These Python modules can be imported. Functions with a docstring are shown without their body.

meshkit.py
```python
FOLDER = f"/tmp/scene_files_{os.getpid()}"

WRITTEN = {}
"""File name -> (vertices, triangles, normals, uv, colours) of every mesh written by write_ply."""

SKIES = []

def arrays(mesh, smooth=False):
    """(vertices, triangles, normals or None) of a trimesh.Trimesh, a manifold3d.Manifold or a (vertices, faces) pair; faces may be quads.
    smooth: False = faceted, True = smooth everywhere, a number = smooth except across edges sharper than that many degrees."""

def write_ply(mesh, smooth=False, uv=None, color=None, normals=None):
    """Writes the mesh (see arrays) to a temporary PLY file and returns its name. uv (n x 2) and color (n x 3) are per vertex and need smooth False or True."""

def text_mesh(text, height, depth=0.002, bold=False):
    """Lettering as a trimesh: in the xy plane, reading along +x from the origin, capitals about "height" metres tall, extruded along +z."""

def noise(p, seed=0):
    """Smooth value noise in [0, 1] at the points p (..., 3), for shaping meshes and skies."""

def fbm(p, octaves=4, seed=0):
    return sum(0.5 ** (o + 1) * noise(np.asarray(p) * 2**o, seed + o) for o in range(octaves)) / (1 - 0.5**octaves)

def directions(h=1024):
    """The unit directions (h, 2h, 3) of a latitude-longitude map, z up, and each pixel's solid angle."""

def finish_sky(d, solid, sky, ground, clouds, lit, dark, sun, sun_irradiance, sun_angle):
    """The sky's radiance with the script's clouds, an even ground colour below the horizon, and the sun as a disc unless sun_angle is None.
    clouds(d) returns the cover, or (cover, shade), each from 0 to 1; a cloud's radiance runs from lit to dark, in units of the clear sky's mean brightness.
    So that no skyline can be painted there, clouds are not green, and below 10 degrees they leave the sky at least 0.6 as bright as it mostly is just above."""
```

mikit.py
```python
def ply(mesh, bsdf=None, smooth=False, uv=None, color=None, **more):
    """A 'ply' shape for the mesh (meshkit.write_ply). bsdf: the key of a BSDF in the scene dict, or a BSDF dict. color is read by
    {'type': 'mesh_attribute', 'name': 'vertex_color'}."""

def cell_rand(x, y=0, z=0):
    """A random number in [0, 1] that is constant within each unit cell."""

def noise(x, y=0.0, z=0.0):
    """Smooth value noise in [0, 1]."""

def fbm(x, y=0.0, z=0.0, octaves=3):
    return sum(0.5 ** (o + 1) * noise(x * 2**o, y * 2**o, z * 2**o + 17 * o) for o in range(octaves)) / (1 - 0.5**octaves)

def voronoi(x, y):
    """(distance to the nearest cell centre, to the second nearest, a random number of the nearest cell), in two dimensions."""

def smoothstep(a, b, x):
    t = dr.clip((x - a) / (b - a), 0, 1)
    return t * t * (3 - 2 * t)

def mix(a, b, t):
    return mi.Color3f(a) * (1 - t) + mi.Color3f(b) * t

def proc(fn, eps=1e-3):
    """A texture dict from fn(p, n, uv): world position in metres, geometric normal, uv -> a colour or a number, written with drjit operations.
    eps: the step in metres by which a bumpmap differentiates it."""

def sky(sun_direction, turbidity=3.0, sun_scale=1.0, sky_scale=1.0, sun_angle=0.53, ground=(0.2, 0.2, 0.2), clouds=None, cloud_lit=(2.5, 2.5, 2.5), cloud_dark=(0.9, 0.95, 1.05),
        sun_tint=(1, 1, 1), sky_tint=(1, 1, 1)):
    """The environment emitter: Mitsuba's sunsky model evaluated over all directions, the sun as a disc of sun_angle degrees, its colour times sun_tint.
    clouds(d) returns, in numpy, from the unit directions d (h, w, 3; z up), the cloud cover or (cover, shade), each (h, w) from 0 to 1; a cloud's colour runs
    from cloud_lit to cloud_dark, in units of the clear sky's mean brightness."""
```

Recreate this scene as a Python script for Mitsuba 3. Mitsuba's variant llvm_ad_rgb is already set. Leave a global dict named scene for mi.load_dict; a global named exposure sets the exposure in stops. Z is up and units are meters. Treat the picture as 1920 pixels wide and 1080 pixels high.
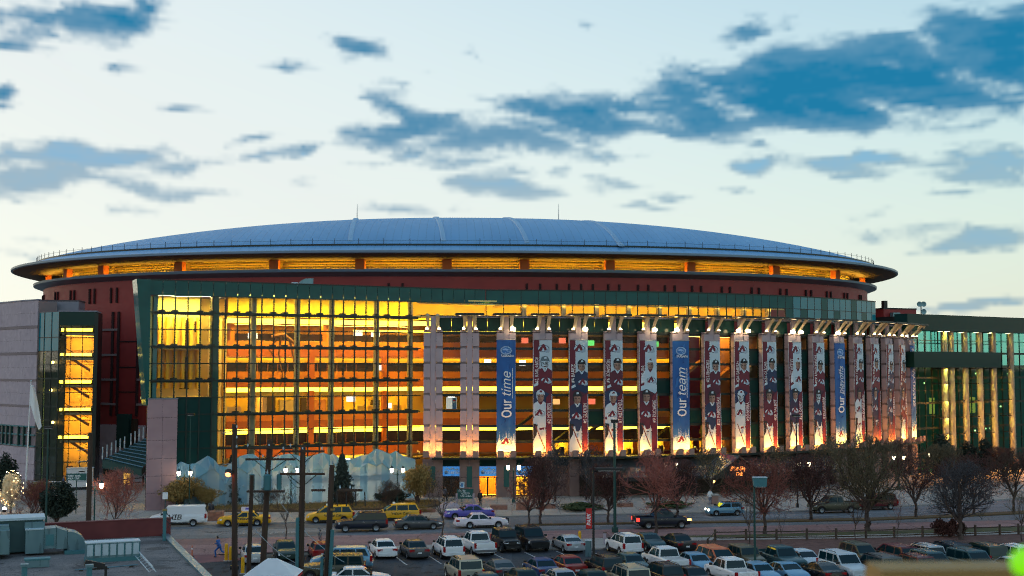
import math, random
import numpy as np, trimesh, manifold3d as m3, shapely.geometry as sg
import mitsuba as mi, drjit as dr
import mikit, meshkit
from mikit import proc, noise, fbm, mix, smoothstep, cell_rand
T = mi.ScalarTransform4f
scene, labels, used = {}, {}, {}
PI = math.pi

# ---------------------------------------------------------------- camera, sky, exposure
PITCH = 0.0673
scene['camera'] = {'type': 'thinlens', 'fov': 45.31, 'fov_axis': 'x', 'near_clip': 0.5, 'far_clip': 6000.0,
                   'aperture_radius': 0.012, 'focus_distance': 140.0,
                   'to_world': T().look_at(origin=[0, 0, 16], target=[0, math.cos(PITCH) * 10, 16 + math.sin(PITCH) * 10], up=[0, 0, 1])}
exposure = 0.0
# clouds: azimuth, elevation, half width, half height (degrees), tilt, strength
CLOUDS = [(-20.60, 15.03, 3.74, 0.90, -0.05, 1.00), (-17.90, 15.54, 2.24, 0.70, -0.10, 1.00), (-16.64, 16.21, 1.37, 0.40, -0.10, 1.00), (-22.12, 14.32, 1.49, 0.50, 0.20, 0.80), (-17.74, 13.58, 0.85, 0.32, -0.00, 0.90), (-10.50, 13.93, 1.30, 0.40, -0.00, 1.00), (-7.17, 14.77, 1.40, 0.50, -0.15, 0.90),
    (3.62, 15.99, 0.85, 0.25, -0.00, 0.80), (-1.64, 14.54, 0.70, 0.32, -0.30, 0.70), (-22.75, 12.01, 0.65, 0.35, 0.20, 1.00), (-22.48, 11.36, 0.60, 0.25, -0.00, 0.70), (-20.01, 9.11, 5.73, 0.85, 0.05, 1.25), (-15.68, 9.03, 2.24, 0.55, 0.10, 1.00), (-21.97, 8.31, 2.37, 0.90, 0.10, 1.20), (-21.51, 7.62, 1.87, 0.35, 0.10, 0.90),
    (-15.66, 7.95, 2.49, 0.35, -0.00, 0.90), (-17.26, 7.32, 1.25, 0.30, 0.20, 0.60), (-10.33, 9.97, 1.99, 0.40, 0.20, 0.95), (-11.91, 10.52, 1.12, 0.25, 0.25, 0.70), (-9.58, 8.70, 0.87, 0.35, 0.20, 0.50), (-15.73, 11.70, 0.90, 0.22, -0.00, 0.40),
    (-5.03, 11.44, 2.74, 1.00, 0.10, 0.95), (-6.52, 10.68, 1.62, 0.55, 0.10, 1.00), (-3.02, 10.66, 3.49, 0.70, 0.15, 1.00), (-0.25, 11.04, 2.12, 0.75, -0.00, 0.90), (3.27, 11.88, 4.73, 1.05, -0.02, 1.30), (1.26, 10.60, 1.49, 0.50, -0.10, 0.90), (-3.01, 9.80, 1.62, 0.37, -0.00, 0.70), (-6.03, 12.44, 1.49, 0.62, 0.40, 0.35),
    (9.25, 12.47, 3.74, 1.54, -0.00, 1.40), (13.38, 12.53, 5.48, 1.74, -0.02, 1.50), (18.06, 12.72, 5.98, 1.79, -0.10, 1.50), (22.32, 13.63, 3.74, 1.87, -0.10, 1.50), (20.81, 14.67, 2.74, 1.05, -0.00, 1.20), (16.72, 14.44, 2.24, 0.65, -0.10, 1.00), (8.26, 11.54, 2.37, 0.75, -0.00, 1.20), (14.79, 11.51, 3.74, 0.70, -0.05, 1.20), (11.01, 15.49, 1.05, 0.55, 0.20, 0.70), (13.43, 15.82, 1.30, 0.35, -0.00, 0.60), (25.72, 14.16, 3.99, 2.24, -0.10, 1.40),
    (-0.38, 8.70, 2.12, 0.67, -0.10, 1.10), (2.13, 9.19, 0.60, 0.25, -0.00, 0.90), (4.76, 8.67, 1.49, 0.35, -0.05, 0.90), (7.49, 8.14, 1.05, 0.17, 0.03, 0.90), (-5.13, 7.56, 1.69, 0.37, -0.00, 0.85), (-2.63, 7.58, 0.85, 0.22, -0.00, 0.50), (4.02, 10.16, 1.49, 0.30, 0.10, 0.40),
    (11.53, 9.33, 1.05, 0.27, -0.00, 1.00), (14.28, 9.40, 2.74, 0.42, -0.10, 0.85), (16.62, 9.60, 2.12, 0.32, -0.02, 1.00), (15.21, 8.95, 1.25, 0.25, -0.20, 0.60), (10.55, 8.39, 0.85, 0.15, -0.10, 0.90), (20.88, 8.60, 1.99, 0.50, -0.20, 0.90), (22.20, 9.10, 1.99, 0.50, -0.20, 0.90), (20.24, 9.40, 1.12, 0.22, -0.10, 0.80), (19.98, 7.84, 0.70, 0.15, -0.00, 0.70), (11.37, 10.25, 0.55, 0.17, -0.00, 0.60), (6.12, 7.62, 0.87, 0.15, -0.00, 0.50),
    (16.78, 6.08, 2.24, 0.45, -0.05, 0.85), (18.83, 6.08, 1.54, 0.40, -0.10, 0.95), (20.82, 5.86, 2.86, 0.50, 0.05, 1.10), (20.15, 5.42, 2.49, 0.20, -0.00, 0.90), (16.57, 6.99, 1.05, 0.22, 0.10, 0.70), (19.64, 2.81, 1.20, 0.20, -0.00, 0.90), (22.05, 2.95, 1.74, 0.12, -0.00, 0.90), (-21.24, 5.22, 1.49, 0.35, -0.00, 0.35)]

def clouds(d):
    az = np.degrees(np.arctan2(d[..., 0], d[..., 1])); el = np.degrees(np.arcsin(np.clip(d[..., 2], -1, 1)))
    wx, wy = meshkit.fbm(np.stack([az * .5, el * .9, az * 0 + 9.0], -1), 4, 21) - .5, meshkit.fbm(np.stack([az * .5, el * .9, az * 0 + 4.0], -1), 4, 31) - .5
    P = np.stack([(az + 1.2 * el) * .45 + wx * 1.5, el * 1.7 + wy * 1.3, az * 0 + 3.0], -1)
    n = sum(.62 ** o * (meshkit.noise(P * [1.9 ** o, 2.1 ** o, 1], 3 + o) - .5) for o in range(6)) * .62; n2 = meshkit.fbm(P * .42 + 7.7, 4, 11) - .5
    f = np.full(az.shape, -1.0)
    for a, e, rx, ry, tl, st in CLOUDS:
        dx, dy = az - a + wx * 1.5, el - e + wy * .9
        q = (dx / rx) ** 2 + ((dy - tl * dx) / ry) ** 2
        f = np.maximum(f, np.maximum(st * (1 - q * .62), -1))
    out = np.clip((np.abs(az) - 24) / 4, 0, 1) + np.clip((el - 18.5) / 3, 0, 1)      # the same broken cloud goes on round the sky
    gen = 3.2 * (meshkit.fbm(np.stack([az * .11, el * .32, az * 0 + 1.5], -1), 4, 5) - .56)
    f = np.where(out > 0, np.maximum(f, gen * np.minimum(out, 1) - (1 - np.minimum(out, 1))), f)
    c = np.clip((f + 1.55 * n + .9 * n2 - .02) / 1.05, 0, 1); c = c * c * (3 - 2 * c)
    veil = .82 * np.clip(1.14 - el / 27 - .017 * np.clip(az, -30, 30), .10, 1)          # thin even cirrus under the blue
    dens = np.clip((f + 1.0 * n - .1) / 1.4, 0, 1)
    cc = c * (.66 + .34 * dens)
    cc = cc * (.69 + .31 * np.clip((el - 8.5) / 3, 0, 1))
    cover = veil + (1 - veil) * cc
    return cover, cc / np.maximum(cover, 1e-6)

scene['sky'] = mikit.sky((-.9, .62, .07), turbidity=3.0, sun_scale=0.0, sky_scale=16.8, clouds=clouds, cloud_lit=(1.66, 1.72, 1.74), cloud_dark=(.03, .43, .82), sky_tint=(.78, 1.02, 1.26), ground=(.12, .12, .12))
scene['sky']['sampling_weight'] = 18.0

# ---------------------------------------------------------------- materials
def mat(name, c, r=.6, metal=0.0, spec=.5, **k):
    d = {'type': 'principled', 'base_color': c if isinstance(c, dict) else {'type': 'rgb', 'value': list(c)}, 'roughness': r, 'metallic': metal, 'specular': spec, **k}
    scene['mat_' + name] = {'type': 'twosided', 'bsdf': d}
def vary(a, b, k=1.0, k2=None, octv=3):
    return proc(lambda p, n, uv: mix(a, b, smoothstep(.25, .75, fbm(p.x * k, p.y * k, p.z * (k2 or k), octv))))
def bump(name, base, fn, h):
    scene['mat_' + name] = {'type': 'twosided', 'bsdf': {'type': 'bumpmap', 'arbitrary': proc(fn, .02), 'scale': h, 'bsdf': base}}
mat('ground', vary((.10, .09, .075), (.16, .14, .11), .15), .95)
def lot_fn(p, n, uv):
    c = mix((.020, .024, .032), (.046, .050, .058), fbm(p.x * .35, p.y * .5, 0, 3)) * (.75 + .5 * noise(p.x * 9, p.y * 9))
    crack = dr.minimum(dr.abs(fbm(p.x * .22, p.y * .22, 4, 4) - .5), dr.abs(fbm(p.x * .3, p.y * .12, 9, 4) - .47))
    oil = smoothstep(.68, .74, fbm(p.x * .9, p.y * .9, 21, 2))
    return dr.select(crack < .0028, c * .45, c) * (1 - .5 * oil) * dr.select(cell_rand(p.x / 7.3, p.y / 11.0) > .86, 1.35, 1.0)
mat('lot', proc(lot_fn), .85)
def road_fn(p, n, uv):
    base = mix((.120, .125, .14), (.170, .172, .185), fbm(p.x * .12, p.y * .5, 0, 3))
    near = mix((.225, .125, .122), (.30, .165, .150), fbm(p.x * .2, p.y * .6, 5, 3))        # red lamp light on the near lane, put into its colour
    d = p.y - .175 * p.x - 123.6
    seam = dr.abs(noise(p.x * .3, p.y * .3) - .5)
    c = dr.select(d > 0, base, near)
    patch = cell_rand(p.x / 9.0, (p.y - .19 * p.x) / 2.6)
    track = noise(p.x * .05, (p.y - .19 * p.x) * 1.4, 3)
    c = c * dr.select(patch > .9, .78, dr.select(patch < .06, 1.18, 1.0)) * (.86 + .28 * track)
    return c * (.80 + .34 * noise(p.x * 6, p.y * 6)) * dr.select(seam < .010, .55, 1.0)
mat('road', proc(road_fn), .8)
mat('paving', proc(lambda p, n, uv: mix((.26, .225, .20), (.36, .32, .29), fbm(p.x * .5, p.y * .5, 0, 3)) * dr.select((dr.abs(p.x / 1.8 - dr.round(p.x / 1.8)) < .02) | (dr.abs(p.y / 1.8 - dr.round(p.y / 1.8)) < .02), .6, 1.0)), .85)
mat('kerb', (.30, .28, .27), .85)
mat('mulch', proc(lambda p, n, uv: mix((.075, .038, .032), (.17, .085, .07), fbm(p.x * 3, p.y * 3, 0, 3))), .95)
mat('grass', proc(lambda p, n, uv: mix((.045, .052, .022), (.11, .09, .04), fbm(p.x * 1.3, p.y * 1.3, 0, 3))), .95)
mat('dirt', proc(lambda p, n, uv: mix((.14, .075, .04), (.09, .07, .035), fbm(p.x * 1.1, p.y * 1.6, 2, 3))), .95)
mat('apron', vary((.21, .085, .085), (.15, .07, .075), .6), .85)
mat('paint', proc(lambda p, n, uv: mix((.25, .25, .26), (.6, .6, .6), noise(p.x * 5, p.y * 5))), .7)
def roofing_fn(p, n, uv):
    u, v = p.x * .923 + p.y * .384, p.y * .923 - p.x * .384
    c = mix((.085, .085, .09), (.21, .18, .175), fbm(p.x * .7, p.y * .7, 0, 4)) * (.75 + .5 * noise(p.x * 14, p.y * 14))
    crack = dr.abs(fbm(p.x * .5, p.y * .5, 3, 4) - .5)
    stain = smoothstep(.60, .66, fbm(p.x * .55, p.y * .9, 12, 3))
    lap = dr.abs(v / 1.9 - dr.round(v / 1.9)) < .018
    return dr.select((crack < .006) | lap, c * .5, c) * (1 - .45 * stain)
mat('roofing', proc(roofing_fn), .9)
mat('parapet', vary((.12, .018, .022), (.16, .028, .03), 1.2), .6)
mat('dome', proc(lambda p, n, uv: mix((.085, .27, .50), (.125, .34, .60), fbm(p.x * .25, p.y * .06, 0, 3)) * dr.select(dr.abs(p.x * .8 + .04 * p.y - dr.round(p.x * .8 + .04 * p.y)) < .05, .86, 1.0)), .45, .1)
mat('gutter', (.13, .20, .28), .4, .5)
mat('rib', (.20, .38, .57), .45, .1)
mat('soffit', (.13, .09, .055), .7)
mat('redwall', proc(lambda p, n, uv: mix((.225, .020, .022), (.30, .032, .030), fbm(p.x * .4, p.z * .25, p.y * .4, 3))), .55)
mat('slot', (.03, .008, .01), .9)
mat('stone', proc(lambda p, n, uv: mix((.36, .295, .335), (.46, .38, .42), fbm(p.x * 1.5, p.z * 1.5, p.y * 1.5, 3))), .75)
mat('stonebrown', proc(lambda p, n, uv: mix((.20, .13, .12), (.29, .19, .17), fbm(p.x * 1.5, p.z * 1.5, p.y * 1.5, 3))), .75)
mat('stoneviolet', proc(lambda p, n, uv: mix((.33, .20, .22), (.42, .27, .29), fbm(p.x * .8, p.z * 1.5, p.y * .8, 3))), .7)
mat('joint', (.10, .07, .08), .9)
mat('band', (.22, .17, .18), .7)
mat('bluegrey', (.20, .20, .25), .5)
mat('mullion', (.020, .030, .030), .35, .5)
mat('truss', (.022, .030, .030), .45, .3)
mat('spandrel', proc(lambda p, n, uv: mix((.006, .070, .075), (.018, .115, .105), fbm(p.x * .5, p.z * .8, p.y * .5, 3))), .09, 0, .16)
mat('spandreldark', (.010, .045, .042), .12, 0, .14)
mat('tealglass', (.012, .19, .24), .06, 0, .45)
mat('column', vary((.20, .19, .14), (.28, .26, .19), 1.5), .6)
mat('concrete', (.36, .34, .31), .8)
mat('orange', (.72, .23, .025), .6)
mat('darkorange', (.50, .12, .018), .6)
mat('ochre', (.85, .58, .07), .7)
mat('cream', (.82, .62, .22), .7)
mat('amber', (.50, .25, .04), .7)
mat('interior', (.30, .24, .15), .8)
mat('intdark', (.035, .022, .014), .5)
mat('intwood', (.34, .13, .04), .6)
mat('redsign', (.55, .02, .02), .5)
mat('black', (.012, .012, .013), .5)
mat('rubber', (.014, .014, .015), .85)
mat('chrome', (.55, .57, .60), .22, 1.0)
mat('steel', (.30, .32, .34), .4, .9)
mat('strutpaint', (.42, .40, .28), .5)
mat('galv', proc(lambda p, n, uv: mix((.10, .20, .25), (.19, .31, .35), fbm(p.x * 2, p.z * .5, p.y * 2, 4)) * dr.select(noise(p.x * 5, p.y * 5, p.z * .8) > .78, .72, 1.0)), .35, .55)
mat('galvwhite', (.40, .50, .56), .45)
mat('greenmetal', (.012, .06, .055), .4, .2)
mat('teal', (.05, .18, .21), .5, .2)
mat('awningmetal', proc(lambda p, n, uv: mix((.30, .32, .32), (.42, .44, .44), noise(p.x * 2, p.y * 2, p.z * 2))), .13, .9)
mat('white', (.78, .79, .80), .5)
mat('ink', (.02, .02, .02), .6)
mat('signblue', (.06, .22, .50), .4)
mat('signgreen', (.015, .10, .09), .5)
mat('wood', proc(lambda p, n, uv: mix((.035, .022, .016), (.075, .045, .03), noise(p.x * 6, p.y * 6, p.z * .7))), .85)
mat('railwood', (.34, .19, .05), .6)
mat('fencewood', proc(lambda p, n, uv: mix((.05, .035, .026), (.11, .075, .055), noise(p.x * 5, p.y * 5, p.z * 5))), .9)
mat('bark', proc(lambda p, n, uv: mix((.045, .03, .026), (.10, .07, .06), noise(p.x * 9, p.y * 9, p.z * 2))), .9)
for nm, c in dict(twigred=(.20, .062, .046), twigmaroon=(.085, .034, .028), twigbrown=(.07, .042, .03), twigolive=(.11, .086, .048), twiggrey=(.06, .055, .06), twigpink=(.33, .11, .085), straw=(.28, .18, .055), leafdark=(.018, .032, .022), leafgreen=(.05, .075, .025), needle=(.040, .060, .050), blossom=(.85, .72, .48)).items():
    mat(nm, c, .85)
mat('brick', vary((.30, .13, .09), (.40, .19, .13), 4), .85)
mat('pot', (.34, .20, .16), .8)
mat('skin', (.48, .28, .20), .6)
mat('print', {'type': 'mesh_attribute', 'name': 'vertex_color'}, .55)
mat('clothblue', proc(lambda p, n, uv: mix((.006, .060, .27), (.020, .145, .43), fbm(p.x * 1.3 + p.y * 1.3, p.z * .5, 0, 4))), .55)
mat('clothmaroon', (.19, .018, .045), .55)
mat('clothwhite', (.46, .58, .66), .55)
mat('letterwhite', (.82, .84, .86), .55)
mat('carglass', (.003, .022, .030), .04, 0, .36)
for nm, c in dict(white=(.74, .75, .77), silver=(.42, .45, .48), grey=(.085, .09, .10), black=(.010, .011, .013), blue=(.03, .06, .17), skyblue=(.17, .36, .52), teal=(.045, .105, .12), green=(.02, .045, .035), red=(.28, .025, .02), maroon=(.12, .015, .022), orange=(.62, .15, .05), beige=(.42, .39, .31), yellow=(.80, .40, .012), purple=(.13, .11, .48), olive=(.09, .085, .055), pinkwhite=(.76, .68, .74), pale=(.50, .56, .60), navy=(.012, .018, .035)).items():
    mat('car' + nm, c, .28, .35 if nm in ('silver', 'grey', 'beige', 'teal', 'skyblue') else 0.0, .35, clearcoat=.4, clearcoat_gloss=.95)
mat('taillight', (.35, .01, .012), .15)
mat('lampglass', (.75, .77, .78), .12)
scene['mat_pane'] = {'type': 'thindielectric', 'int_ior': 1.2, 'specular_transmittance': {'type': 'rgb', 'value': [.93, .95, .90]}}
scene['mat_paneteal'] = {'type': 'thindielectric', 'int_ior': 1.3, 'specular_transmittance': {'type': 'rgb', 'value': [.13, .57, .50]}}
scene['mat_panemid'] = {'type': 'thindielectric', 'int_ior': 1.35, 'specular_transmittance': {'type': 'rgb', 'value': [.50, .74, .62]}}
scene['mat_frost'] = {'type': 'principledthin', 'base_color': {'type': 'rgb', 'value': [.34, .60, .78]}, 'roughness': .6, 'diff_trans': .9, 'spec_trans': 0.0}
scene['mat_frostpale'] = {'type': 'principledthin', 'base_color': {'type': 'rgb', 'value': [.55, .72, .82]}, 'roughness': .6, 'diff_trans': 1.0, 'spec_trans': 0.0}
scene['mat_frostdeep'] = {'type': 'principledthin', 'base_color': {'type': 'rgb', 'value': [.24, .52, .72]}, 'roughness': .6, 'diff_trans': .8, 'spec_trans': 0.0}

# ---------------------------------------------------------------- mesh helpers
def join(ms):
    V, F, n = [], [], 0
    for v, f in ms:
        V.append(np.asarray(v, float)); F.append(np.asarray(f, int) + n); n += len(V[-1])
    return np.vstack(V), np.vstack(F)
BF = np.array([[0, 2, 1], [0, 3, 2], [4, 5, 6], [4, 6, 7], [0, 1, 5], [0, 5, 4], [1, 2, 6], [1, 6, 5], [2, 3, 7], [2, 7, 6], [3, 0, 4], [3, 4, 7]])
def box(x0, x1, y0, y1, z0, z1):
    return np.array([[x0, y0, z0], [x1, y0, z0], [x1, y1, z0], [x0, y1, z0], [x0, y0, z1], [x1, y0, z1], [x1, y1, z1], [x0, y1, z1]], float), BF
def hexa(p8): return np.array(p8, float), BF
def rot(m, a, o=(0, 0, 0)):
    v = np.array(m[0], float); c, s = math.cos(a), math.sin(a)
    return np.c_[v[:, 0] * c - v[:, 1] * s + o[0], v[:, 0] * s + v[:, 1] * c + o[1], v[:, 2] + o[2]], m[1]
def move(m, o): return np.asarray(m[0], float) + np.array(o), m[1]
def tube(pts, rad, sides=6, cap=True):
    p = np.asarray(pts, float); n = len(p)
    rad = np.broadcast_to(np.asarray(rad, float), (n,))
    t = np.gradient(p, axis=0); t /= np.linalg.norm(t, axis=1, keepdims=True) + 1e-12
    up = np.array([0, 0, 1.0]) if abs(t[0, 2]) < .9 else np.array([1.0, 0, 0])
    a = np.cross(t, up); a /= np.linalg.norm(a, axis=1, keepdims=True) + 1e-12
    b = np.cross(t, a); an = np.arange(sides) * 2 * PI / sides
    v = p[:, None] + rad[:, None, None] * (np.cos(an)[None, :, None] * a[:, None] + np.sin(an)[None, :, None] * b[:, None])
    f = []
    for i in range(n - 1):
        for j in range(sides):
            k = (j + 1) % sides
            f += [[i * sides + j, (i + 1) * sides + j, (i + 1) * sides + k], [i * sides + j, (i + 1) * sides + k, i * sides + k]]
    v = v.reshape(-1, 3)
    if cap:
        for e, base in ((0, 0), (n - 1, (n - 1) * sides)):
            for j in range(1, sides - 1):
                f.append([base, base + j, base + j + 1] if e == 0 else [base, base + j + 1, base + j])
    return v, np.array(f)
def lathe(prof, n=16, o=(0, 0, 0)):
    pr = np.asarray(prof, float); an = np.arange(n) * 2 * PI / n; m = len(pr)
    v = np.stack([pr[:, None, 0] * np.cos(an), pr[:, None, 0] * np.sin(an), np.repeat(pr[:, 1:2], n, 1)], -1).reshape(-1, 3) + np.array(o)
    f = []
    for i in range(m - 1):
        for j in range(n):
            k = (j + 1) % n
            f += [[i * n + j, i * n + k, (i + 1) * n + k], [i * n + j, (i + 1) * n + k, (i + 1) * n + j]]
    return v, np.array(f)
def quad(a, b, c, d): return np.array([a, b, c, d], float), np.array([[0, 1, 2], [0, 2, 3]])
def poly_prism(pts, z0, z1):
    m = trimesh.creation.extrude_polygon(sg.Polygon(pts), z1 - z0, engine='earcut')
    return np.array(m.vertices) + [0, 0, z0], np.array(m.faces)
def ball(r, o, sub=2, sc=(1, 1, 1)):
    m = trimesh.creation.icosphere(subdivisions=sub, radius=r)
    return np.array(m.vertices) * np.array(sc) + np.array(o), np.array(m.faces)
class Frame:
    """A vertical wall: t along it, n out of it (towards the street), z up."""
    def __init__(s, o, a): s.o, s.a, s.c, s.s = o, a, math.cos(a), math.sin(a)
    def p(s, t, n, z): return [s.o[0] + t * s.c + n * s.s, s.o[1] + t * s.s - n * s.c, z]
    def box(s, t0, t1, n0, n1, z0, z1):
        return hexa([s.p(t0, n1, z0), s.p(t1, n1, z0), s.p(t1, n0, z0), s.p(t0, n0, z0), s.p(t0, n1, z1), s.p(t1, n1, z1), s.p(t1, n0, z1), s.p(t0, n0, z1)])
    def quad(s, t0, t1, n, z0, z1): return quad(s.p(t0, n, z0), s.p(t1, n, z0), s.p(t1, n, z1), s.p(t0, n, z1))
    def down(s, t0, t1, n0, n1, z): return quad(s.p(t0, n1, z), s.p(t0, n0, z), s.p(t1, n0, z), s.p(t1, n1, z))
    def up(s, t0, t1, n0, n1, z): return quad(s.p(t0, n0, z), s.p(t0, n1, z), s.p(t1, n1, z), s.p(t1, n0, z))
    def put(s, m, t=0, n=0, z=0):
        """A mesh drawn in x (along), y (up), z (out)."""
        v = np.asarray(m[0] if isinstance(m, tuple) else m.vertices, float); f = np.asarray(m[1] if isinstance(m, tuple) else m.faces)
        return np.array([s.p(t + a, n + c, z + b) for a, b, c in v]), f
def uniq(k):
    n = used.get(k, -1) + 1; used[k] = n
    return k if n == 0 else f'{k}_{n:03d}'
def thing(name, label, cat, group=None):
    k = uniq(name); labels[k] = {'label': label, 'category': cat}
    if group: labels[k]['group'] = group
    return k
def add(parent, name, mesh, m, smooth=False, emit=None, sw=1.0, color=None, kind=None, label=None, raw=None):
    k = uniq(parent + '__' + name if parent else name)
    d = mikit.ply(mesh, 'mat_' + m, smooth=smooth, color=color) if raw is None else raw
    if emit is not None:
        d['emitter'] = {'type': 'area', 'radiance': {'type': 'rgb', 'value': [float(x) for x in emit]}, 'sampling_weight': float(sw)}
    scene[k] = d
    if kind or label: labels[k] = {**({'kind': kind} if kind else {}), **({'label': label} if label else {})}
    return k
def struct(name, mesh, m, label=None, kind='structure', smooth=False):
    k = add(None, name, mesh, m, smooth=smooth); labels[k] = {'kind': kind, **({'label': label} if label else {})}
    return k
def text(s, h, depth=.012, sx=1.0, slant=0.0, bold=True):
    m = meshkit.text_mesh(s, h, depth, bold); v = np.array(m.vertices)
    v[:, 0] = v[:, 0] * sx + v[:, 1] * slant
    return v, np.array(m.faces)
# ---------------------------------------------------------------- ground, road, pavements
def sheet(pts, z):
    return poly_prism(pts, z - .03, z)
gm = quad([-3000, -200, -.12], [3000, -200, -.12], [3000, 5000, -.12], [-3000, 5000, -.12])
struct('ground', gm, 'ground')
FARCURB = [(-110, 113.8), (-33.78, 127.68), (-20.33, 131.24), (2.35, 136.49), (34.08, 141.37), (53.11, 148.95), (64.41, 155.75), (112, 196)]
NEAREDGE = [(-110, 90), (-26, 108.5), (-15.27, 111.10), (-12.56, 112.43), (7.10, 118.06), (22.80, 120.52), (35.99, 123.08), (52.19, 126.39), (112, 140)]
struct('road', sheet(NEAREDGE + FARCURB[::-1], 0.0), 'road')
struct('plaza', poly_prism(FARCURB + [(150, 330), (-150, 330)], -.1, .13), 'paving')
def along(pl, off):
    P = np.array(pl); t = np.gradient(P, axis=0); t /= np.linalg.norm(t, axis=1, keepdims=True)
    return [tuple(p) for p in P + off * np.c_[-t[:, 1], t[:, 0]]]
struct('kerb', poly_prism(along(FARCURB, -.16) + FARCURB[::-1], -.1, .135), 'kerb')
MF = [(1.38, 128.77), (24.98, 131.94), (39.30, 134.29), (48.91, 137.24), (58.20, 140.84), (112, 158)]
MN = [(1.38, 128.11), (24.71, 130.56), (38.74, 132.40), (48.20, 135.26), (57.23, 138.50), (112, 154)]
struct('median', poly_prism(MN + MF[::-1], -.1, .14), 'dirt')
struct('sidewalk', poly_prism([(-15.12, 109.97), (-12.34, 110.45), (8.11, 111.10), (9.93, 115.53), (22.05, 116.60), (34.51, 118.06), (49.90, 120.91), (112, 133), (112, 137), (50.81, 123.08), (35.23, 120.52), (22.44, 118.62), (9.64, 118.06), (7.08, 117.69), (-12.52, 112.09), (-15.23, 110.77)], -.1, .13), 'paving')
struct('grass_verge', poly_prism([(9.65, 118.21), (22.45, 118.70), (35.26, 120.60), (50.84, 123.16), (112, 137.2), (112, 139.6), (52.12, 126.22), (35.95, 122.96), (22.78, 120.40), (9.69, 118.66)], -.1, .14), 'grass')
struct('mulch_bed', poly_prism([(9.92, 115.46), (11.39, 110.45), (17.20, 108.23), (21.02, 106.40), (30.89, 105.80), (44.11, 107.00), (112, 116), (112, 132.8), (49.85, 120.79), (34.49, 117.99), (22.04, 116.53)], -.1, .16), 'mulch')
lot = struct('parking_lot', sheet([(-60, 60), (95, 60), (95, 112), (44.24, 107.31), (30.98, 106.10), (21.08, 106.70), (17.22, 108.38), (11.37, 110.32), (9.91, 115.32), (8.10, 110.97), (-12.32, 110.32), (-15.09, 109.81), (-22.13, 105.21), (-30, 102)], .006), 'lot')
struct('driveway', sheet([(-34, 96), (-32, 107), (-26, 108.4), (-22.20, 105.51), (-30, 101.6), (-30, 85), (-34, 85)], .012), 'apron')
U = np.array([-.285, .9585]); R_ = np.array([.9585, .285])           # stall direction (away from the street corner) and across it
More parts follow.
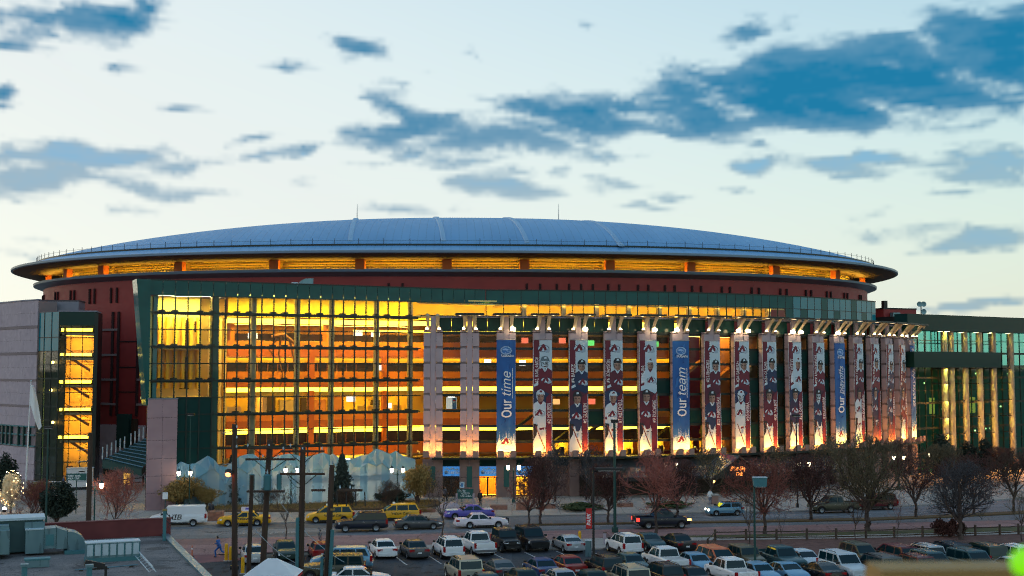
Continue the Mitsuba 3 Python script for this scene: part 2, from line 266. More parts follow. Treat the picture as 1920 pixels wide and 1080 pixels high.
def stripe(parent, name, p, q, w, z, m='paint'):
    p, q = np.array(p), np.array(q); d = (q - p) / np.linalg.norm(q - p); o = np.array([-d[1], d[0]]) * w / 2
    return add(parent, name, quad([*(p - o), z], [*(q - o), z], [*(q + o), z], [*(p + o), z]), m)
for k in range(-1, 22):
    p0 = np.array((-13.0, 107.0)) + k * np.array((2.82, .55))
    if 9 < p0[0] < 13: continue
    stripe(lot, 'stall_line', p0, p0 - U * 5.3, .11, .011)
for k in range(5):
    stripe('road', 'lane_line', np.array((-27.25, 121.89)) + k * np.array((8.6, 1.45)), np.array((-27.25, 121.89)) + k * np.array((8.6, 1.45)) + np.array((6.2, 1.05)) * (1 if k < 2 else .55), .14, .005)
for k in range(7):
    stripe('road', 'lane_line', np.array((30., 135.2)) + k * np.array((7.0, 1.9)), np.array((30., 135.2)) + k * np.array((7.0, 1.9)) + np.array((2.9, .75)), .12, .005)
struct('planting_bed', poly_prism([(-37.84, 139.53), (-24.02, 139.53), (-9.87, 143.26), (-8.18, 146.05), (-9.13, 151.35), (-25.25, 146.62), (-38.55, 143.26)], .1, .30), 'dirt')

# ---------------------------------------------------------------- the arena bowl: drum, clerestory, roof
CX, CY, EA, EB, EE, ER = -9.81, 235.0, 80.7, 57.8, 2.38, .039
def ell(t, off=0.0):
    c, s = math.cos(t), math.sin(t)
    x = (EA - off) * math.copysign(abs(c) ** (2 / EE), c); y = (EB - off) * math.copysign(abs(s) ** (2 / EE), s)
    return CX + x * math.cos(ER) - y * math.sin(ER), CY + x * math.sin(ER) + y * math.cos(ER)
TH = np.r_[np.linspace(-PI - .5, .5, 200)]
def ring(prof, ths=TH):
    """prof: (offset inwards, z) swept round the oval."""
    m = len(prof); v = np.array([[*ell(t, o), z] for t in ths for o, z in prof]); f = []
    for i in range(len(ths) - 1):
        for j in range(m - 1):
            a, b, c, d = i * m + j, (i + 1) * m + j, (i + 1) * m + j + 1, i * m + j + 1
            f += [[a, b, c], [a, c, d]]
    return v, np.array(f)
def arc_t(t0, t1, n=8): return np.linspace(t0, t1, n)
arena = thing('arena', 'domed oval arena with dark red drum wall under a wide pale blue roof', 'arena')
add(arena, 'drum_wall', ring([(5.2, 0), (5.2, 30.2)]), 'redwall', smooth=40)
add(arena, 'drum_ledge', ring([(5.2, 30.0), (3.6, 30.6), (3.55, 30.95), (5.5, 31.0), (5.5, 31.22), (5.65, 31.22), (5.65, 31.0), (8.2, 30.95)]), 'gutter')
add(arena, 'clerestory_wall', ring([(8.2, 30.9), (8.2, 33.2)]), 'ochre')
add(arena, 'eave_soffit', ring([(8.3, 32.75), (5.5, 32.65), (2.2, 32.75), (.35, 33.02)]), 'soffit', smooth=40)
add(arena, 'roof_gutter', ring([(.35, 33.0), (0, 33.1), (0, 33.42), (.25, 33.5)]), 'gutter')
add(arena, 'roof_edge', ring([(.25, 33.48), (2.0, 33.9), (3.9, 34.5)]), 'dome', smooth=60)
add(arena, 'roof_kerb', ring([(3.9, 34.45), (3.95, 34.78), (4.3, 34.8)]), 'mullion')
HD = 9.4
def dome_pt(t, r):
    x, y = ell(t, 4.1); x0, y0 = CX, CY
    return [x0 + (x - x0) * r + 2.1 * (1 - r * r), y0 + (y - y0) * r, 34.66 + HD * max(1 - r ** 2, 0) ** .88]
tt = np.linspace(-PI, PI, 161); rr = np.r_[np.linspace(0, .9, 22), .93, .96, .98, .99, .995, 1]
dv = np.array([dome_pt(t, r) for t in tt for r in rr]); n_ = len(rr); df = []
for i in range(160):
    for j in range(n_ - 1):
        a = i * n_ + j; df += [[a, a + 1, a + n_ + 1], [a, a + n_ + 1, a + n_]]
roof = add(arena, 'roof', (dv, np.array(df)), 'dome', smooth=True)
def dome_z(x, y):
    # height of the roof over a plan point: walk the radius
    lo, hi = 0.0, 1.0
    X, Y = x - CX, y - CY; c, s = math.cos(-ER), math.sin(-ER); X, Y = X * c - Y * s, X * s + Y * c
    r = (abs(X / (EA - 4.1)) ** EE + abs(Y / (EB - 4.1)) ** EE) ** (1 / EE)
    return 34.66 + HD * max(1 - min(r, 1) ** 2, 0) ** .88
for xr in (-24.2, -10.2, 2.3, 16.4):
    w, pts = .42, []
    y0 = 181.6 + (0.9 if abs(xr) < 30 else 4.8)
    ys = np.linspace(y0, 250, 26); L = [(xr - .1 * (y - y0), y) for y in ys]
    v = []
    for x, y in L:
        z = dome_z(x, y)
        v += [[x - w, y, z - .1], [x - w * .7, y, z + .2], [x + w * .7, y, z + .2], [x + w, y, z - .1]]
    f = []
    for i in range(len(L) - 1):
        for j in range(3):
            a = i * 4 + j; f += [[a, a + 1, a + 5], [a, a + 5, a + 4]]
    f += [[0, 2, 1], [0, 3, 2]]
    add(roof, 'rib', (np.array(v), np.array(f)), 'rib')
for k in range(74):
    t = -PI + .06 + k * (PI - .12) / 73
    x, y = ell(t, 4.0)
    add(roof, 'rail_post', box(x - .035, x + .035, y - .035, y + .035, 34.7, 35.6), 'mullion')
add(roof, 'rail_cable', join([tube([[*ell(t, 4.0), 35.3] for t in np.linspace(-PI + .06, -.06, 90)], .022, 3)]), 'mullion')
for px, yy in ((-29.6, 233), (8.9, 233)):
    z = dome_z(px, yy)
    add(roof, 'mast', tube([[px, yy, z - .3], [px, yy, z + 2.6], [px, yy, z + 4.3]], [.10, .07, .035], 6), 'steel')
PILL = [-2.3774, -2.1164, -1.8861, -1.7184, -1.5838, -1.4829, -1.3266, -1.1467, -0.9021, -0.6265, -0.2764, -2.5726, -2.8611]
for t in PILL:
    x, y = ell(t, 6.0); a = math.atan2(ell(t + .01, 6)[1] - ell(t - .01, 6)[1], ell(t + .01, 6)[0] - ell(t - .01, 6)[0])
    add(arena, 'pillar', Frame((x, y), a).box(-.7, .7, -.5, .5, 30.9, 32.9), 'darkorange')
for t0, t1 in zip(sorted(PILL)[:-1], sorted(PILL)[1:]):
    g = .4 / 70
    add(arena, 'clerestory_lamp', ring([(5.75, 31.05), (6.2, 30.99)], arc_t(t0 + g, t1 - g)), 'ochre', emit=(21, 11.5, 1.2), sw=.8)
    for z_ in (31.55, 32.0, 32.45): add(arena, 'clerestory_bar', ring([(7.6, z_), (7.6, z_ + .09)], arc_t(t0 + g, t1 - g)), 'mullion')
def slot(px_t, w, z0, z1, m='slot', off=4.9, name='slot'):
    x, y = ell(px_t, off); a = math.atan2(ell(px_t + .01, off)[1] - ell(px_t - .01, off)[1], ell(px_t + .01, off)[0] - ell(px_t - .01, off)[0])
    add('arena__drum_wall', name, Frame((x, y), a).box(-w, w, -.5, -.10, z0, z1), m)
for t in (-2.8611, -2.7902, -2.6144, -2.5016, -2.4002, -2.3101, -1.6564, -1.4700, -1.4196, -1.3756, -1.3238, -1.2630, -1.2041, -1.1409, -1.0652, -0.9811, -0.8886, -0.7920, -0.6971, -0.5940, -0.4653):
    for s in (-.011, .011): slot(t + s, .16, 26.6, 29.0)
for t in (-2.3115, -2.2899, -2.2226): slot(t, .22, 9.0, 25.2)
for z in (22.4, 18.45, 14.6, 10.8):
    for t0, t1 in ((-2.3757, -2.2918), (-2.2226, -2.2040)):
        add('arena__drum_wall', 'ledge', ring([(5.2, z - .18), (4.95, z - .16), (4.95, z + .16), (5.2, z + .18)], arc_t(t0, t1, 5)), 'band')
for z in (20.5, 16.5, 12.7): add('arena__drum_wall', 'joint', ring([(5.1, z - .1), (5.08, z + .1)], arc_t(-2.2879, -2.2261, 5)), 'slot')
add('arena__drum_wall', 'stone_base', ring([(4.95, 0), (4.95, 7.6), (5.2, 7.62)], arc_t(-2.4447, -2.1915, 10)), 'stone')
dx, dy = ell(-2.2570, 4.7)
add(arena, 'service_door', Frame((dx, dy), -.55).box(-1.35, 1.35, -.4, .25, 4.2, 9.3), 'greenmetal')
add(arena, 'service_door', Frame((dx, dy), -.55).box(1.9, 2.7, -.4, .2, 3.2, 8.6), 'intdark')

# ---------------------------------------------------------------- the glass atrium on the left
ZK = [22.75 - 1.97 * k for k in range(12)]
FA = Frame((-41.7, 141.0), math.radians(25.4))
atrium = thing('glass_atrium', 'tall flat curtain wall atrium glowing orange and yellow with dark mullions', 'glass building')
TA = [1.45 * k for k in range(24)]; TT = TA + [33.35 + 1.5 * k for k in range(1, 7)]
for a, b in zip(TT[:-1], TT[1:]):
    add(atrium, 'top_panel', FA.box(a + .03, b - .03, -.1, .02, 24.72, 26.42), 'spandrel')
for a, b in zip(TT[23:-1], TT[24:]):
    add(atrium, 'pane', FA.quad(a, b, -.05, 23.05, 24.7), 'pane')
GREEN_T = 7.27
for k, (a, b) in enumerate(zip(TA[:-1], TA[1:])):
    rows = [24.7] + ZK + [.12]
    for z1, z0 in zip(rows[:-1], rows[1:]):
        mid = (a + b) / 2
        if mid < 2.92 and z1 < 12.6: continue
        if mid < GREEN_T + .3 and z1 < 13.0: m = 'spandreldark'
        else: m = 'pane'
        add(atrium, 'pane', FA.quad(a, b, -.05, z0, z1), m)
    add(atrium, 'mullion', FA.box(a - .065, a + .065, -.14, .06, .12, 24.72), 'mullion')
for k, z in enumerate(ZK[:11]):
    t0 = 0 if z > 13 else 3.22
    add(atrium, 'transom', FA.box(t0, 33.35, -.10, .05, z - .055, z + .055), 'mullion')
    if k % 2 == 0:
        tr = add(atrium, 'truss', FA.box(t0 + .3, 33.2, -.75, -.35, z - .24, z + .12), 'truss')
        for a in TA[1:-1]:
            if a > t0 + 1 and int(round(a / 1.45)) % 3 != 0: add(tr, 'bracket', FA.box(a - .34, a + .34, -.8, -.14, z - .06, z + .3), 'truss')
add(atrium, 'top_rail', FA.box(-.2, 42.4, -.5, .08, 26.42, 26.56), 'mullion')
add(atrium, 'transom', FA.box(0, 42.4, -.12, .08, 24.66, 24.74), 'mullion')
add(atrium, 'transom', FA.box(33.35, 42.4, -.12, .08, 22.98, 23.06), 'mullion')
# slanting teal glass fin at the left end
add(atrium, 'end_fin', hexa([FA.p(-.2, .3, 12), FA.p(.05, .3, 12), FA.p(.05, -3, 12), FA.p(-.2, -3, 12), FA.p(-1.55, .3, 26.5), FA.p(.05, .3, 26.5), FA.p(.05, -3, 26.5), FA.p(-1.55, -3, 26.5)]), 'spandrel')
add(atrium, 'corner_post', FA.box(.55, 1.0, -1.4, -.5, 12.4, 24.7), 'teal')
add(atrium, 'inner_wall', FA.box(GREEN_T - .1, GREEN_T + .75, -1.2, -.3, .2, 24.7), 'greenmetal')
add(atrium, 'roof', hexa([FA.p(-.1, -.3, 25.3), FA.p(42, -.3, 25.3), FA.p(42, -18, 25.3), FA.p(6, -18, 25.3), FA.p(-.1, -.3, 26.3), FA.p(42, -.3, 26.3), FA.p(42, -18, 26.3), FA.p(6, -18, 26.3)]), 'bluegrey')
for px in (480, 563, 628, 713, 777):
    t = {480: 12.44, 563: 17.83, 628: 22.17, 713: 28.01, 777: 32.55}[px]
    add(atrium, 'column', tube([FA.p(t, -1.6, 0), FA.p(t, -1.6, 25.3)], .36, 14), 'column', smooth=40)
for k in range(4):
    add(atrium, 'wall_fin', FA.box(GREEN_T + 1.0 + .68 * k, GREEN_T + 1.3 + .68 * k, -7.6 - .5 * k, -6.4 - .5 * k, .3, 22.4), 'cream')
add(atrium, 'fin_wall', FA.box(GREEN_T - .6, GREEN_T + 3.5, -9.6, -9.4, .3, 25), 'cream')
# the louvred beige block in the left corner
add(atrium, 'corner_block', FA.box(1.2, GREEN_T - .2, -7.2, -6.2, 12.2, 24.9), 'cream')
for k in range(6):
    t = 1.9 + .92 * k
    for z0, z1 in ((18.9, 22.4), (13.9, 18.4)):
        add(atrium, 'fin', FA.box(t, t + .34, -6.2, -5.0, z0, z1), 'ochre')
add(atrium, 'dark_panel', FA.box(GREEN_T - 2.6, GREEN_T - 1.5, -6.2, -6.1, 18.9, 22.2), 'intdark')
add(atrium, 'dark_panel', FA.box(GREEN_T - 2.6, GREEN_T - 1.5, -6.2, -6.1, 13.8, 17.6), 'intdark')
add(atrium, 'dark_panel', FA.box(GREEN_T - .95, GREEN_T - .25, -6.2, -6.1, 20.7, 22.0), 'intdark')
ew = [FA.p(.12, -.35, 0), FA.p(.30, -.35, 0)]; ew += [[ew[1][0] - 1.7, ew[1][1] + 9, 0], [ew[0][0] - 1.7, ew[0][1] + 9, 0]]
add(atrium, 'end_wall', hexa([[x, y, 12.4] for x, y, z in ew] + [[x, y, 24.6] for x, y, z in ew]), 'cream')
for z in (18.5, 12.6): add(atrium, 'corner_floor', FA.box(.2, GREEN_T, -7, -1.4, z, z + .3), 'cream')

# pilaster line of the banner front (plan), and the interior line behind both wings
PL = [(-9.99, 156.0), (-5.37, 156.04), (-0.75, 156.28), (3.86, 156.73), (8.44, 157.4), (12.97, 158.3), (17.46, 159.44), (21.87, 160.83), (26.2, 162.47), (30.42, 164.36), (34.53, 166.49), (38.5, 168.86), (42.33, 171.46), (46.0, 174.28), (49.5, 177.3), (52.83, 180.5), (55.99, 183.89), (58.97, 187.42), (61.78, 191.1)]
PH = np.unwrap([math.atan2(PL[min(i + 1, 18)][1] - PL[max(i - 1, 0)][1], PL[min(i + 1, 18)][0] - PL[max(i - 1, 0)][0]) for i in range(19)])
PF = [Frame(PL[i], PH[i]) for i in range(19)]
def sweep(fr, n0, n1, z0, z1):
    """A bar swept along a line of frames: n0..n1 out of the line, z0..z1 up."""
    v, f = [], []
    for F in fr: v += [F.p(0, n0, z0), F.p(0, n1, z0), F.p(0, n1, z1), F.p(0, n0, z1)]
    for i in range(len(fr) - 1):
        for j in range(4):
            a, b = i * 4 + j, i * 4 + (j + 1) % 4
            f += [[a, b + 4, b], [a, a + 4, b + 4]]
    e = (len(fr) - 1) * 4
    f += [[0, 1, 2], [0, 2, 3], [e, e + 2, e + 1], [e, e + 3, e + 2]]
    return np.array(v), np.array(f)
def ribbon(fr, n, z0, z1):
    v = [F.p(0, n, z) for F in fr for z in (z0, z1)]; f = []
    for i in range(len(fr) - 1): a = 2 * i; f += [[a, a + 2, a + 3], [a, a + 3, a + 1]]
    return np.array(v), np.array(f)
IT0 = GREEN_T + 3.5
IN = [Frame(FA.p(t, -8, 0)[:2], FA.a) for t in (IT0, 16, 22, 28, 32)] + [Frame(PF[i].p(0, -8.0, 0)[:2], PH[i]) for i in (1, 2, 3, 4, 5, 6, 7, 8)]
def inn(name, n0, n1, z0, z1, m): return add(atrium, name, sweep(IN, n0, n1, z0, z1), m)
WARM = np.array((1.0, .60, .10))
inn('upper_wall', -.3, 0, 22.75, 25.25, 'ochre')
inn('back_wall', -6.2, -6, 0, 25.25, 'amber')
inn('parapet', -.15, 0, 18.75, 19.75, 'orange'); inn('floor_edge', -.3, .05, 17.75, 18.75, 'darkorange'); inn('floor_slab', -6, -.3, 18.35, 18.7, 'interior')
inn('bulkhead', -.7, -.6, 17.0, 17.76, 'ochre'); cv = ribbon(IN, -.12, 17.58, 17.74); add(atrium, 'cove_lamp', (cv[0], cv[1][:, ::-1]), 'cream', emit=(13.0, 7.4, .5), sw=.6); inn('suite_window', -1.0, -.8, 15.85, 17.05, 'intdark')  # hidden inward-facing strip, added to brighten the bulkhead
inn('parapet', -.15, 0, 14.8, 15.9, 'orange'); inn('floor_edge', -.3, .05, 13.86, 14.8, 'darkorange'); inn('floor_slab', -6, -.3, 14.35, 14.7, 'interior')
inn('bulkhead', -.75, -.65, 12.75, 13.3, 'ochre')
inn('concession_wall', -5.9, -5.75, 10.3, 12.75, 'ochre'); inn('bar_back', -3.4, -3.2, 19.75, 20.75, 'intdark'); add(atrium, 'light_strip', ribbon(IN[3:8], -2.9, 21.15, 21.4), 'cream', emit=np.array((6.0, 4.1, .22)), sw=.6)
inn('parapet', -.15, 0, 9.7, 10.5, 'orange'); inn('floor_edge', -.3, .05, 8.75, 9.7, 'darkorange'); inn('floor_slab', -6, -.3, 10.0, 10.3, 'interior')
inn('suite_window', -1.0, -.8, 6.6, 8.0, 'intdark'); inn('floor_edge', -.3, .05, 5.2, 6.7, 'darkorange'); inn('floor_slab', -6, -.3, 5.0, 5.3, 'interior')
STRIP = np.array((6.0, 4.1, .22))
add(atrium, 'light_strip', ribbon(IN, -.5, 21.95, 22.6), 'cream', emit=STRIP * 1.2, sw=2)
add(atrium, 'light_strip', ribbon(IN, -.45, 13.32, 13.86), 'cream', emit=STRIP * 1.4, sw=2)
add(atrium, 'light_strip', ribbon(IN, -.45, 8.08, 8.75), 'cream', emit=STRIP * 1.3, sw=2)
add(atrium, 'ceiling_light', FA.down(10, 40, -5.2, -3.6, 25.25), 'cream', emit=np.array((1, .66, .10)) * 36, sw=4)
add(atrium, 'ceiling_light', FA.down(1.6, 9, -4.4, -3.0, 24.9), 'cream', emit=np.array((1, .72, .25)) * 42, sw=1)
add(atrium, 'ceiling_light', FA.down(12, 36, -11.5, -10.9, 21.9), 'cream', emit=WARM * 24, sw=1.5)
add(atrium, 'ceiling_light', FA.down(12, 36, -11.5, -10.9, 13.2), 'cream', emit=WARM * 24, sw=1.5)
add(atrium, 'ceiling_light', FA.down(12, 36, -6.0, -5.0, 4.9), 'cream', emit=np.array((1, .93, .8)) * 12, sw=1.5)
add(atrium, 'entrance_ceiling', FA.box(11, 33.2, -7.9, -2.5, 4.95, 5.15), 'cream')
rg = random.Random(5)
for zf, zc in ((18.7, 21.9), (10.3, 12.75)):                       # bars, counters, screens on the concourses
    t = IT0 + .6
    while t < 40:
        w = rg.uniform(.6, 2.4); k = rg.random()
        if k < .28: add(atrium, 'counter', FA.box(t, t + w, -10.6, -9.8, zf, zf + 1.15), rg.choice(['cream', 'intwood', 'ochre']))
        elif k < .7: add(atrium, 'shelf', FA.box(t, t + w, -13.9, -13.2, zf + .2, zf + rg.uniform(1.6, 2.5)), rg.choice(['intdark', 'intdark', 'intwood', 'interior']))
        elif k < .85: add(atrium, 'partition', FA.box(t, t + .5, -12.5, -9.2, zf, zc), rg.choice(['orange', 'cream']))
        else: add(atrium, 'doorway', FA.box(t, t + 1.1, -13.95, -13.8, zf, zf + 2.2), 'intdark')
        t += w + rg.uniform(.1, .9)
for t, z in ((13.46, 20.4), (27.35, 20.9), (29.74, 20.8), (26.44, 12.3), (31.50, 11.4), (37.85, 16.4), (30.83, 16.4), (37.87, 12.0)):
    add(atrium, 'screen', FA.box(t, t + 1.2, -8.75, -8.7, z - .35, z + .35), 'white', emit=(1.1, 1.1, 1.05), sw=.05)
for t in (13.61, 21.16, 31.16, 37.88):
    add(atrium, 'orange_column', FA.box(t, t + .75, -8.6, -7.9, 5.2, 13.4), 'darkorange')
for t in (21.16, 31.16): add(atrium, 'orange_column', FA.box(t, t + .75, -8.6, -7.9, 14.8, 18), 'darkorange')
for z in (16.45, 7.3):                                              # window frames of the suites
    for k in range(22): add(atrium, 'window_post', FA.box(IT0 + 1.3 * k, IT0 + 1.3 * k + .12, -8.8, -8.72, z - .6, z + .7), 'intwood')
for k in range(9):
    t = 13 + 2.1 * k + rg.uniform(-.4, .4)
    add(atrium, 'lit_sign', FA.box(t, t + rg.uniform(.5, 1.6), -2.48, -2.4, 4.5 + rg.uniform(0, .2), 5.12), 'white', emit=(2.2, 2.35, 2.5), sw=.1)
for px in ('a', 'b', 'c'):
    t = {'a': 19.87, 'b': 24.18, 'c': 13.02}[px]
    add(atrium, 'globe_lamp', ball(.28, FA.p(t, -4, 3.6), 2), 'white', smooth=True, emit=(3, 2.4, 1.4), sw=.1)
sk = [tube([FA.p(16.30 + a, -4.5, z0), FA.p(16.30 + b, -4.5, z1)], [r0, r1], 6) for a, b, z0, z1, r0, r1 in ((-.9, .6, 20.2, 20.5, .2, .28), (.6, 2.3, 20.5, 19.2, .25, .2), (.3, .0, 20.4, 18.2, .16, .1), (0, .5, 18.2, 15.6, .12, .08), (.5, .2, 15.6, 13.6, .08, .06), (1.4, 1.9, 19.8, 17.5, .16, .1), (1.9, 2.2, 17.5, 15.4, .1, .05), (-.2, -1.2, 20.0, 18.6, .14, .1), (-1.2, -.4, 18.6, 17.6, .1, .06), (.8, 1.0, 20.6, 22.4, .03, .03))]
k = thing('hanging_sculpture', 'spiky branching sculpture hanging inside the glowing glass atrium', 'sculpture'); add(k, 'figure', join(sk), 'intwood', smooth=30)
# frosted mountains on the lower glass
MT = [(3.18, 5.09), (3.83, 5.56), (4.63, 5.22), (5.48, 5.32), (6.87, 6.14), (7.62, 5.68), (8.25, 4.92), (9.00, 4.77), (9.68, 5.31), (10.55, 5.91), (11.55, 6.19), (12.25, 6.17), (13.22, 5.45), (14.50, 5.66), (15.59, 5.95), (16.63, 6.11), (17.48, 5.89), (18.28, 5.61), (19.46, 5.77), (20.66, 6.12), (21.60, 5.77), (21.93, 5.96), (22.68, 5.42), (24.10, 5.05), (25.47, 5.59), (26.43, 5.70), (27.46, 6.39), (28.23, 6.17), (29.28, 5.68), (30.12, 6.05), (30.97, 5.43), (32.68, 4.92)]
mt = thing('mountain_mural', 'frosted pale blue mountain skyline on the lowest glass of the atrium', 'glass mural')
rg = random.Random(3)
low = [(t, max(1.6, z - rg.uniform(1.0, 2.3))) for t, z in MT]
nn = [rg.uniform(.12, .42) for _ in MT]
for i in range(len(MT) - 1):
    (t0, z0), (t1, z1) = MT[i], MT[i + 1]; (a0, b0), (a1, b1) = low[i], low[i + 1]
    tm, zm, nm = (t0 + t1) / 2 + rg.uniform(-.25, .25), (z0 + z1) / 2 - rg.uniform(.5, 1.1), rg.uniform(.14, .6)
    P = [FA.p(t0, nn[i] * .5, z0), FA.p(t1, nn[i + 1] * .5, z1), FA.p(a1, nn[i + 1], b1), FA.p(a0, nn[i], b0), FA.p(tm, nm, zm)]
    for q, (u, v_) in enumerate(((0, 1), (1, 2), (2, 3), (3, 0))):
        add(mt, 'facet', (np.array([P[u], P[v_], P[4]]), np.array([[0, 1, 2]])), rg.choice(['frost', 'frostpale', 'frostdeep', 'frost']))
    add(mt, 'panel', quad(FA.p(t0, .1, .15), FA.p(t1, .1, .15), FA.p(a1, .1, b1), FA.p(a0, .1, b0)), 'frostpale' if i % 3 else 'frost')
# violet stone block at the left foot of the atrium
sb = thing('stone_pier', 'tall violet grey stone block at the left foot of the glass atrium', 'wall')
zz = [.1, 2.05, 4.0, 5.95, 8.05, 10.6, 12.75]
S0, S1 = -0.01, 3.27
add(sb, 'core', FA.box(S0 + .02, S1 - .02, -.2, .34, .1, 12.72), 'joint')
for z0, z1 in zip(zz[:-1], zz[1:]):
    for a, b in ((S0, (S0 + S1) / 2), ((S0 + S1) / 2, S1)): add(sb, 'slab', FA.box(a + .012, b - .012, .33, .42, z0 + .02, z1 - .02), 'stoneviolet')
    for q in (S0, S1): add(sb, 'edge_slab', FA.box(q - .02, q + .02, -.2, .4, z0 + .02, z1 - .02), 'stoneviolet')
add(sb, 'coping', FA.box(S0 - .05, S1 + .05, -.3, .5, 12.72, 12.85), 'bluegrey')
hv = thing('rooftop_duct', 'pale curved metal duct hood on the atrium roof', 'duct')
FD = Frame((-28.20, 157), .3)
add(hv, 'duct_box', FD.box(0, .75, -1, 0, 26.3, 27.35), 'galvwhite')
el = [(.7, 26.3)] + [(.7 + 1.25 * (1 - math.cos(a)), 26.5 + 1.35 * math.sin(a)) for a in np.linspace(0, PI / 2, 8)] + [(2.7, 27.9), (2.7, 26.3)]
add(hv, 'elbow', FD.put(poly_prism(el, -.1, .9), 0, -.9, 0), 'galv')
# ---------------------------------------------------------------- the curved banner front
wing = thing('banner_wing', 'curved front of grey pink stone pilasters and glass bays with lamps', 'stadium front')
ZS = [20.9] + ZK[1:10]
FL = np.array((1.0, .37, .045))
for i in range(19):
    F = PF[i]; pil = add(wing, 'pilaster', F.box(-.34, .34, .10, .42, 0, 22.9), 'stone')
    blocks = []
    for s in (-1, 1):
        a, b = (-1.2, -.37) if s < 0 else (.37, 1.2)
        for z1, z0 in zip(ZS[:-1], ZS[1:]):
            m = F.box(a, b, -.2, .5, z0 + (.30 if z0 > 5.1 else .1), z1)
            if i < 14: add(pil, 'stone_block', m, 'stone')
            else: blocks.append(m)
        add(pil, 'backing', F.box(a + .03, b - .03, -.3, .38, 5.1, 20.85), 'band')
        for z0, z1 in ((2.62, 4.9), (0, 2.58)): add(pil, 'base_block', F.box(-1.25 if s < 0 else .02, -.02 if s < 0 else 1.25, -.2, .62, z0, z1), 'stonebrown')
        if s > 0 and i < 4: add(pil, 'sign_panel', F.box(-.33, .33, .62, .68, 1.4, 4.0), 'signgreen')
        # floodlight on the shelf, shining up the stone or the banner
        lit = not (i in (4, 6) and s == (-1 if i == 4 else 1))
        m_ = (a + b) / 2
        hb = add(pil, 'floodlight', hexa([F.p(m_ - .36, 1.86, 5.18), F.p(m_ + .36, 1.86, 5.18), F.p(m_ + .36, 1.1, 5.18), F.p(m_ - .36, 1.1, 5.18), F.p(m_ - .36, 1.86, 5.98), F.p(m_ + .36, 1.86, 5.98), F.p(m_ + .36, 1.1, 5.42), F.p(m_ - .36, 1.1, 5.42)]), 'pot')
        if lit: add(hb, 'lens', quad(F.p(m_ - .33, 1.14, 5.48), F.p(m_ - .33, 1.82, 5.98), F.p(m_ + .33, 1.82, 5.98), F.p(m_ + .33, 1.14, 5.48)), 'lampglass', emit=FL * (80 if i > 1 else 52), sw=2.6)
        # lamp at the head of each pilaster side
        lp = add(pil, 'head_lamp', move(lathe([(.02, 0), (.1, .02), (.22, .18), (.24, .28), (.2, .28)], 10), F.p((a + b) / 2, .95, 20.95)), 'steel')
        big = (i * 2 + (s > 0)) in (5, 9, 13, 14, 18, 19, 22, 23, 26)
        add(lp, 'bulb', ball(.34 if big else .2, F.p((a + b) / 2, .95, 21.28), 2, (1, 1, .8)), 'lampglass', smooth=True, emit=np.array((1, .72, .36)) * (26 if big else 17), sw=.12)
        add(lp, 'arm', F.box((a + b) / 2 - .05, (a + b) / 2 + .05, .3, .95, 20.9, 21.0), 'steel')
        st = [F.p(s * .62, .45, 21.1), F.p(s * .62, 2.3, 23.0)]
        add(pil, 'strut', join([tube([st[0], [(x + y) / 2 for x, y in zip(*st)], st[1]], [.2, .22, .26], 4)]), 'strutpaint')
    if blocks: add(pil, 'stone_blocks', join(blocks), 'stone', kind='stuff')
    if i:
        cn = add(wing, 'canopy', F.box(-1.75, 1.75, .2, 2.5, 23.0, 23.14), 'steel')
        for t in (-1.2, 1.2): add(cn, 'lamp', F.down(t - .13, t + .13, 1.3, 2.0, 22.97), 'lampglass', emit=np.array((1, .75, .4)) * 9, sw=.05)
        add(cn, 'edge', F.box(-1.8, 1.8, 2.5, 2.6, 22.95, 23.2), 'mullion')
add(wing, 'shelf', sweep(PF, -.3, 1.95, 4.92, 5.16), 'mullion')
add(wing, 'head_beam', sweep(PF, -.8, -.3, 20.8, 20.95), 'mullion')
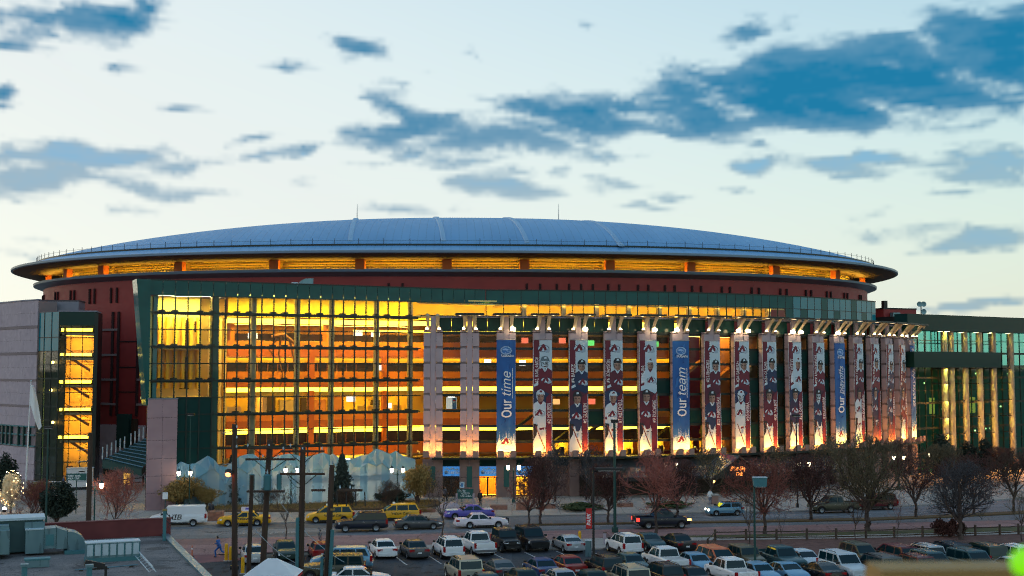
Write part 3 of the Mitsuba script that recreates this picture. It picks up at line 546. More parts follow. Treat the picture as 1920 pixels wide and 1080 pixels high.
for i in range(18):
    (x0, y0), (x1, y1) = PL[i], PL[i + 1]
    S = Frame((x0, y0), math.atan2(y1 - y0, x1 - x0)); L = math.hypot(x1 - x0, y1 - y0)
    a, b = 1.12, L - 1.12
    for q in range(2):
        add(wing, 'head_panel', S.box(a - .75 + (b - a + 1.5) / 2 * q + .02, a - .75 + (b - a + 1.5) / 2 * (q + 1) - .02, -.62, -.5, 20.97, 23.0), 'spandreldark')
    for k, (z1, z0) in enumerate(zip(ZS[:-1], ZS[1:])):
        m = 'pane'
        if (i >= 3 and k == 6) or (i >= 9 and k >= 2) or (i in (4, 6) and k == 4 and i > 5): m = 'spandreldark' if (i + k) % 3 else 'panemid'
        if i in (0,) and k == 7: m = 'pane'
        add(wing, 'pane', S.quad(a, b, -.5, z0, z1), m)
        bar = add(wing, 'transom', S.box(a - .1, b + .1, -.55, -.4, z0 - .16, z0 + .16), 'mullion')
    for t in (a, b): add(wing, 'mullion', S.box(t - .05, t + .05, -.6, -.1, 5.1, 20.9), 'mullion')
    add(wing, 'door_head', S.box(a, b, -.5, -.3, 3.95, 4.92), 'spandreldark')
    if i < 3:
        sg_ = add(wing, 'entrance_sign', S.box(a + .05, b - .05, -.28, -.1, 2.72, 3.92), 'signblue', emit=(.03, .16, .42), sw=.05)
        sv = lambda m, x, y: S.put(m, (a + b) / 2 + x, -.098, y)
        add(sg_, 'lettering', sv(text('center', .36, .006, 1.05), -.35, 3.02), 'letterwhite')
        add(sg_, 'emblem', sv(join([(np.array([[.24 * math.cos(q), .24 * math.sin(q), 0] for q in np.linspace(0, 2 * PI, 17)[:-1]] + [[0, 0, 0]]), np.array([[j, (j + 1) % 16, 16] for j in range(16)]))]), -.62, 3.2), 'clothwhite')
        add(sg_, 'emblem_wave', sv((np.array([[-.24, -.05, .006], [-.05, .03, .006], [.1, -.06, .006], [.24, .02, .006], [.2, -.14, .006], [0, -.24, .006], [-.2, -.14, .006]]), np.array([[0, 6, 1], [6, 5, 1], [1, 5, 2], [5, 4, 2], [2, 4, 3]])), -.62, 3.2), 'signblue')
        add(sg_, 'skyline', sv((np.array([[-.9, .1, 0], [-.5, .42, 0], [-.2, .22, 0], [.15, .5, 0], [.5, .2, 0], [.85, .36, 0], [.95, .1, 0], [.5, .12, 0], [.15, .3, 0], [-.2, .12, 0], [-.5, .3, 0]]), np.array([[0, 1, 10], [1, 2, 10], [2, 9, 10], [2, 3, 9], [3, 8, 9], [3, 4, 8], [4, 7, 8], [4, 5, 7], [5, 6, 7]])), 0, 3.32), 'clothwhite')
        for q in range(2):
            w = (b - a - .2) / 2
            d = add(wing, 'door', join([S.box(a + .1 + w * q, a + .18 + w * q, -.45, -.35, .14, 2.6), S.box(a + .02 + w * (q + 1), a + .1 + w * (q + 1), -.45, -.35, .14, 2.6), S.box(a + .1 + w * q, a + .1 + w * (q + 1), -.45, -.35, 2.5, 2.65), S.box(a + .1 + w * q, a + .1 + w * (q + 1), -.45, -.35, .14, .3)]), 'mullion')
            add(d, 'glass', S.quad(a + .18 + w * q, a + .02 + w * (q + 1), -.4, .3, 2.5), 'pane')
        if i >= 1:
            add(wing, 'lobby_wall', S.box(a - .6, b + .6, -3.4, -3.2, .14, 3.6), 'orange' if i == 1 else 'ochre')
            add(wing, 'lobby_light', S.down(a - .3, b + .3, -3.0, -1.2, 3.6), 'cream', emit=WARM * 22, sw=.6)
            add(wing, 'lobby_floor', S.box(a - .6, b + .6, -3.2, -.5, .12, .15), 'cream')
        else: add(wing, 'lobby_wall', S.box(a - .6, b + .6, -1.6, -1.5, .14, 4.6), 'intdark')
    else:
        add(wing, 'ground_floor_wall', S.box(a - .1, b + .1, -.5, -.35, .1, 3.95), 'stonebrown' if i % 2 else 'intdark')
    if 2 <= i <= 8 and i != 7:                                       # stairs crossing behind the bays
        zz0 = 5.4 + (i % 3) * 1.1
        add(wing, 'stair', hexa([S.p(a - .8, -2.2, zz0), S.p(b + .8, -2.2, zz0 + 2.9), S.p(b + .8, -3.4, zz0 + 2.9), S.p(a - .8, -3.4, zz0), S.p(a - .8, -2.2, zz0 + .35), S.p(b + .8, -2.2, zz0 + 3.25), S.p(b + .8, -3.4, zz0 + 3.25), S.p(a - .8, -3.4, zz0 + .35)]), 'intdark')
    if i in (7, 8, 9):
        add(wing, 'stair', hexa([S.p(a - .8, -1.6, 13.2 + i % 2), S.p(b + .8, -1.6, 16.0 + i % 2), S.p(b + .8, -2.6, 16.0 + i % 2), S.p(a - .8, -2.6, 13.2 + i % 2), S.p(a - .8, -1.6, 13.6 + i % 2), S.p(b + .8, -1.6, 16.4 + i % 2), S.p(b + .8, -2.6, 16.4 + i % 2), S.p(a - .8, -2.6, 13.6 + i % 2)]), 'intwood')
    if i in (3, 5, 6, 7, 8):
        add(wing, 'office_light', S.down(a, b, -3.4, -2.0, 6.95), 'cream', emit=WARM * 22, sw=.4)
        add(wing, 'office_wall', S.box(a - .5, b + .5, -3.9, -3.7, 5.1, 7.0), 'ochre')
        for q in range(3): add(wing, 'desk', S.box(a + .1 + .75 * q, a + .55 + .75 * q, -2.6, -2.0, 5.1, 5.5 + .35 * ((i + q) % 3)), 'intdark')
DK = PF[8:]
add(wing, 'dark_interior', ribbon(DK, -2.6, 5.1, 20.9), 'intwood')
add(wing, 'ceiling', sweep(PF, -8, -.65, 20.6, 20.8), 'interior')
add(wing, 'stair_light', PF[8].down(-3, 7, -2.4, -1.4, 20.5), 'cream', emit=WARM * 16, sw=.7)
add(wing, 'stair_light', PF[13].down(-3, 10, -2.4, -1.6, 20.5), 'cream', emit=WARM * 1.6, sw=.3)
for i, t, z, c in ((4, 2.3, 19.6, (.08, .8, .12)), (6, 2.3, 19.5, (.06, .7, .08)), (2, 2.6, 19.9, (1.0, .12, .04)), (3, 3.0, 19.9, (1.0, .14, .05)), (3, 2.2, 12.0, (1.1, .5, .12)), (4, 2.4, 12.0, (1.1, .12, .04)), (1, 2.3, 17.1, (2, 2.1, 2.2)), (2, 2.3, 17.0, (2, 2, 1.9)), (0, 2.2, 12.3, (2.2, 2.3, 2.4))):
    F = PF[i]; add(wing, 'screen', F.box(t - .45, t + .45, -2.5, -2.45, z - .35, z + .35), 'white', emit=c, sw=.05)
add(wing, 'drink_poster', PF[0].box(1.55, 2.9, -2.0, -1.95, 11.1, 12.6), 'clothwhite', emit=(.35, .36, .34), sw=.05)
pc = add(wing, 'drink_poster', PF[0].box(2.35, 2.85, -1.94, -1.9, 11.1, 12.5), 'signblue')
for c, y, mm in ((.0, .09, 'redsign'), (.0, -.07, 'letterwhite')):
    an = np.linspace(0, PI, 9) if y > 0 else np.linspace(PI, 2 * PI, 9)
    add(pc, 'emblem', PF[0].put((np.array([[.17 * math.cos(q), .17 * math.sin(q) + y * .3, 0] for q in an]), np.array([[0, j, j + 1] for j in range(1, 8)])), 2.6, -1.89, 12.1), mm)

# upper tier, set back
tier = thing('upper_glass_tier', 'curved upper storey band of dark teal glass above a lit yellow strip', 'glass band')
TP = [PF[i].p(0, -3.3 + 1.1 * (i - 2) / 14, 0)[:2] for i in range(2, 18)]
TP[0] = FA.p(42.45, 0, 0)[:2]
def lerp(a, b, u): return (a[0] + (b[0] - a[0]) * u, a[1] + (b[1] - a[1]) * u)
seg = [lerp(TP[i], TP[i + 1], u / 3) for i in range(len(TP) - 1) for u in range(3)] + [TP[-1]]
seg = seg[:-2]
TF = [Frame(p, math.atan2(seg[min(j + 1, len(seg) - 1)][1] - seg[max(j - 1, 0)][1], seg[min(j + 1, len(seg) - 1)][0] - seg[max(j - 1, 0)][0])) for j, p in enumerate(seg)]
for j in range(len(seg) - 1):
    (x0, y0), (x1, y1) = seg[j], seg[j + 1]; S = Frame(seg[j], math.atan2(y1 - y0, x1 - x0)); L = math.hypot(x1 - x0, y1 - y0)
    bright = j >= 28
    add(tier, 'upper_panel', S.box(.025, L - .025, -.12, 0, 24.74, 26.4), 'tealglass' if bright and j % 5 != 3 else 'spandrel')
    if bright: add(tier, 'lower_panel', S.box(.025, L - .025, -.12, 0, 23.1, 24.68), 'tealglass' if j % 5 not in (0, 3) else 'spandrel')
    else: add(tier, 'pane', S.quad(.03, L - .03, -.05, 23.1, 24.68), 'pane')
    add(tier, 'mullion', S.box(-.04, .04, -.13, .03, 23.0, 26.45), 'mullion')
    if j % 3 == 2 and not bright: add(tier, 'column', S.box(.2, .75, -1.2, -.6, 23.0, 25), 'column')
add(tier, 'transom', sweep(TF, -.1, .04, 24.67, 24.75), 'mullion')
add(tier, 'roof_edge', sweep(TF, -.4, .08, 26.4, 26.55), 'mullion')
LITF = [FA_ for FA_ in (Frame(FA.p(33, 0, 0)[:2], FA.a), Frame(FA.p(38, 0, 0)[:2], FA.a))] + TF[1:29]
add(tier, 'inner_wall', ribbon(LITF, -3.4, 22.9, 24.9), 'ochre')
add(tier, 'ceiling', sweep(LITF, -3.4, -.2, 24.9, 25.1), 'cream')
lv_ = ribbon(LITF, -.3, 24.5, 24.66); add(tier, 'ceiling_light', (lv_[0], lv_[1][:, ::-1]), 'cream', emit=WARM * 34, sw=1.5)
add(tier, 'floor', sweep(LITF, -3.4, -.15, 22.8, 23.02), 'cream')
add(wing, 'terrace_roof', sweep(PF, -3.6, .0, 22.72, 22.9), 'bluegrey')

# ---------------------------------------------------------------- banners
MAR, NAV, WHT, SKN, DRK, STE, RED, SIL = (.125, .010, .028), (.012, .028, .085), (.46, .60, .70), (.30, .19, .15), (.012, .014, .02), (.30, .40, .50), (.45, .02, .03), (.45, .55, .62)
class Print:
    """Flat printed shapes on one cloth, in banner units: x 0..2.4 across, y 0..14.2 up."""
    def __init__(s): s.V, s.F, s.C, s.n, s.z = [], [], [], 0, .004
    def poly(s, pts, c):
        g = sg.Polygon(pts).buffer(0).intersection(sg.box(.0, .0, 2.4, 14.2))
        for h in getattr(g, 'geoms', [g]):
            if h.is_empty or h.geom_type != 'Polygon': continue
            v, f = trimesh.creation.triangulate_polygon(h, engine='earcut')
            s.V.append(np.c_[v, np.full(len(v), s.z)]); s.F.append(np.asarray(f) + s.n); s.C.append(np.tile(c, (len(v), 1))); s.n += len(v)
        s.z += .0022
    def ell(s, x, y, rx, ry, c, a0=0, a1=2 * PI, n=16):
        s.poly([(x + rx * math.cos(a), y + ry * math.sin(a)) for a in np.linspace(a0, a1, n)], c)
    def emblem(s, x, y, k):
        s.ell(x, y, .62 * k, .36 * k, NAV); s.ell(x, y, .55 * k, .30 * k, WHT)
        s.poly([(x - .62 * k, y - .32 * k), (x - .02 * k, y + .48 * k), (x + .12 * k, y + .42 * k), (x + .42 * k, y - .18 * k), (x + .62 * k, y - .22 * k), (x + .5 * k, y - .42 * k), (x + .2 * k, y - .36 * k), (x - .02 * k, y + .1 * k), (x - .2 * k, y - .3 * k)], MAR)
        s.poly([(x + .1 * k, y - .3 * k), (x + .5 * k, y + .02 * k), (x + .7 * k, y - .12 * k), (x + .64 * k, y - .34 * k), (x + .3 * k, y - .46 * k)], STE)
    def player(s, x, y, k, jersey, trim, helmet, mask, rg, lean):
        """A hockey player from the waist up; y is the chin."""
        arm = lean
        s.poly([(x - 1.25 * k, y - 2.9 * k), (x - 1.2 * k, y - 1.0 * k), (x - .75 * k, y - .32 * k), (x - .3 * k, y - .05 * k), (x + .3 * k, y - .05 * k), (x + .75 * k, y - .35 * k), (x + 1.2 * k, y - 1.1 * k), (x + 1.3 * k, y - 2.9 * k), (x + .6 * k, y - 3.5 * k), (x - .6 * k, y - 3.5 * k)], jersey)
        s.poly([(x - 1.25 * k, y - 1.9 * k), (x - .8 * k, y - 1.7 * k), (x - .75 * k, y - 2.0 * k), (x - 1.25 * k, y - 2.2 * k)], trim)
        s.poly([(x + .8 * k, y - 1.7 * k), (x + 1.28 * k, y - 1.9 * k), (x + 1.28 * k, y - 2.2 * k), (x + .78 * k, y - 2.0 * k)], trim)
        s.poly([(x - .34 * k, y - .02 * k), (x + .34 * k, y - .02 * k), (x + .12 * k, y - .42 * k), (x - .05 * k, y - .5 * k)], trim)
        s.poly([(x - .16 * k, y - .02 * k), (x + .16 * k, y - .02 * k), (x + .04 * k, y - .3 * k)], DRK)
        s.poly([(x - 1.2 * k, y - 3.3 * k), (x + 1.2 * k, y - 3.05 * k), (x + 1.2 * k, y - 3.3 * k), (x - 1.2 * k, y - 3.55 * k)], trim)
        s.emblem(x + .12 * arm, y - 1.45 * k, .95 * k)
        s.ell(x, y + .42 * k, .40 * k, .56 * k, SKN if not mask else WHT)
        s.ell(x + .2 * k * arm, y + .34 * k, .2 * k, .42 * k, tuple(q * .62 for q in (SKN if not mask else SIL)))
        s.poly([(x - .2 * k, y + .13 * k), (x + .2 * k, y + .13 * k), (x + .12 * k, y + .03 * k), (x - .12 * k, y + .03 * k)], (.2, .09, .07))
        for e in (-1, 1): s.poly([(x + e * .09 * k, y + .50 * k), (x + e * .27 * k, y + .52 * k), (x + e * .25 * k, y + .42 * k), (x + e * .1 * k, y + .42 * k)], DRK)
        if mask:
            for q in (.1, .25, .4, .56): s.poly([(x - .36 * k, y + q * k), (x + .36 * k, y + q * k), (x + .36 * k, y + (q + .04) * k), (x - .36 * k, y + (q + .04) * k)], DRK)
        s.poly([(x - .5 * k, y + .58 * k), (x - .5 * k, y + .9 * k), (x - .32 * k, y + 1.2 * k), (x, y + 1.32 * k), (x + .32 * k, y + 1.2 * k), (x + .5 * k, y + .9 * k), (x + .5 * k, y + .58 * k), (x + .4 * k, y + .72 * k), (x - .4 * k, y + .72 * k)], helmet)
        s.poly([(x - .5 * k, y + .62 * k), (x - .38 * k, y + .6 * k), (x - .34 * k, y + .1 * k), (x - .44 * k, y + .2 * k)], helmet)
        s.poly([(x - .12 * k, y + .95 * k), (x + .2 * k, y + .98 * k), (x + .16 * k, y + 1.18 * k), (x - .05 * k, y + 1.2 * k)], trim)
    def mesh(s): return (np.vstack(s.V), np.vstack(s.F)), np.vstack(s.C)
BH = 14.2; BZ = 5.72
NAMES = {3: ('#1 VARLAMOV', '#2 HOLDEN'), 4: ('#4 BARRIE', '#5 GUENIN'), 5: ('#6 JOHNSON', '#7 MITCHELL'), 6: ('#8 HEJDA', '#9 DUCHENE'), 8: ('#11 McGINN', '#15 PARENTEAU'), 9: ('#16 SARICH', '#20 BERRA'), 10: ('#24 CLICHE', '#25 TALBOT'), 11: ('#26 STASTNY', '#28 CAREY'), 12: ('#29 MACKINNON', '#35 GIGUERE'), 14: ('#40 TANGUAY', '#54 BORDELEAU'), 15: ('#44 WILSON', ''), 16: ('#55 McLEOD', '#61 BENOIT'), 17: ('#90 MALONE', '#77 HISHON')}
WORDS = {2: 'time', 7: 'team', 13: 'playoffs', 18: '#WhyNotUs'}
LAB = {2: 'blue banner reading Our time, leftmost hanging banner on the stone pilasters', 3: 'player banner numbered 1 and 2, just right of the Our time banner', 4: 'player banner numbered 4 and 5 on a stone pilaster', 5: 'player banner numbered 6 and 7 with white jersey below', 6: 'player banner numbered 8 and 9, left of the Our team banner', 7: 'blue banner reading Our team between the player banners',
       8: 'player banner numbered 11 and 15, just right of the Our team banner', 9: 'player banner numbered 16 and 20 with a masked goalkeeper in white', 10: 'player banner numbered 24 and 25 in dark red', 11: 'player banner numbered 26 and 28 with a white jersey at the top', 12: 'player banner numbered 29 and 35, left of the Our playoffs banner', 13: 'blue banner reading Our playoffs on the curving front', 14: 'player banner numbered 40, just right of the Our playoffs banner', 15: 'narrow dark player banner numbered 44 on the curving front', 16: 'third player banner right of the Our playoffs banner', 17: 'last red player banner before the end of the curving front', 18: 'narrow blue banner at the far right end of the curving front'}
for i in range(2, 19):
    F = PF[i]; rg = random.Random(40 + i); bn = thing('banner', LAB[i], 'banner', 'banners hanging on the pilasters')
    pw = 2.4 if i < 18 else 2.0
    off = -.05 if i < 12 else .0
    t0, n0 = off - 1.2, .60
    put = lambda m, x=0.0, y=0.0, z=0.0: F.put(m, t0 + x, n0 + z, BZ + y)
    blue = i in WORDS
    add(bn, 'cloth', F.box(t0, t0 + pw, n0 - .03, n0, BZ, BZ + BH), 'clothblue' if blue else 'clothwhite')
    for z in (BZ, BZ + BH): add(bn, 'pole', tube([F.p(t0 - .05, n0 - .02, z), F.p(t0 + pw + .05, n0 - .02, z)], .05, 6), 'steel')
    pr = Print()
    if blue:
        pts = [(0, 0)]
        for q in range(17): pts += [(q * .15, rg.uniform(.8, 1.6)), (q * .15 + .07, rg.uniform(1.9, 3.3) - abs(q - 8) * .05)]
        pr.poly(pts + [(2.4, 0)], (.42, .55, .75)); pr.poly([(x, y * .55) for x, y in pts] + [(2.4, 0)], (.66, .70, .78))
        pr.emblem(1.2, 1.35, 1.05)
        for q in range(26):
            x, y, w, h = rg.uniform(0, 2.3), rg.uniform(3, 13.8), rg.uniform(.1, .7), rg.uniform(.1, 1.3)
            pr.poly([(x, y), (x + w * .6, y + h * .2), (x + w, y + h), (x + w * .3, y + h * .7)], rg.choice([(.010, .085, .32), (.022, .15, .43), (.006, .05, .22)]))
        pr.ell(1.2, 12.85, .72, .52, WHT); pr.ell(1.2, 12.85, .62, .42, (.03, .16, .5))
        pr.poly([(.62, 12.95), (1.1, 13.1), (1.75, 12.9), (1.2, 12.85)], (.3, .5, .75))
        for sx, sy in ((.9, 12.9), (1.3, 12.8), (1.45, 12.95), (1.4, 12.65), (1.15, 12.6), (1.6, 12.75)): pr.ell(sx, sy, .06, .06, WHT, n=7)
    else:
        pr.poly([(0, 6.6), (.80, 6.2), (.80, 14.2), (0, 14.2)], MAR); pr.poly([(0, 6.6), (.05, 6.6), (.05, 14.2), (0, 14.2)], WHT)
        pr.emblem(1.3, 13.1, 1.25)
        w1, w2 = i in (6, 11), i in (3, 5, 9, 14)
        J1, J2 = (MAR, NAV, (.09, .012, .03))[i % 3], (NAV, MAR, (.10, .012, .03), (.03, .02, .06))[i % 4]
        pr.player(1.5 + .1 * (i % 3), 10.35 + .12 * (i % 4), 1.06 + .06 * (i % 2), WHT if w1 else J1, MAR if w1 else WHT, WHT if i in (6, 11) else ((.10, .16, .2) if i == 3 else DRK), i == 3, rg, 1)
        pr.poly([(0, 7.6), (.9, 7.9), (2.4, 7.2), (2.4, 4.5), (0, 4.5)], NAV if i % 2 else (.07, .01, .03))
        pr.player(.92 + .08 * (i % 3), 6.2 + .1 * (i % 4), 1.08 + .06 * ((i + 1) % 2), WHT if w2 else J2, MAR if w2 else WHT, WHT if i in (3, 5, 9) else DRK, i in (9, 12), rg, -1)
        pr.poly([(0, 3.5), (.7, 3.2), (1.0, 1.9), (1.5, 3.3), (1.6, 0), (0, 0)], WHT if i not in (15, 16) else (.08, .02, .04))
        pr.poly([(.0, 3.6), (.55, 3.5), (.4, 2.2), (.0, 1.5)], DRK if i != 9 else WHT)
        pr.poly([(.2, 3.3), (.35, 3.3), (1.5, .5), (1.4, .4)], (.16, .05, .04))
        pr.poly([(1.62, 6.9), (2.4, 7.6), (2.4, 0), (1.62, 0)], MAR); pr.poly([(2.34, 0), (2.4, 0), (2.4, 7.3), (2.34, 7.3)], WHT)
    (pm, pc_) = pr.mesh(); sc = pw / 2.4
    pm = (pm[0] * [sc, 1, 1], pm[1])
    v, f = put(pm)
    add(bn, 'print', (v, f), 'print', color=pc_, kind='stuff')
    def vert(s, h, x, y, sx=.62, slant=0.0, bold=True, name='lettering'):
        m = text(s, h, .008, sx, slant, bold)
        r = (np.c_[-m[0][:, 1] * sc, m[0][:, 0], m[0][:, 2]], m[1])
        add(bn, name, put(r, x * sc, y, pr.z + .004), 'letterwhite')
        return m[0][:, 0].max()
    if blue:
        wo = vert('Our', 1.2, 1.85, 4.3 if i < 18 else 4.9, .82) if i < 18 else 0
        vert(WORDS[i], 1.15 if i != 13 else 1.0, 1.78, (4.3 + wo + .3) if i < 18 else 4.6, 1.0 if i != 13 else .74, .24, False)
        if i < 18: add(bn, 'underline', put(quad([1.98, 4.4 + wo, pr.z], [2.05, 4.4 + wo, pr.z], [2.05, 10.6, pr.z], [1.98, 10.6, pr.z])), 'letterwhite')
        m = text('SUBARU', .26, .008, 1.15); add(bn, 'lettering', put((m[0] * [sc, 1, 1], m[1]), .52 * sc, 12.02, pr.z + .004), 'letterwhite')
    else:
        a, b = NAMES[i]
        vert(a, .44, .64, 8.75 if len(a) < 12 else 8.5, .76, bold=False)
        if b: vert(b, .44, 2.2, 3.1 if len(b) > 11 else 3.6, .76, bold=False)

# ---------------------------------------------------------------- grill awning below the banners
aw = thing('restaurant_awning', 'long dark sloping metal awning with a gable and an orange neon sign', 'awning')
AF = PF[4:13]
def slope(fr, n0, z0, n1, z1):
    v = [p for F in fr for p in (F.p(0, n0, z0), F.p(0, n1, z1), F.p(0, n1, z1 - .12), F.p(0, n0, z0 - .12))]; f = []
    for i in range(len(fr) - 1):
        for j in range(4): a, b = i * 4 + j, i * 4 + (j + 1) % 4; f += [[a, a + 4, b + 4], [a, b + 4, b]]
    return np.array(v), np.array(f)
AF2 = [Frame(lerp(PL[i], PL[i + 1], u / 4), PH[i] * (1 - u / 4) + PH[i + 1] * u / 4) for i in range(4, 12) for u in range(4)] + [PF[12]]
add(aw, 'roof', slope(AF2, .9, 4.75, 4.6, 2.75), 'awningmetal')
for F in AF2:
    q = [F.p(0, .9, 4.8), F.p(0, 4.6, 2.8)]
    add(aw, 'seam', tube([q[0], q[1]], .035, 4), 'awningmetal')
add(aw, 'fascia', sweep(AF2, 4.45, 4.62, 2.25, 2.72), 'black')
add(aw, 'back_wall', ribbon(AF2, .7, .1, 2.8), 'intdark')
for F in AF2[::4]: add(aw, 'post', F.box(-.1, .1, 4.3, 4.5, .1, 2.4), 'black')
GF = Frame(lerp(PL[8], PL[9], .05), PH[8] + .03)
for s in (-1, 1):
    add(aw, 'gable_roof', hexa([GF.p(0, .8, 5.05), GF.p(0, 6.2, 5.05), GF.p(s * 4.4, 6.2, 2.35), GF.p(s * 4.4, .8, 2.35), GF.p(0, .8, 5.2), GF.p(0, 6.2, 5.2), GF.p(s * 4.5, 6.2, 2.45), GF.p(s * 4.5, .8, 2.45)]), 'awningmetal')
    for q in range(9): add(aw, 'seam', tube([GF.p(0, 1.0 + .62 * q, 5.22), GF.p(s * 4.45, 1.0 + .62 * q, 2.5)], .035, 4), 'awningmetal')
add(aw, 'gable_face', (np.array([GF.p(-4.0, 5.8, 2.4), GF.p(4.0, 5.8, 2.4), GF.p(0, 5.8, 4.95)]), np.array([[0, 1, 2]])), 'black')
for q, (s_, x, z, h) in enumerate((('Blue Sky', -1.25, 3.35, .52), ('Grill', -.45, 2.65, .5))):
    add(aw, 'neon_lettering', GF.put(text(s_, h, .03, .8, .25, False), x, 5.86, z), 'orange', emit=(4.2, 1.1, .22), sw=.1)
add(aw, 'porch_lamp', ball(.2, GF.p(-3.3, 5.2, 2.0), 2), 'lampglass', smooth=True, emit=(6, 2.6, .5), sw=.1)

# ---------------------------------------------------------------- glass wing on the right
rw = thing('east_glass_wing', 'dark teal glass wing with round orange lit columns at the right edge', 'glass building')
FR = Frame((62.2, 191.5), math.radians(33))
RT = [1.62 * k for k in range(25)]
add(rw, 'roof_band', FR.box(-3, 46, -.6, 1.9, 22.25, 24.75), 'spandreldark')
add(rw, 'roof', FR.box(-3, 46, -16, -.6, 23.6, 24.4), 'mullion')
add(rw, 'projecting_band', FR.box(-2, 19.4, -.2, 2.2, 16.5, 18.95), 'spandreldark')
for k, (a, b) in enumerate(zip(RT[:-1], RT[1:])):
    for z1, z0 in zip([22.25] + ZK[1:] , ZK[1:] + [.1]):
        if z0 >= 16.4 and z1 <= 19 and b < 19.5: continue
        add(rw, 'pane', FR.quad(a, b, 0, z0, z1), 'paneteal')
    add(rw, 'mullion', FR.box(a - .05, a + .05, -.1, .08, .1, 22.3), 'mullion')
for k, z in enumerate(ZK[1:]): add(rw, 'transom', FR.box(0, 40, -.12, .10, z - (.16 if k % 2 else .05), z + (.16 if k % 2 else .05)), 'mullion')
for k in range(16): add(rw, 'rear_mullion', FR.box(2.5 * k - .05, 2.5 * k + .05, -13.1, -13, 16.8, 23.6), 'mullion')
add(rw, 'rear_transom', FR.box(0, 40, -13.1, -13, 20.7, 20.85), 'mullion')
add(rw, 'floor', FR.box(-2, 46, -13, -.4, 16.5, 16.9), 'interior')
add(rw, 'inner_wall', FR.box(-2, 46, -11, -10.6, .1, 16.5), 'greenmetal')
for px in (6.54, 8.24, 11.69, 15.35, 18.93, 23.59):
    n = 1.1
    add(rw, 'column', tube([FR.p(px, n, .1), FR.p(px, n, 22.6)], .5, 14), 'column', smooth=40)
    for z in (22.1, 16.3, 13.9, 11.2, 8.6, 6.0):
        add(rw, 'column_light', FR.down(px - 2.25, px - 1.55, n + .5, n + 1.2, z), 'lampglass', emit=FL * (230 if z > 12 else 170 if z > 7 else 110), sw=.5)  # lamps added only to make the columns glow orange
        add(rw, 'light_arm', FR.box(px - 1.96, px - 1.84, .1, n + 1.2, z + .01, z + .12), 'black')  # bracket added to hold the made-up column lamp
    add(rw, 'plinth', FR.box(px - .7, px + .7, n - .7, n + .7, .1, 1.5), 'brick')
rg = random.Random(9)
for k in range(14): add(rw, 'hall_lamp', ball(.13, FR.p(rg.uniform(1, 34), rg.uniform(-8, -1), rg.choice((6.2, 9.8, 14.0, 15.5))), 1), 'lampglass', smooth=True, emit=(9, 6, 2), sw=.03)
for k in range(5): add(rw, 'lit_poster', FR.box(4 + 5.2 * k, 5.3 + 5.2 * k, -4.1, -4, 6.0 + k % 2 * 3, 8.6 + k % 2 * 3), 'orange', emit=(.9, .35, .08), sw=.03)
add(rw, 'lit_panel', FR.box(.3, 1.6, -2.2, -2.1, 5.0, 15.5), 'ochre', emit=WARM * .55, sw=.1)
add(rw, 'ceiling_light', FR.down(3, 40, -6, -5.2, 16.4), 'cream', emit=WARM * 10, sw=.8)
pb = thing('plant_room', 'dark red plant room on the roof right of the arena', 'rooftop structure')
FP = Frame((60.18, 199), .35)
add(pb, 'wall', FP.box(.2, 6.6, -8, 0, 22, 26.0), 'redwall'); add(pb, 'cap', FP.box(.1, 6.7, -8.1, .1, 26.0, 26.2), 'black')
add(pb, 'deck', FP.box(-.5, 9, -8, 1.6, 23.4, 24.4), 'greenmetal'); add(pb, 'vent_stack', FP.box(.9, 1.6, -1.5, -.8, 26.2, 27.4), 'black')
add(pb, 'air_unit', FP.box(1.2, 2.6, .3, 1.1, 24.4, 25.4), 'galv'); add(pb, 'air_unit', FP.box(3.0, 5.4, .3, 1.0, 24.4, 24.9), 'galv')
fl = thing('floodlight_cluster', 'three round floodlights clustered on a roof mast', 'floodlight')
FX = (65.43, 196)
add(fl, 'mast', tube([[*FX, 23.5], [*FX, 26.8]], .09, 6), 'black')
for dx, dz in ((-.35, 26.6), (.3, 26.6), (.3, 25.4)): add(fl, 'lamp_head', (lathe([(.01, 0), (.2, .02), (.42, .3), (.44, .4), (.01, .36)], 12)[0] @ np.array([[1., 0, 0], [0, 0, 1], [0, -1, 0]]) + np.array([FX[0] + dx, FX[1], dz]), lathe([(.01, 0), (.2, .02), (.42, .3), (.44, .4), (.01, .36)], 12)[1]), 'galv')

# ---------------------------------------------------------------- stair tower and stone wing on the left
st = thing('stair_tower', 'glass stair tower with yellow lit landings beside the stone wing', 'stair tower')
A0, B0, C0 = (-69.06, 178.5), (-64.59, 175.0), (-59.70, 176.0)
F1 = Frame(A0, math.atan2(B0[1] - A0[1], B0[0] - A0[0])); F2 = Frame(B0, math.atan2(C0[1] - B0[1], C0[0] - B0[0]))
L1, L2 = math.hypot(B0[0] - A0[0], B0[1] - A0[1]), math.hypot(C0[0] - B0[0], C0[1] - B0[1])
add(st, 'roof_band', F2.box(0, L2, -.3, .05, 22.45, 24.4), 'spandreldark')
add(st, 'roof', F2.box(-.1, L2 + .1, -5, .1, 24.4, 24.6), 'bluegrey')
G2 = [22.4] + ZK[1:] + [.15]
for z1, z0 in zip(G2[:-1], G2[1:]):
    for k in range(3):
        add(st, 'pane', F2.quad(L2 * k / 3.15 + .05, L2 * (k + 1) / 3.15, 0, z0, z1), 'pane')
        add(st, 'side_pane', F1.quad(L1 * k / 3, L1 * (k + 1) / 3, 0, z0, z1), 'tealglass' if z0 > 18 else 'panemid')
    for F, L in ((F1, L1), (F2, L2)): add(st, 'transom', F.box(0, L, -.1, .08, z0 - .05, z0 + .05), 'mullion')
for k in range(3): add(st, 'side_pane', F1.quad(L1 * k / 3, L1 * (k + 1) / 3, 0, 22.4, 24.4), 'tealglass')
add(st, 'side_screen', F1.box(0, L1 + .1, -1.1, -1.0, .2, 22.3), 'intdark')  # added dark screen, keeps the yellow interior light off the side panes
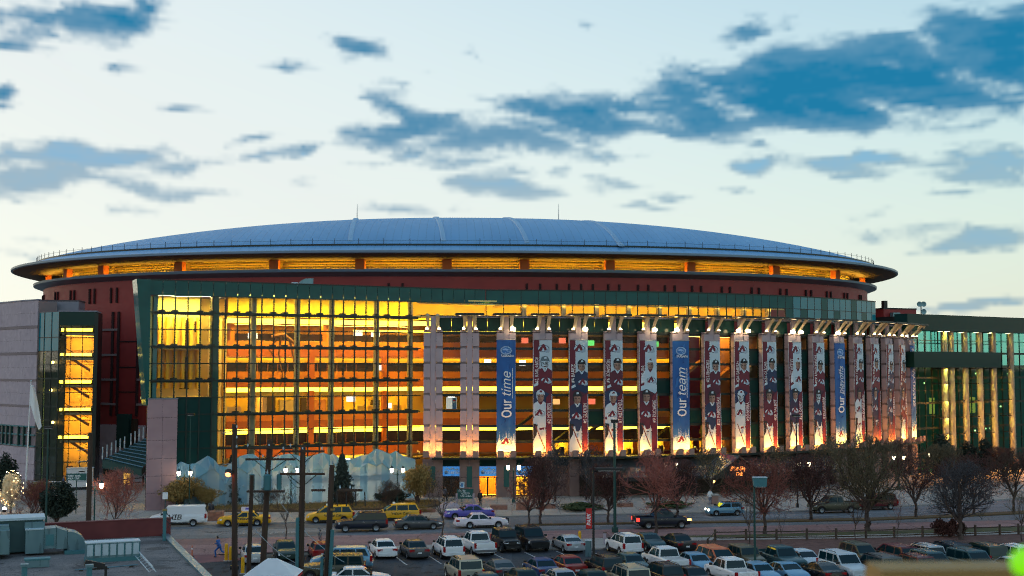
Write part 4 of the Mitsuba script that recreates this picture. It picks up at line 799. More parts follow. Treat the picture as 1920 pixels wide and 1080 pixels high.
for z, u in ((17.2, .55), (13.2, .5), (8.6, .62), (19.6, .3)): add(st, 'hanging_lamp', ball(.22, F1.p(L1 * u, -.7, z), 2), 'lampglass', smooth=True, emit=(14, 7.5, 1.6), sw=.1)
for k in range(4):
    add(st, 'mullion', F2.box(L2 * k / 3.15 - .04 + .03, L2 * k / 3.15 + .04 + .03, -.1, .08, .1, 22.5), 'mullion')
    add(st, 'mullion', F1.box(L1 * k / 3 - .04, L1 * k / 3 + .04, -.1, .08, .1, 24.4), 'mullion')
add(st, 'side_wall', F2.box(L2 - .25, L2 + .3, -4.8, .05, .1, 24.3), 'mullion')
add(st, 'rear_wall', F2.box(-3.2, L2, -4.8, -4.5, .1, 24.3), 'cream')
for k, z in enumerate((22.35, 18.8, 14.9, 10.95, 7.0)):
    add(st, 'landing', F2.box(.3, L2 - .3, -4.5, -.9, z - 1.25, z - .95), 'interior')
    add(st, 'landing_light', F2.quad(.1, L2 - .6, -.95, z - .7, z - .28), 'cream', emit=STRIP * 1.4, sw=.8)
    add(st, 'lamp', F2.down(.5, L2 - .6, -3.6, -2.6, z - 1.32), 'cream', emit=np.array((1, .46, .05)) * 15, sw=1.0); add(st, 'ceiling', F2.box(.2, L2 - .3, -4.5, -.96, z - .28, z - .2), 'cream')
    if k:
        zz0 = z - 2.9
        add(st, 'stair_flight', hexa([F2.p(.6, -1.6, zz0 + 2.2), F2.p(L2 - 1, -1.6, zz0), F2.p(L2 - 1, -2.6, zz0), F2.p(.6, -2.6, zz0 + 2.2), F2.p(.6, -1.6, zz0 + 2.6), F2.p(L2 - 1, -1.6, zz0 + .4), F2.p(L2 - 1, -2.6, zz0 + .4), F2.p(.6, -2.6, zz0 + 2.6)]), 'intwood')
        add(st, 'handrail', tube([F2.p(.6, -1.5, zz0 + 3.4), F2.p(L2 - 1, -1.5, zz0 + 1.2)], .04, 5), 'black')
add(st, 'door', F2.box(1.2, 2.1, -1.4, -1.3, .2, 2.4), 'intwood')
sw_ = thing('stone_wing', 'pale pinkish stone panelled wing with dark bands at the left edge', 'building')
WP = [(-100.07, 206), (-86.67, 194), (-77.45, 186), (-72.54, 181), (-68.87, 178)]
zb = [(26.2, 22.55), (22.15, 18.7), (18.3, 14.75), (14.45, 11.0), (10.7, 8.0), (4.9, 2.5), (2.45, .2)]
for i in range(4):
    (x0, y0), (x1, y1) = WP[i], WP[i + 1]; S = Frame(WP[i], math.atan2(y1 - y0, x1 - x0)); L = math.hypot(x1 - x0, y1 - y0)
    add(sw_, 'core', S.box(0, L, -3, -.12, .1, 26.1), 'band')
    n = max(2, round(L / 1.0))
    for z1, z0 in zb:
        for h in range(2):
            for k in range(n):
                a, b, c, d = L * k / n, L * (k + 1) / n, z0 + (z1 - z0) * h / 2, z0 + (z1 - z0) * (h + 1) / 2
                add(sw_, 'stone_panel', S.box(a + .012, b - .012, -.1, 0, c + .012, d - .012), 'stone')
    add(sw_, 'coping', S.box(0, L, -.5, .1, 26.22, 26.4), 'bluegrey')
    for z in (22.35, 18.5, 14.6, 10.85): add(sw_, 'band', S.box(0, L, -.1, .07, z - .18, z + .18), 'band')
    for z in (7.9, 6.7, 5.1): add(sw_, 'louvre_rail', S.box(0, L, -.1, .12, z - .1, z + .1), 'teal')
    for k in range(int(L / 1.5)): add(sw_, 'louvre_fin', S.box(1.5 * k + .3, 1.5 * k + .55, -.1, .25, 5.1, 7.9), 'greenmetal')
cp = thing('service_block', 'plain blue grey box above the glass stair tower', 'rooftop structure')
add(cp, 'wall', Frame((-70.22, 181), .12).box(0, 6.0, -4, 0, 20, 26.25), 'bluegrey'); add(cp, 'coping', Frame((-70.22, 181), .12).box(-.08, 6.1, -4, .08, 26.26, 26.45), 'joint')
# side entrance canopy with its row of light posts
ca = thing('entrance_canopy', 'dark green wedge canopy with slatted top at the side entrance', 'canopy')
X0, X1 = -55.19, -48.99
tp = [[X0, 166.5, 4.0], [X1, 163.5, 2.95], [X1, 175, 6.4], [X0 + 3.2, 175, 6.4]]
add(ca, 'roof', hexa([[X0, 166.5, 2.9], [X1, 163.5, 2.1], [X1, 175, 5.2], [X0 + 3, 175, 5.2]] + tp), 'greenmetal')
for k in range(9):
    u = (k + .5) / 9
    p, q = np.array(tp[0]) * (1 - u) + np.array(tp[3]) * u, np.array(tp[1]) * (1 - u) + np.array(tp[2]) * u
    add(ca, 'slat', tube([p + [0, 0, .06], q + [0, 0, .06]], .09, 4), 'galv')
for k in range(11):
    u = k / 10 + (.05 if k > 5 else 0)
    p = np.array(tp[0]) * (1 - u) + np.array(tp[3]) * u
    lb = add(ca, 'light_post', tube([p + [0, 0, .1], p + [0, 0, 1.75]], .09, 6), 'galvwhite')
    add(lb, 'glow', tube([p + [0, -.02, .2 + .25 * (k % 3)], p + [0, -.02, .6 + .25 * (k % 3)]], .095, 6), 'lampglass', emit=(2.4, 1.5, .5), sw=.05)
add(ca, 'lit_doorway', box(-53.99, -53.10, 171.9, 172, .2, 2.3), 'ochre', emit=(1.4, .7, .12), sw=.1)
# ---------------------------------------------------------------- cars
def man(m):
    return m3.Manifold(m3.Mesh(np.asarray(m[0], np.float32), np.asarray(m[1], np.uint32)))
def loft(st):
    """st: (x, half width, z bottom, z shoulder, crown) -> a closed body."""
    V = []
    for x, w, zb, zs, cr in st:
        zm = zb + (zs - zb) * .55
        half = [(0, zb), (w * .80, zb), (w * .95, zb + .10), (w, zb + .28), (w, zm), (w * .985, zs - .10), (w * .93, zs - .02), (w * .8, zs + cr * .5), (0, zs + cr)]
        ringp = half + [(-y, z) for y, z in half[-2:0:-1]]
        V.append([[x, y, z] for y, z in ringp])
    n, m = len(V), len(V[0]); f = []
    for i in range(n - 1):
        for j in range(m):
            a, b = i * m + j, i * m + (j + 1) % m
            f += [[a, a + m, b + m], [a, b + m, b]]
    for j in range(1, m - 1): f += [[0, j, j + 1], [(n - 1) * m, (n - 1) * m + j + 1, (n - 1) * m + j]]
    return np.array(V).reshape(-1, 3), np.array(f)[:, [0, 2, 1]]
# length, width, height, belt, wheel radius, wheel x (front, rear), greenhouse x (rear base, rear top, front top, front base), pillars, body stations (x, w, shoulder)
KIND = {
 'sedan': dict(L=4.85, W=1.82, H=1.45, belt=.94, r=.33, wx=(1.45, -1.35), g=(-1.75, -1.05, .35, 1.12), pil=(-.42,), st=[(-2.42, .70, .80), (-2.36, .84, .93), (-2.0, .90, .98), (-1.6, .91, .97), (0, .91, .94), (1.1, .90, .95), (1.7, .88, .86), (2.2, .80, .76), (2.42, .62, .62)]),
 'coupe': dict(L=4.75, W=1.84, H=1.38, belt=.92, r=.34, wx=(1.42, -1.35), g=(-2.0, -.85, .25, 1.08), pil=(-.5,), st=[(-2.37, .70, .80), (-2.3, .84, .93), (-1.9, .91, .97), (0, .92, .92), (1.1, .90, .93), (1.7, .88, .84), (2.2, .78, .73), (2.37, .6, .6)]),
 'oldsedan': dict(L=5.35, W=1.95, H=1.46, belt=.95, r=.34, wx=(1.65, -1.30), g=(-1.55, -1.0, .25, .95), pil=(-.35,), st=[(-2.67, .80, .80), (-2.6, .92, .94), (-2.0, .96, .98), (-1.5, .97, .97), (0, .97, .95), (1.0, .97, .98), (1.9, .95, .92), (2.5, .90, .82), (2.67, .78, .68)]),
 'suv': dict(L=4.8, W=1.92, H=1.80, belt=1.12, r=.38, wx=(1.42, -1.38), g=(-2.32, -2.08, .15, .95), pil=(-1.15, -.2), st=[(-2.4, .84, 1.05), (-2.34, .92, 1.12), (-1.8, .95, 1.14), (0, .96, 1.12), (1.0, .95, 1.12), (1.7, .93, 1.04), (2.25, .87, .95), (2.4, .74, .80)]),
 'bigsuv': dict(L=5.15, W=2.02, H=1.92, belt=1.18, r=.40, wx=(1.60, -1.42), g=(-2.50, -2.34, .25, .95), pil=(-1.25, -.25), st=[(-2.57, .90, 1.12), (-2.52, .98, 1.18), (-1.8, 1.0, 1.20), (0, 1.01, 1.18), (1.0, 1.0, 1.18), (1.8, .98, 1.13), (2.45, .93, 1.04), (2.57, .84, .92)]),
 'jeep': dict(L=4.2, W=1.85, H=1.85, belt=1.20, r=.42, wx=(1.30, -1.22), g=(-1.92, -1.86, .30, .62), pil=(-1.0, -.25), st=[(-2.0, .84, 1.18), (-1.95, .9, 1.20), (0, .9, 1.20), (.7, .88, 1.20), (1.3, .80, 1.14), (1.9, .70, 1.06), (2.0, .66, 1.0)]),
 'hatch': dict(L=4.05, W=1.72, H=1.46, belt=.95, r=.31, wx=(1.22, -1.22), g=(-1.88, -1.62, .25, .92), pil=(-.55,), st=[(-2.0, .74, .85), (-1.95, .83, .96), (-1.4, .86, .98), (0, .86, .95), (.9, .85, .95), (1.5, .82, .86), (1.9, .72, .76), (2.02, .56, .62)]),
 'minivan': dict(L=5.0, W=1.96, H=1.75, belt=1.08, r=.34, wx=(1.55, -1.40), g=(-2.38, -2.02, .55, 1.55), pil=(-1.15, .1), st=[(-2.48, .84, 1.0), (-2.42, .94, 1.08), (-1.8, .97, 1.10), (0, .98, 1.07), (1.2, .97, 1.06), (1.8, .93, .98), (2.3, .84, .84), (2.5, .66, .68)]),
 'van': dict(L=5.75, W=2.02, H=2.08, belt=1.22, r=.37, wx=(1.85, -1.55), g=(-2.82, -2.72, 1.10, 1.75), pil=(.25, 1.0), st=[(-2.87, .92, 1.2), (-2.82, .99, 1.24), (0, 1.01, 1.24), (1.7, 1.0, 1.22), (2.1, .97, 1.14), (2.7, .90, 1.0), (2.87, .80, .85)]),
 'pickup': dict(L=5.7, W=2.0, H=1.88, belt=1.18, r=.40, wx=(1.85, -1.65), g=(-.95, -.75, .75, 1.38), pil=(-.1,), st=[(-2.85, .93, 1.12), (-2.8, .98, 1.2), (-1.0, .99, 1.2), (0, .99, 1.18), (1.3, .99, 1.18), (2.1, .97, 1.13), (2.7, .93, 1.03), (2.85, .84, .9)]),
}
PROTO = {}
def build_car(kind):
    K = KIND[kind]; P = []                                             # (name path, mesh, material or None for the paint, smooth)
    L, W, H, r = K['L'], K['W'], K['H'], K['r']; zb = .20 if kind in ('sedan', 'coupe', 'oldsedan', 'hatch', 'minivan') else .32
    body = man(loft([(x, w, zb + (.06 if abs(x) > L * .45 else 0), s, .04) for x, w, s in K['st']]))
    hw = W / 2; b0, b1, b2, b3 = K['g']; belt = K['belt']; top = H
    tw, bw = hw * (.74 if kind not in ('van', 'jeep', 'bigsuv') else .84), hw * .90
    pts = []
    for x, w, z in ((b0, bw, belt - .04), (b3, bw, belt - .04), (b1, tw, top - .05), (b2, tw, top - .05), (b1 + .12, tw * .8, top), (b2 - .12, tw * .8, top)):
        pts += [[x, w, z], [x, -w, z]]
    cab = m3.Manifold.hull_points(np.array(pts, np.float64))
    body = body + cab
    for wx in K['wx']:
        for s in (-1, 1):
            cyl = m3.Manifold.cylinder(.34, r + .07, r + .07, 20).rotate((90, 0, 0)).translate((wx, s * hw + (.34 if s > 0 else 0) - s * .26 - (0 if s > 0 else 0) + (0 if s > 0 else .0), r))
            body = body - (cyl if s > 0 else m3.Manifold.cylinder(.34, r + .07, r + .07, 20).rotate((90, 0, 0)).translate((wx, -hw + .26, r)))
    if kind == 'pickup':
        body = body - m3.Manifold.cube((1.72, hw * 1.66, .6)).translate((-2.74, -hw * .83, .80))
        P.append(('bed_liner', box(-2.74, -1.03, -hw * .82, hw * .82, .79, .83), 'black', False))
    me = body.to_mesh(); P.insert(0, ('body', (me.vert_properties[:, :3], me.tri_verts), None, 35))
    def onside(x, u, s, o=.012):                                     # a point on the slanted side of the cabin, u from belt to roof
        return [x, s * (bw + (tw - bw) * u + o), belt - .04 + (top - .01 - belt) * u]
    u0, u1 = .10, .90
    xr = lambda u: b0 + (b1 - b0) * u; xf = lambda u: b3 + (b2 - b3) * u
    cuts = [('r', None)] + [(None, p) for p in K['pil']] + [('f', None)]
    for s in (-1, 1):
        for q in range(len(cuts) - 1):
            def ex(c, u, d):
                return (xr(u) + .16 if c[0] == 'r' else xf(u) - .16 if c[0] == 'f' else c[1] + d)
            if kind == 'van' and q < 2: continue
            A_ = [onside(ex(cuts[q], u0, .05), u0, s), onside(ex(cuts[q + 1], u0, -.05), u0, s), onside(ex(cuts[q + 1], u1, -.05), u1, s), onside(ex(cuts[q], u1, .05), u1, s)]
            if A_[2][0] <= A_[3][0]: A_[2][0] = A_[3][0] + .05
            P.append(('side_window', quad(*(A_ if s < 0 else A_[::-1])), 'carglass', False))
    for nm, xb, xt, d in (('rear_window', b0, b1, -1), ('windshield', b3, b2, 1)):
        def e(y, u): w = (bw + (tw - bw) * u) * .90 * y; return [xb + (xt - xb) * u + d * .014, w, belt - .04 + (top - .03 - belt) * u + .012]
        q = [e(-1, .12), e(1, .12), e(1, .90), e(-1, .90)]
        if kind == 'van' and d < 0: q = [e(-.9, .3), e(.9, .3), e(.9, .85), e(-.9, .85)]
        P.append((nm, quad(*(q if d > 0 else q[::-1])), 'carglass', False))
    ty = lathe([(r * .62, -.10), (r * .94, -.11), (r, -.07), (r, .07), (r * .94, .11), (r * .62, .10)], 18)
    ri = lathe([(.001, .06), (r * .2, .07), (r * .3, .03), (r * .55, .055), (r * .66, .10)], 10)
    for wx in K['wx']:
        for s in (-1, 1):
            R = np.array([[1., 0, 0], [0, 0, s], [0, -s, 0]])
            for n_, m_, mm in (('wheel__tyre', ty, 'rubber'), ('wheel__rim', ri, 'steel')):
                P.append((n_, (m_[0] @ R.T + [wx, s * (hw - .11), r], m_[1]), mm, 40))
    xe, x0 = L / 2, -L / 2; zs = K['st'][-2][2]; zr = K['st'][1][2]
    tall = kind in ('suv', 'bigsuv', 'van', 'minivan', 'jeep', 'pickup')
    wf, wr = K['st'][-2][1], K['st'][1][1]
    for s in (-1, 1):
        P.append(('headlight', hexa([[xe - .42, s * (wf + .035), zs - .20], [xe - .10, s * (wf - .02), zs - .22], [xe - .06, s * wf * .55, zs - .22], [xe - .5, s * wf * .55, zs - .2], [xe - .46, s * (wf + .03), zs - .04], [xe - .2, s * (wf - .02), zs - .05], [xe - .12, s * wf * .55, zs - .06], [xe - .5, s * wf * .55, zs - .05]]), 'lampglass', False))
        if tall: P.append(('taillight', box(x0 - .015, x0 + .2, min(s * (wr - .16), s * (wr + .012)), max(s * (wr - .16), s * (wr + .012)), zr - .42, zr + .02), 'taillight', False))
        else: P.append(('taillight', box(x0 + .005, x0 + .34, min(s * (wr - .42), s * (wr + .012)), max(s * (wr - .42), s * (wr + .012)), zr - .22, zr - .04), 'taillight', False))
        P.append(('mirror', box(b3 - .28, b3 - .10, min(s * (hw - .03), s * (hw + .17)), max(s * (hw - .03), s * (hw + .17)), belt + .02, belt + .19), 'black', False))
        for q in K['pil'][:1] + (b3 - .95,):
            P.append(('door_handle', box(q - .28, q - .08, min(s * (hw - .06), s * (hw + .02)), max(s * (hw - .06), s * (hw + .02)), belt - .20, belt - .15), 'chrome', False))
    P.append(('grille', box(xe - .16, xe - .015, -wf * .5, wf * .5, zs - .3, zs - .12), 'black', False))
    P.append(('plate', box(x0 - .022, x0 + .1, -.17, .17, zr - .42, zr - .27) if not tall else box(x0 - .025, x0 + .1, -.17, .17, .62, .77), 'white', False))
    P.append(('plate', box(xe - .2, xe + .012, -.16, .16, .42, .54), 'white', False))
    for s in (-1, 1): P.append(('rocker_trim', box(K['wx'][1] + r + .1, K['wx'][0] - r - .1, min(s * (hw - .1), s * (hw - .005)), max(s * (hw - .1), s * (hw - .005)), zb - .02, zb + .13), 'black', False))
    bm = 'chrome' if kind == 'pickup' else 'black' if kind in ('jeep',) else None
    P.append(('rear_bumper', box(x0 - .06, x0 + .2, -wr * .97, wr * .97, zb + .14, zb + .34), bm, False))
    P.append(('front_bumper', box(xe - .3, xe + .05, -wf * .86, wf * .86, zb + .12, zb + .30), bm, False))
    if kind in ('suv', 'bigsuv'):
        for s in (-1, 1): P.append(('roof_rail', tube([[b1 + .2, s * tw * .86, H - .02], [b1 + .3, s * tw * .86, H + .06], [b2 - .5, s * tw * .86, H + .06], [b2 - .3, s * tw * .86, H - .01]], .025, 5), 'black', False))
    if kind == 'jeep': P.append(('spare_wheel', (ty[0] @ np.array([[0., 0, 1], [0, 1, 0], [-1, 0, 0]]) + [x0 - .16, 0, 1.0], ty[1]), 'rubber', 40))
    return [(n, mikit.ply(m, None, smooth=s), mm) for n, m, mm, s in P]
def car(kind, paint, x, y, head, label, cat='car', group='cars in the parking lot', skip=()):
    if kind not in PROTO: PROTO[kind] = build_car(kind)
    key = thing(cat.replace(' ', '_') if cat != 'car' else 'parked_car', label, cat, group)
    M = T().translate([x, y, .012]).rotate([0, 0, 1], math.degrees(head))
    seen, pre = {}, {}
    for n, d, mm in PROTO[kind]:
        if n in skip: continue
        if n.startswith('wheel'):
            i = pre.get(n, 0); pre[n] = i + 1
            k = f'{key}__wheel' + (f'_{i:03d}' if i else '') + '__' + n.split('__')[1]
        else: k = uniq(f'{key}__{n}')
        scene[k] = {**d, 'to_world': M, 'bsdf': {'type': 'ref', 'id': 'mat_' + (mm or 'car' + paint)}}
    return key, M
def cadd(key, M, name, mesh, m, **k):
    kk = add(key, name, mesh, m, **k); scene[kk]['to_world'] = M
    return kk
AW = math.atan2(U[1], U[0])
# one row per car: kind, paint, nearest end on the ground, facing (A away from the street corner, T towards), label, category
LOT = [
 ('sedan', 'silver', (-21.10, 102.01), 'A', 'silver sedan between the first two utility poles, leftmost in the parking row', 'car'),
 ('sedan', 'green', (-18.69, 103.91), 'T', 'dark green sedan facing out beside the second utility pole', 'car'),
 ('hatch', 'red', (-15.83, 104.19), 'A', 'red hatchback carrying a bicycle on its roof', 'car'),
 ('sedan', 'white', (-10.53, 105.28), 'A', 'white sedan in the front row, left of the dark grey sedan', 'car'),
 ('sedan', 'grey', (-7.79, 104.92), 'A', 'dark grey sedan between the white sedan and the white sport utility', 'car'),
 ('suv', 'white', (-4.86, 104.85), 'A', 'white sport utility with dark rear glass beside the white crew pickup', 'car'),
 ('pickup', 'white', (-2.24, 106.55), 'A', 'white crew cab pickup with an open bed in the front row', 'pickup truck'),
 ('jeep', 'black', (0.09, 108.85), 'T', 'black boxy off-roader facing out next to the white crew pickup', 'car'),
 ('bigsuv', 'black', (2.49, 109.17), 'T', 'large black sport utility facing out beside the rounded silver sedan', 'car'),
 ('coupe', 'silver', (5.64, 108.62), 'A', 'rounded silver sedan at the end of the row left of the lot entrance', 'car'),
 ('suv', 'white', (10.47, 106.93), 'A', 'white sport utility right of the lot entrance, first of its row', 'car'),
 ('coupe', 'teal', (13.01, 109.67), 'T', 'dark teal low car facing out beside the white sport utility', 'car'),
 ('sedan', 'black', (15.42, 108.83), 'A', 'black sedan parked just left of the split rail fence end', 'car'),
 ('bigsuv', 'beige', (-3.00, 92.48), 'A', 'beige large sport utility cut by the lower picture edge', 'car'),
 ('coupe', 'grey', (-0.32, 94.37), 'A', 'charcoal coupe behind the beige sport utility', 'car'),
 ('sedan', 'blue', (2.92, 94.67), 'A', 'navy blue sedan left of the red sedan', 'car'),
 ('sedan', 'red', (5.06, 95.96), 'A', 'red sedan in the second row beside the black crossover', 'car'),
 ('suv', 'black', (7.76, 94.16), 'A', 'black crossover behind the black lamp pole', 'car'),
 ('sedan', 'teal', (10.15, 96.60), 'T', 'teal sedan facing out left of the white pickup', 'car'),
 ('pickup', 'white', (13.10, 97.12), 'A', 'white pickup in the middle of the lot, left of the orange minivan', 'pickup truck'),
 ('sedan', 'skyblue', (15.38, 96.95), 'T', 'pale blue sedan between the two white pickups', 'car'),
 ('minivan', 'orange', (17.34, 98.10), 'T', 'orange minivan with a white emblem on its side', 'car'),
 ('pickup', 'white', (17.35, 91.32), 'A', 'white crew pickup nearest the lamp with the pale box head', 'pickup truck'),
 ('bigsuv', 'beige', (9.10, 88.47), 'A', 'cream sport utility at the bottom edge below the white pickup', 'car'),
 ('suv', 'black', (11.80, 90.47), 'A', 'black sport utility at the bottom edge beside the cream one', 'car'),
 ('sedan', 'black', (13.93, 90.59), 'A', 'black sedan at the bottom edge left of the white crew pickup', 'car'),
 ('jeep', 'olive', (19.62, 98.36), 'T', 'dark olive off-roader partly behind the pole with the pale box head', 'car'),
 ('sedan', 'skyblue', (19.43, 92.13), 'T', 'light blue sedan at the bottom edge right of the pale box head lamp', 'car'),
 ('pickup', 'teal', (22.49, 97.72), 'T', 'blue grey pickup facing out behind the light blue coupe', 'pickup truck'),
 ('coupe', 'skyblue', (21.72, 92.79), 'T', 'light blue coupe facing out in the nearest row', 'car'),
 ('sedan', 'pale', (24.40, 98.79), 'T', 'pale silver sedan left of the tan sport utility', 'car'),
 ('coupe', 'black', (24.32, 93.04), 'A', 'black coupe with red lamps left of the tan sport utility', 'car'),
 ('bigsuv', 'pale', (26.53, 93.79), 'T', 'large tan silver sport utility facing out in the right half of the lot', 'car'),
 ('suv', 'olive', (29.46, 99.79), 'T', 'dark sport utility behind the large tan silver one', 'car'),
 ('bigsuv', 'grey', (28.84, 93.75), 'A', 'dark grey boxy sport utility right of the large tan silver one', 'car'),
 ('minivan', 'maroon', (32.35, 100.23), 'A', 'maroon minivan in the far row below the dead bushes', 'car'),
 ('suv', 'maroon', (31.71, 94.67), 'A', 'dark maroon crossover with a red lamp in front of the maroon minivan', 'car'),
 ('suv', 'silver', (34.46, 100.40), 'A', 'silver wagon in the far row between maroon minivan and navy sport utility', 'car'),
 ('suv', 'teal', (33.83, 95.27), 'T', 'teal sport utility facing out near the blurred handrail', 'car'),
 ('bigsuv', 'navy', (36.65, 100.52), 'A', 'navy sport utility in the far row under the bare grey tree', 'car'),
 ('bigsuv', 'teal', (37.05, 95.00), 'T', 'large dark teal sport utility near the green light', 'car'),
 ('bigsuv', 'green', (39.20, 99.65), 'A', 'dark green sport utility behind the green light', 'car'),
 ('suv', 'white', (41.68, 100.12), 'A', 'white sport utility at the right picture edge', 'car'),
 ('sedan', 'silver', (40.03, 94.58), 'T', 'silver sedan at the right picture edge behind the green light', 'car'),
 ('sedan', 'teal', (-1.26, 87.67), 'A', 'dark teal car roof at the bottom edge below the charcoal coupe', 'car'),
 ('sedan', 'green', (1.42, 89.52), 'A', 'dark green car roof at the bottom edge below the navy sedan', 'car'),
 ('sedan', 'silver', (4.21, 89.25), 'A', 'silver car roof at the bottom edge below the red sedan', 'car'),
 ('sedan', 'green', (6.48, 88.99), 'A', 'dark car roof at the bottom edge below the black lamp pole', 'car'),
]
for kind, paint, (x, y), f, lab, cat in LOT:
    s = 1 if f == 'A' else -1
    h = AW if f == 'A' else AW + PI
    hl = KIND[kind]['L'] / 2
    key, M = car(kind, paint, x + U[0] * hl, y + U[1] * hl, h, lab, cat, 'cars in the parking lot' if cat == 'car' else 'pickups in the parking lot')
    if 'emblem' in lab:
        cadd(key, M, 'emblem', (np.array([[-.5, -.99, .55], [.1, -.99, 1.05], [.3, -.99, .55], [.12, -.99, .55], [.05, -.99, .8], [-.25, -.99, .55], [-.5, .99, .55], [.1, .99, 1.05], [.3, .99, .55], [.12, .99, .55], [.05, .99, .8], [-.25, .99, .55]]), np.array([[0, 5, 4], [0, 4, 1], [1, 4, 3], [1, 3, 2], [6, 10, 11], [6, 7, 10], [7, 9, 10], [7, 8, 9]])), 'clothwhite')
RH = math.atan2(.19, .98)
SIDE = [
 ('minivan', 'skyblue', (-13.83, 100.72), PI + .1, 'light blue minivan parked sideways behind the second pair of poles', 'car'),
 ('bigsuv', 'olive', (-13.86, 95.62), PI + .1, 'grey olive boxy wagon parked sideways at the bottom edge', 'car'),
 ('sedan', 'white', (-11.40, 92.36), .1, 'white car roof at the bottom edge right of the last utility pole', 'car'),
]
for kind, paint, (x, y), h, lab, cat in SIDE: car(kind, paint, x, y, h, lab, cat)
STREET = [
 ('van', 'white', (-34.50, 128.11), PI + RH, 'white cargo van parked at the kerb beside the red parapet', 'van'),
 ('oldsedan', 'yellow', (-27.76, 128.55), PI + RH, 'yellow taxi sedan with an advertising board on its roof', 'taxi'),
 ('minivan', 'yellow', (-19.25, 131.24), PI + RH, 'yellow taxi minivan behind the utility poles', 'taxi'),
 ('minivan', 'yellow', (-12.37, 133.10), PI + RH, 'yellow taxi minivan in front of the planting bed, right of the other taxis', 'taxi'),
 ('bigsuv', 'navy', (-15.08, 123.89), PI + RH, 'dark navy sport utility driving left on the street', 'car'),
 ('sedan', 'grey', (-9.50, 125.55), RH, 'charcoal sedan driving right on the street', 'car'),
 ('oldsedan', 'purple', (-4.69, 134.53), PI + RH, 'purple and white old sedan at the kerb by the entrance', 'car'),
 ('oldsedan', 'pinkwhite', (-3.16, 126.82), RH, 'white old police style sedan with a push bar on the street', 'car'),
 ('pickup', 'navy', (15.22, 126.39), RH, 'dark pickup with glowing lamps driving right on the near lane', 'pickup truck'),
 ('hatch', 'skyblue', (23.55, 137.49), PI + RH, 'small pale blue car with lit headlight driving left', 'car'),
 ('pickup', 'olive', (36.35, 140.05), PI + RH, 'dark olive pickup at the far kerb behind the brown tree', 'pickup truck'),
 ('suv', 'maroon', (42.06, 143.26), PI + RH + .05, 'dark red sport utility at the far kerb behind the olive tree', 'car'),
]
for kind, paint, (x, y), h, lab, cat in STREET:
    key, M = car(kind, paint, x, y, h, lab, cat, {'taxi': 'taxis at the kerb'}.get(cat))
    if cat == 'taxi':
        if kind == 'oldsedan':
            cadd(key, M, 'roof_board', join([box(-.75, .35, -.06, .06, 1.52, 1.88), box(-.6, .2, -.2, .2, 1.44, 1.53)]), 'carpinkwhite')
            for sgn in (-1, 1): cadd(key, M, 'roof_board_print', box(-.6, -.1, sgn * .064 - .002, sgn * .064 + .002, 1.6, 1.8), 'carpurple')
        else: cadd(key, M, 'roof_lamp', box(.2, .45, -.3, .3, 1.73, 1.9), 'lampglass')
        for sgn in (-1, 1):
            m = text('Yellow Cab', .26, .012, 1.0); v = m[0]
            w = v[:, 0].max()
            v2 = np.c_[(v[:, 0] - w / 2) * (1 if sgn < 0 else -1) - .25, np.full(len(v), 0) + sgn * (KIND[kind]['W'] / 2 + .0) + sgn * v[:, 2], v[:, 1] + .66]
            cadd(key, M, 'lettering', (v2, m[1]), 'ink')
    if paint == 'purple':
        for b in (box(1.2, 2.5, -.72, .72, .93, 1.0), box(-2.5, -1.75, -.76, .76, .95, 1.01)): cadd(key, M, 'white_panel', b, 'carwhite')
    if paint == 'pinkwhite': cadd(key, M, 'push_bar', join([box(2.70, 2.80, -.5, -.42, .3, .95), box(2.70, 2.80, .42, .5, .3, .95), box(2.70, 2.80, -.5, .5, .82, .9), box(2.70, 2.80, -.5, .5, .5, .58)]), 'black')
    if paint == 'skyblue':
        for s in (-1, 1): cadd(key, M, 'lit_headlight', ball(.13, (1.98, s * .52, .66), 2), 'lampglass', smooth=True, emit=(9, 8.4, 6.5), sw=.1)
        cadd(key, M, 'roof_panel', box(-1.5, .1, -.58, .58, 1.44, 1.475), 'carnavy')
    if kind == 'pickup' and paint == 'navy':
        for s in (-1, 1):
            cadd(key, M, 'lit_taillight', box(-2.89, -2.6, s * .93 - .09, s * .93 + .09, .8, 1.16), 'taillight', emit=(3.2, .12, .08), sw=.1)
            cadd(key, M, 'lit_headlight', box(2.45, 2.88, s * .82 - .13, s * .82 + .13, .78, .98), 'lampglass', emit=(6, 2.8, .5), sw=.1)
    if kind == 'van':
        cadd(key, M, 'lettering', (np.c_[-text('HIB', .5, .01, 1.1, .2)[0][:, 0] + 1.0, text('HIB', .5, .01, 1.1, .2)[0][:, 2] + 1.012, text('HIB', .5, .01, 1.1, .2)[0][:, 1] + .75], text('HIB', .5, .01, 1.1, .2)[1]), 'ink')
# bicycle on the roof of the red hatchback
bx, by = -15.83 + U[0] * 2.1, 104.19 + U[1] * 2.1
bk = thing('bicycle', 'dark bicycle standing upright on the roof of the red hatchback', 'bicycle')
FB = Frame((bx, by), AW)
for t in (-.5, .5): add(bk, 'wheel', tube([FB.p(t + .33 * math.cos(a), 0, 1.85 + .33 * math.sin(a)) for a in np.linspace(0, 2 * PI, 19)], .022, 5), 'rubber')
add(bk, 'frame', join([tube([FB.p(*p), FB.p(*q)], .02, 5) for p, q in (((-.5, 0, 1.85), (-.12, 0, 1.85)), ((-.12, 0, 1.85), (-.25, 0, 2.35)), ((-.12, 0, 1.85), (.38, 0, 2.3)), ((-.22, 0, 2.28), (.38, 0, 2.3)), ((-.5, 0, 1.85), (-.22, 0, 2.28)), ((.5, 0, 1.85), (.36, 0, 2.42)))]), 'steel')
add(bk, 'saddle', FB.box(-.38, -.14, -.05, .05, 2.34, 2.4), 'black'); add(bk, 'handlebar', tube([FB.p(.36, -.25, 2.45), FB.p(.36, .25, 2.45)], .018, 5), 'black')
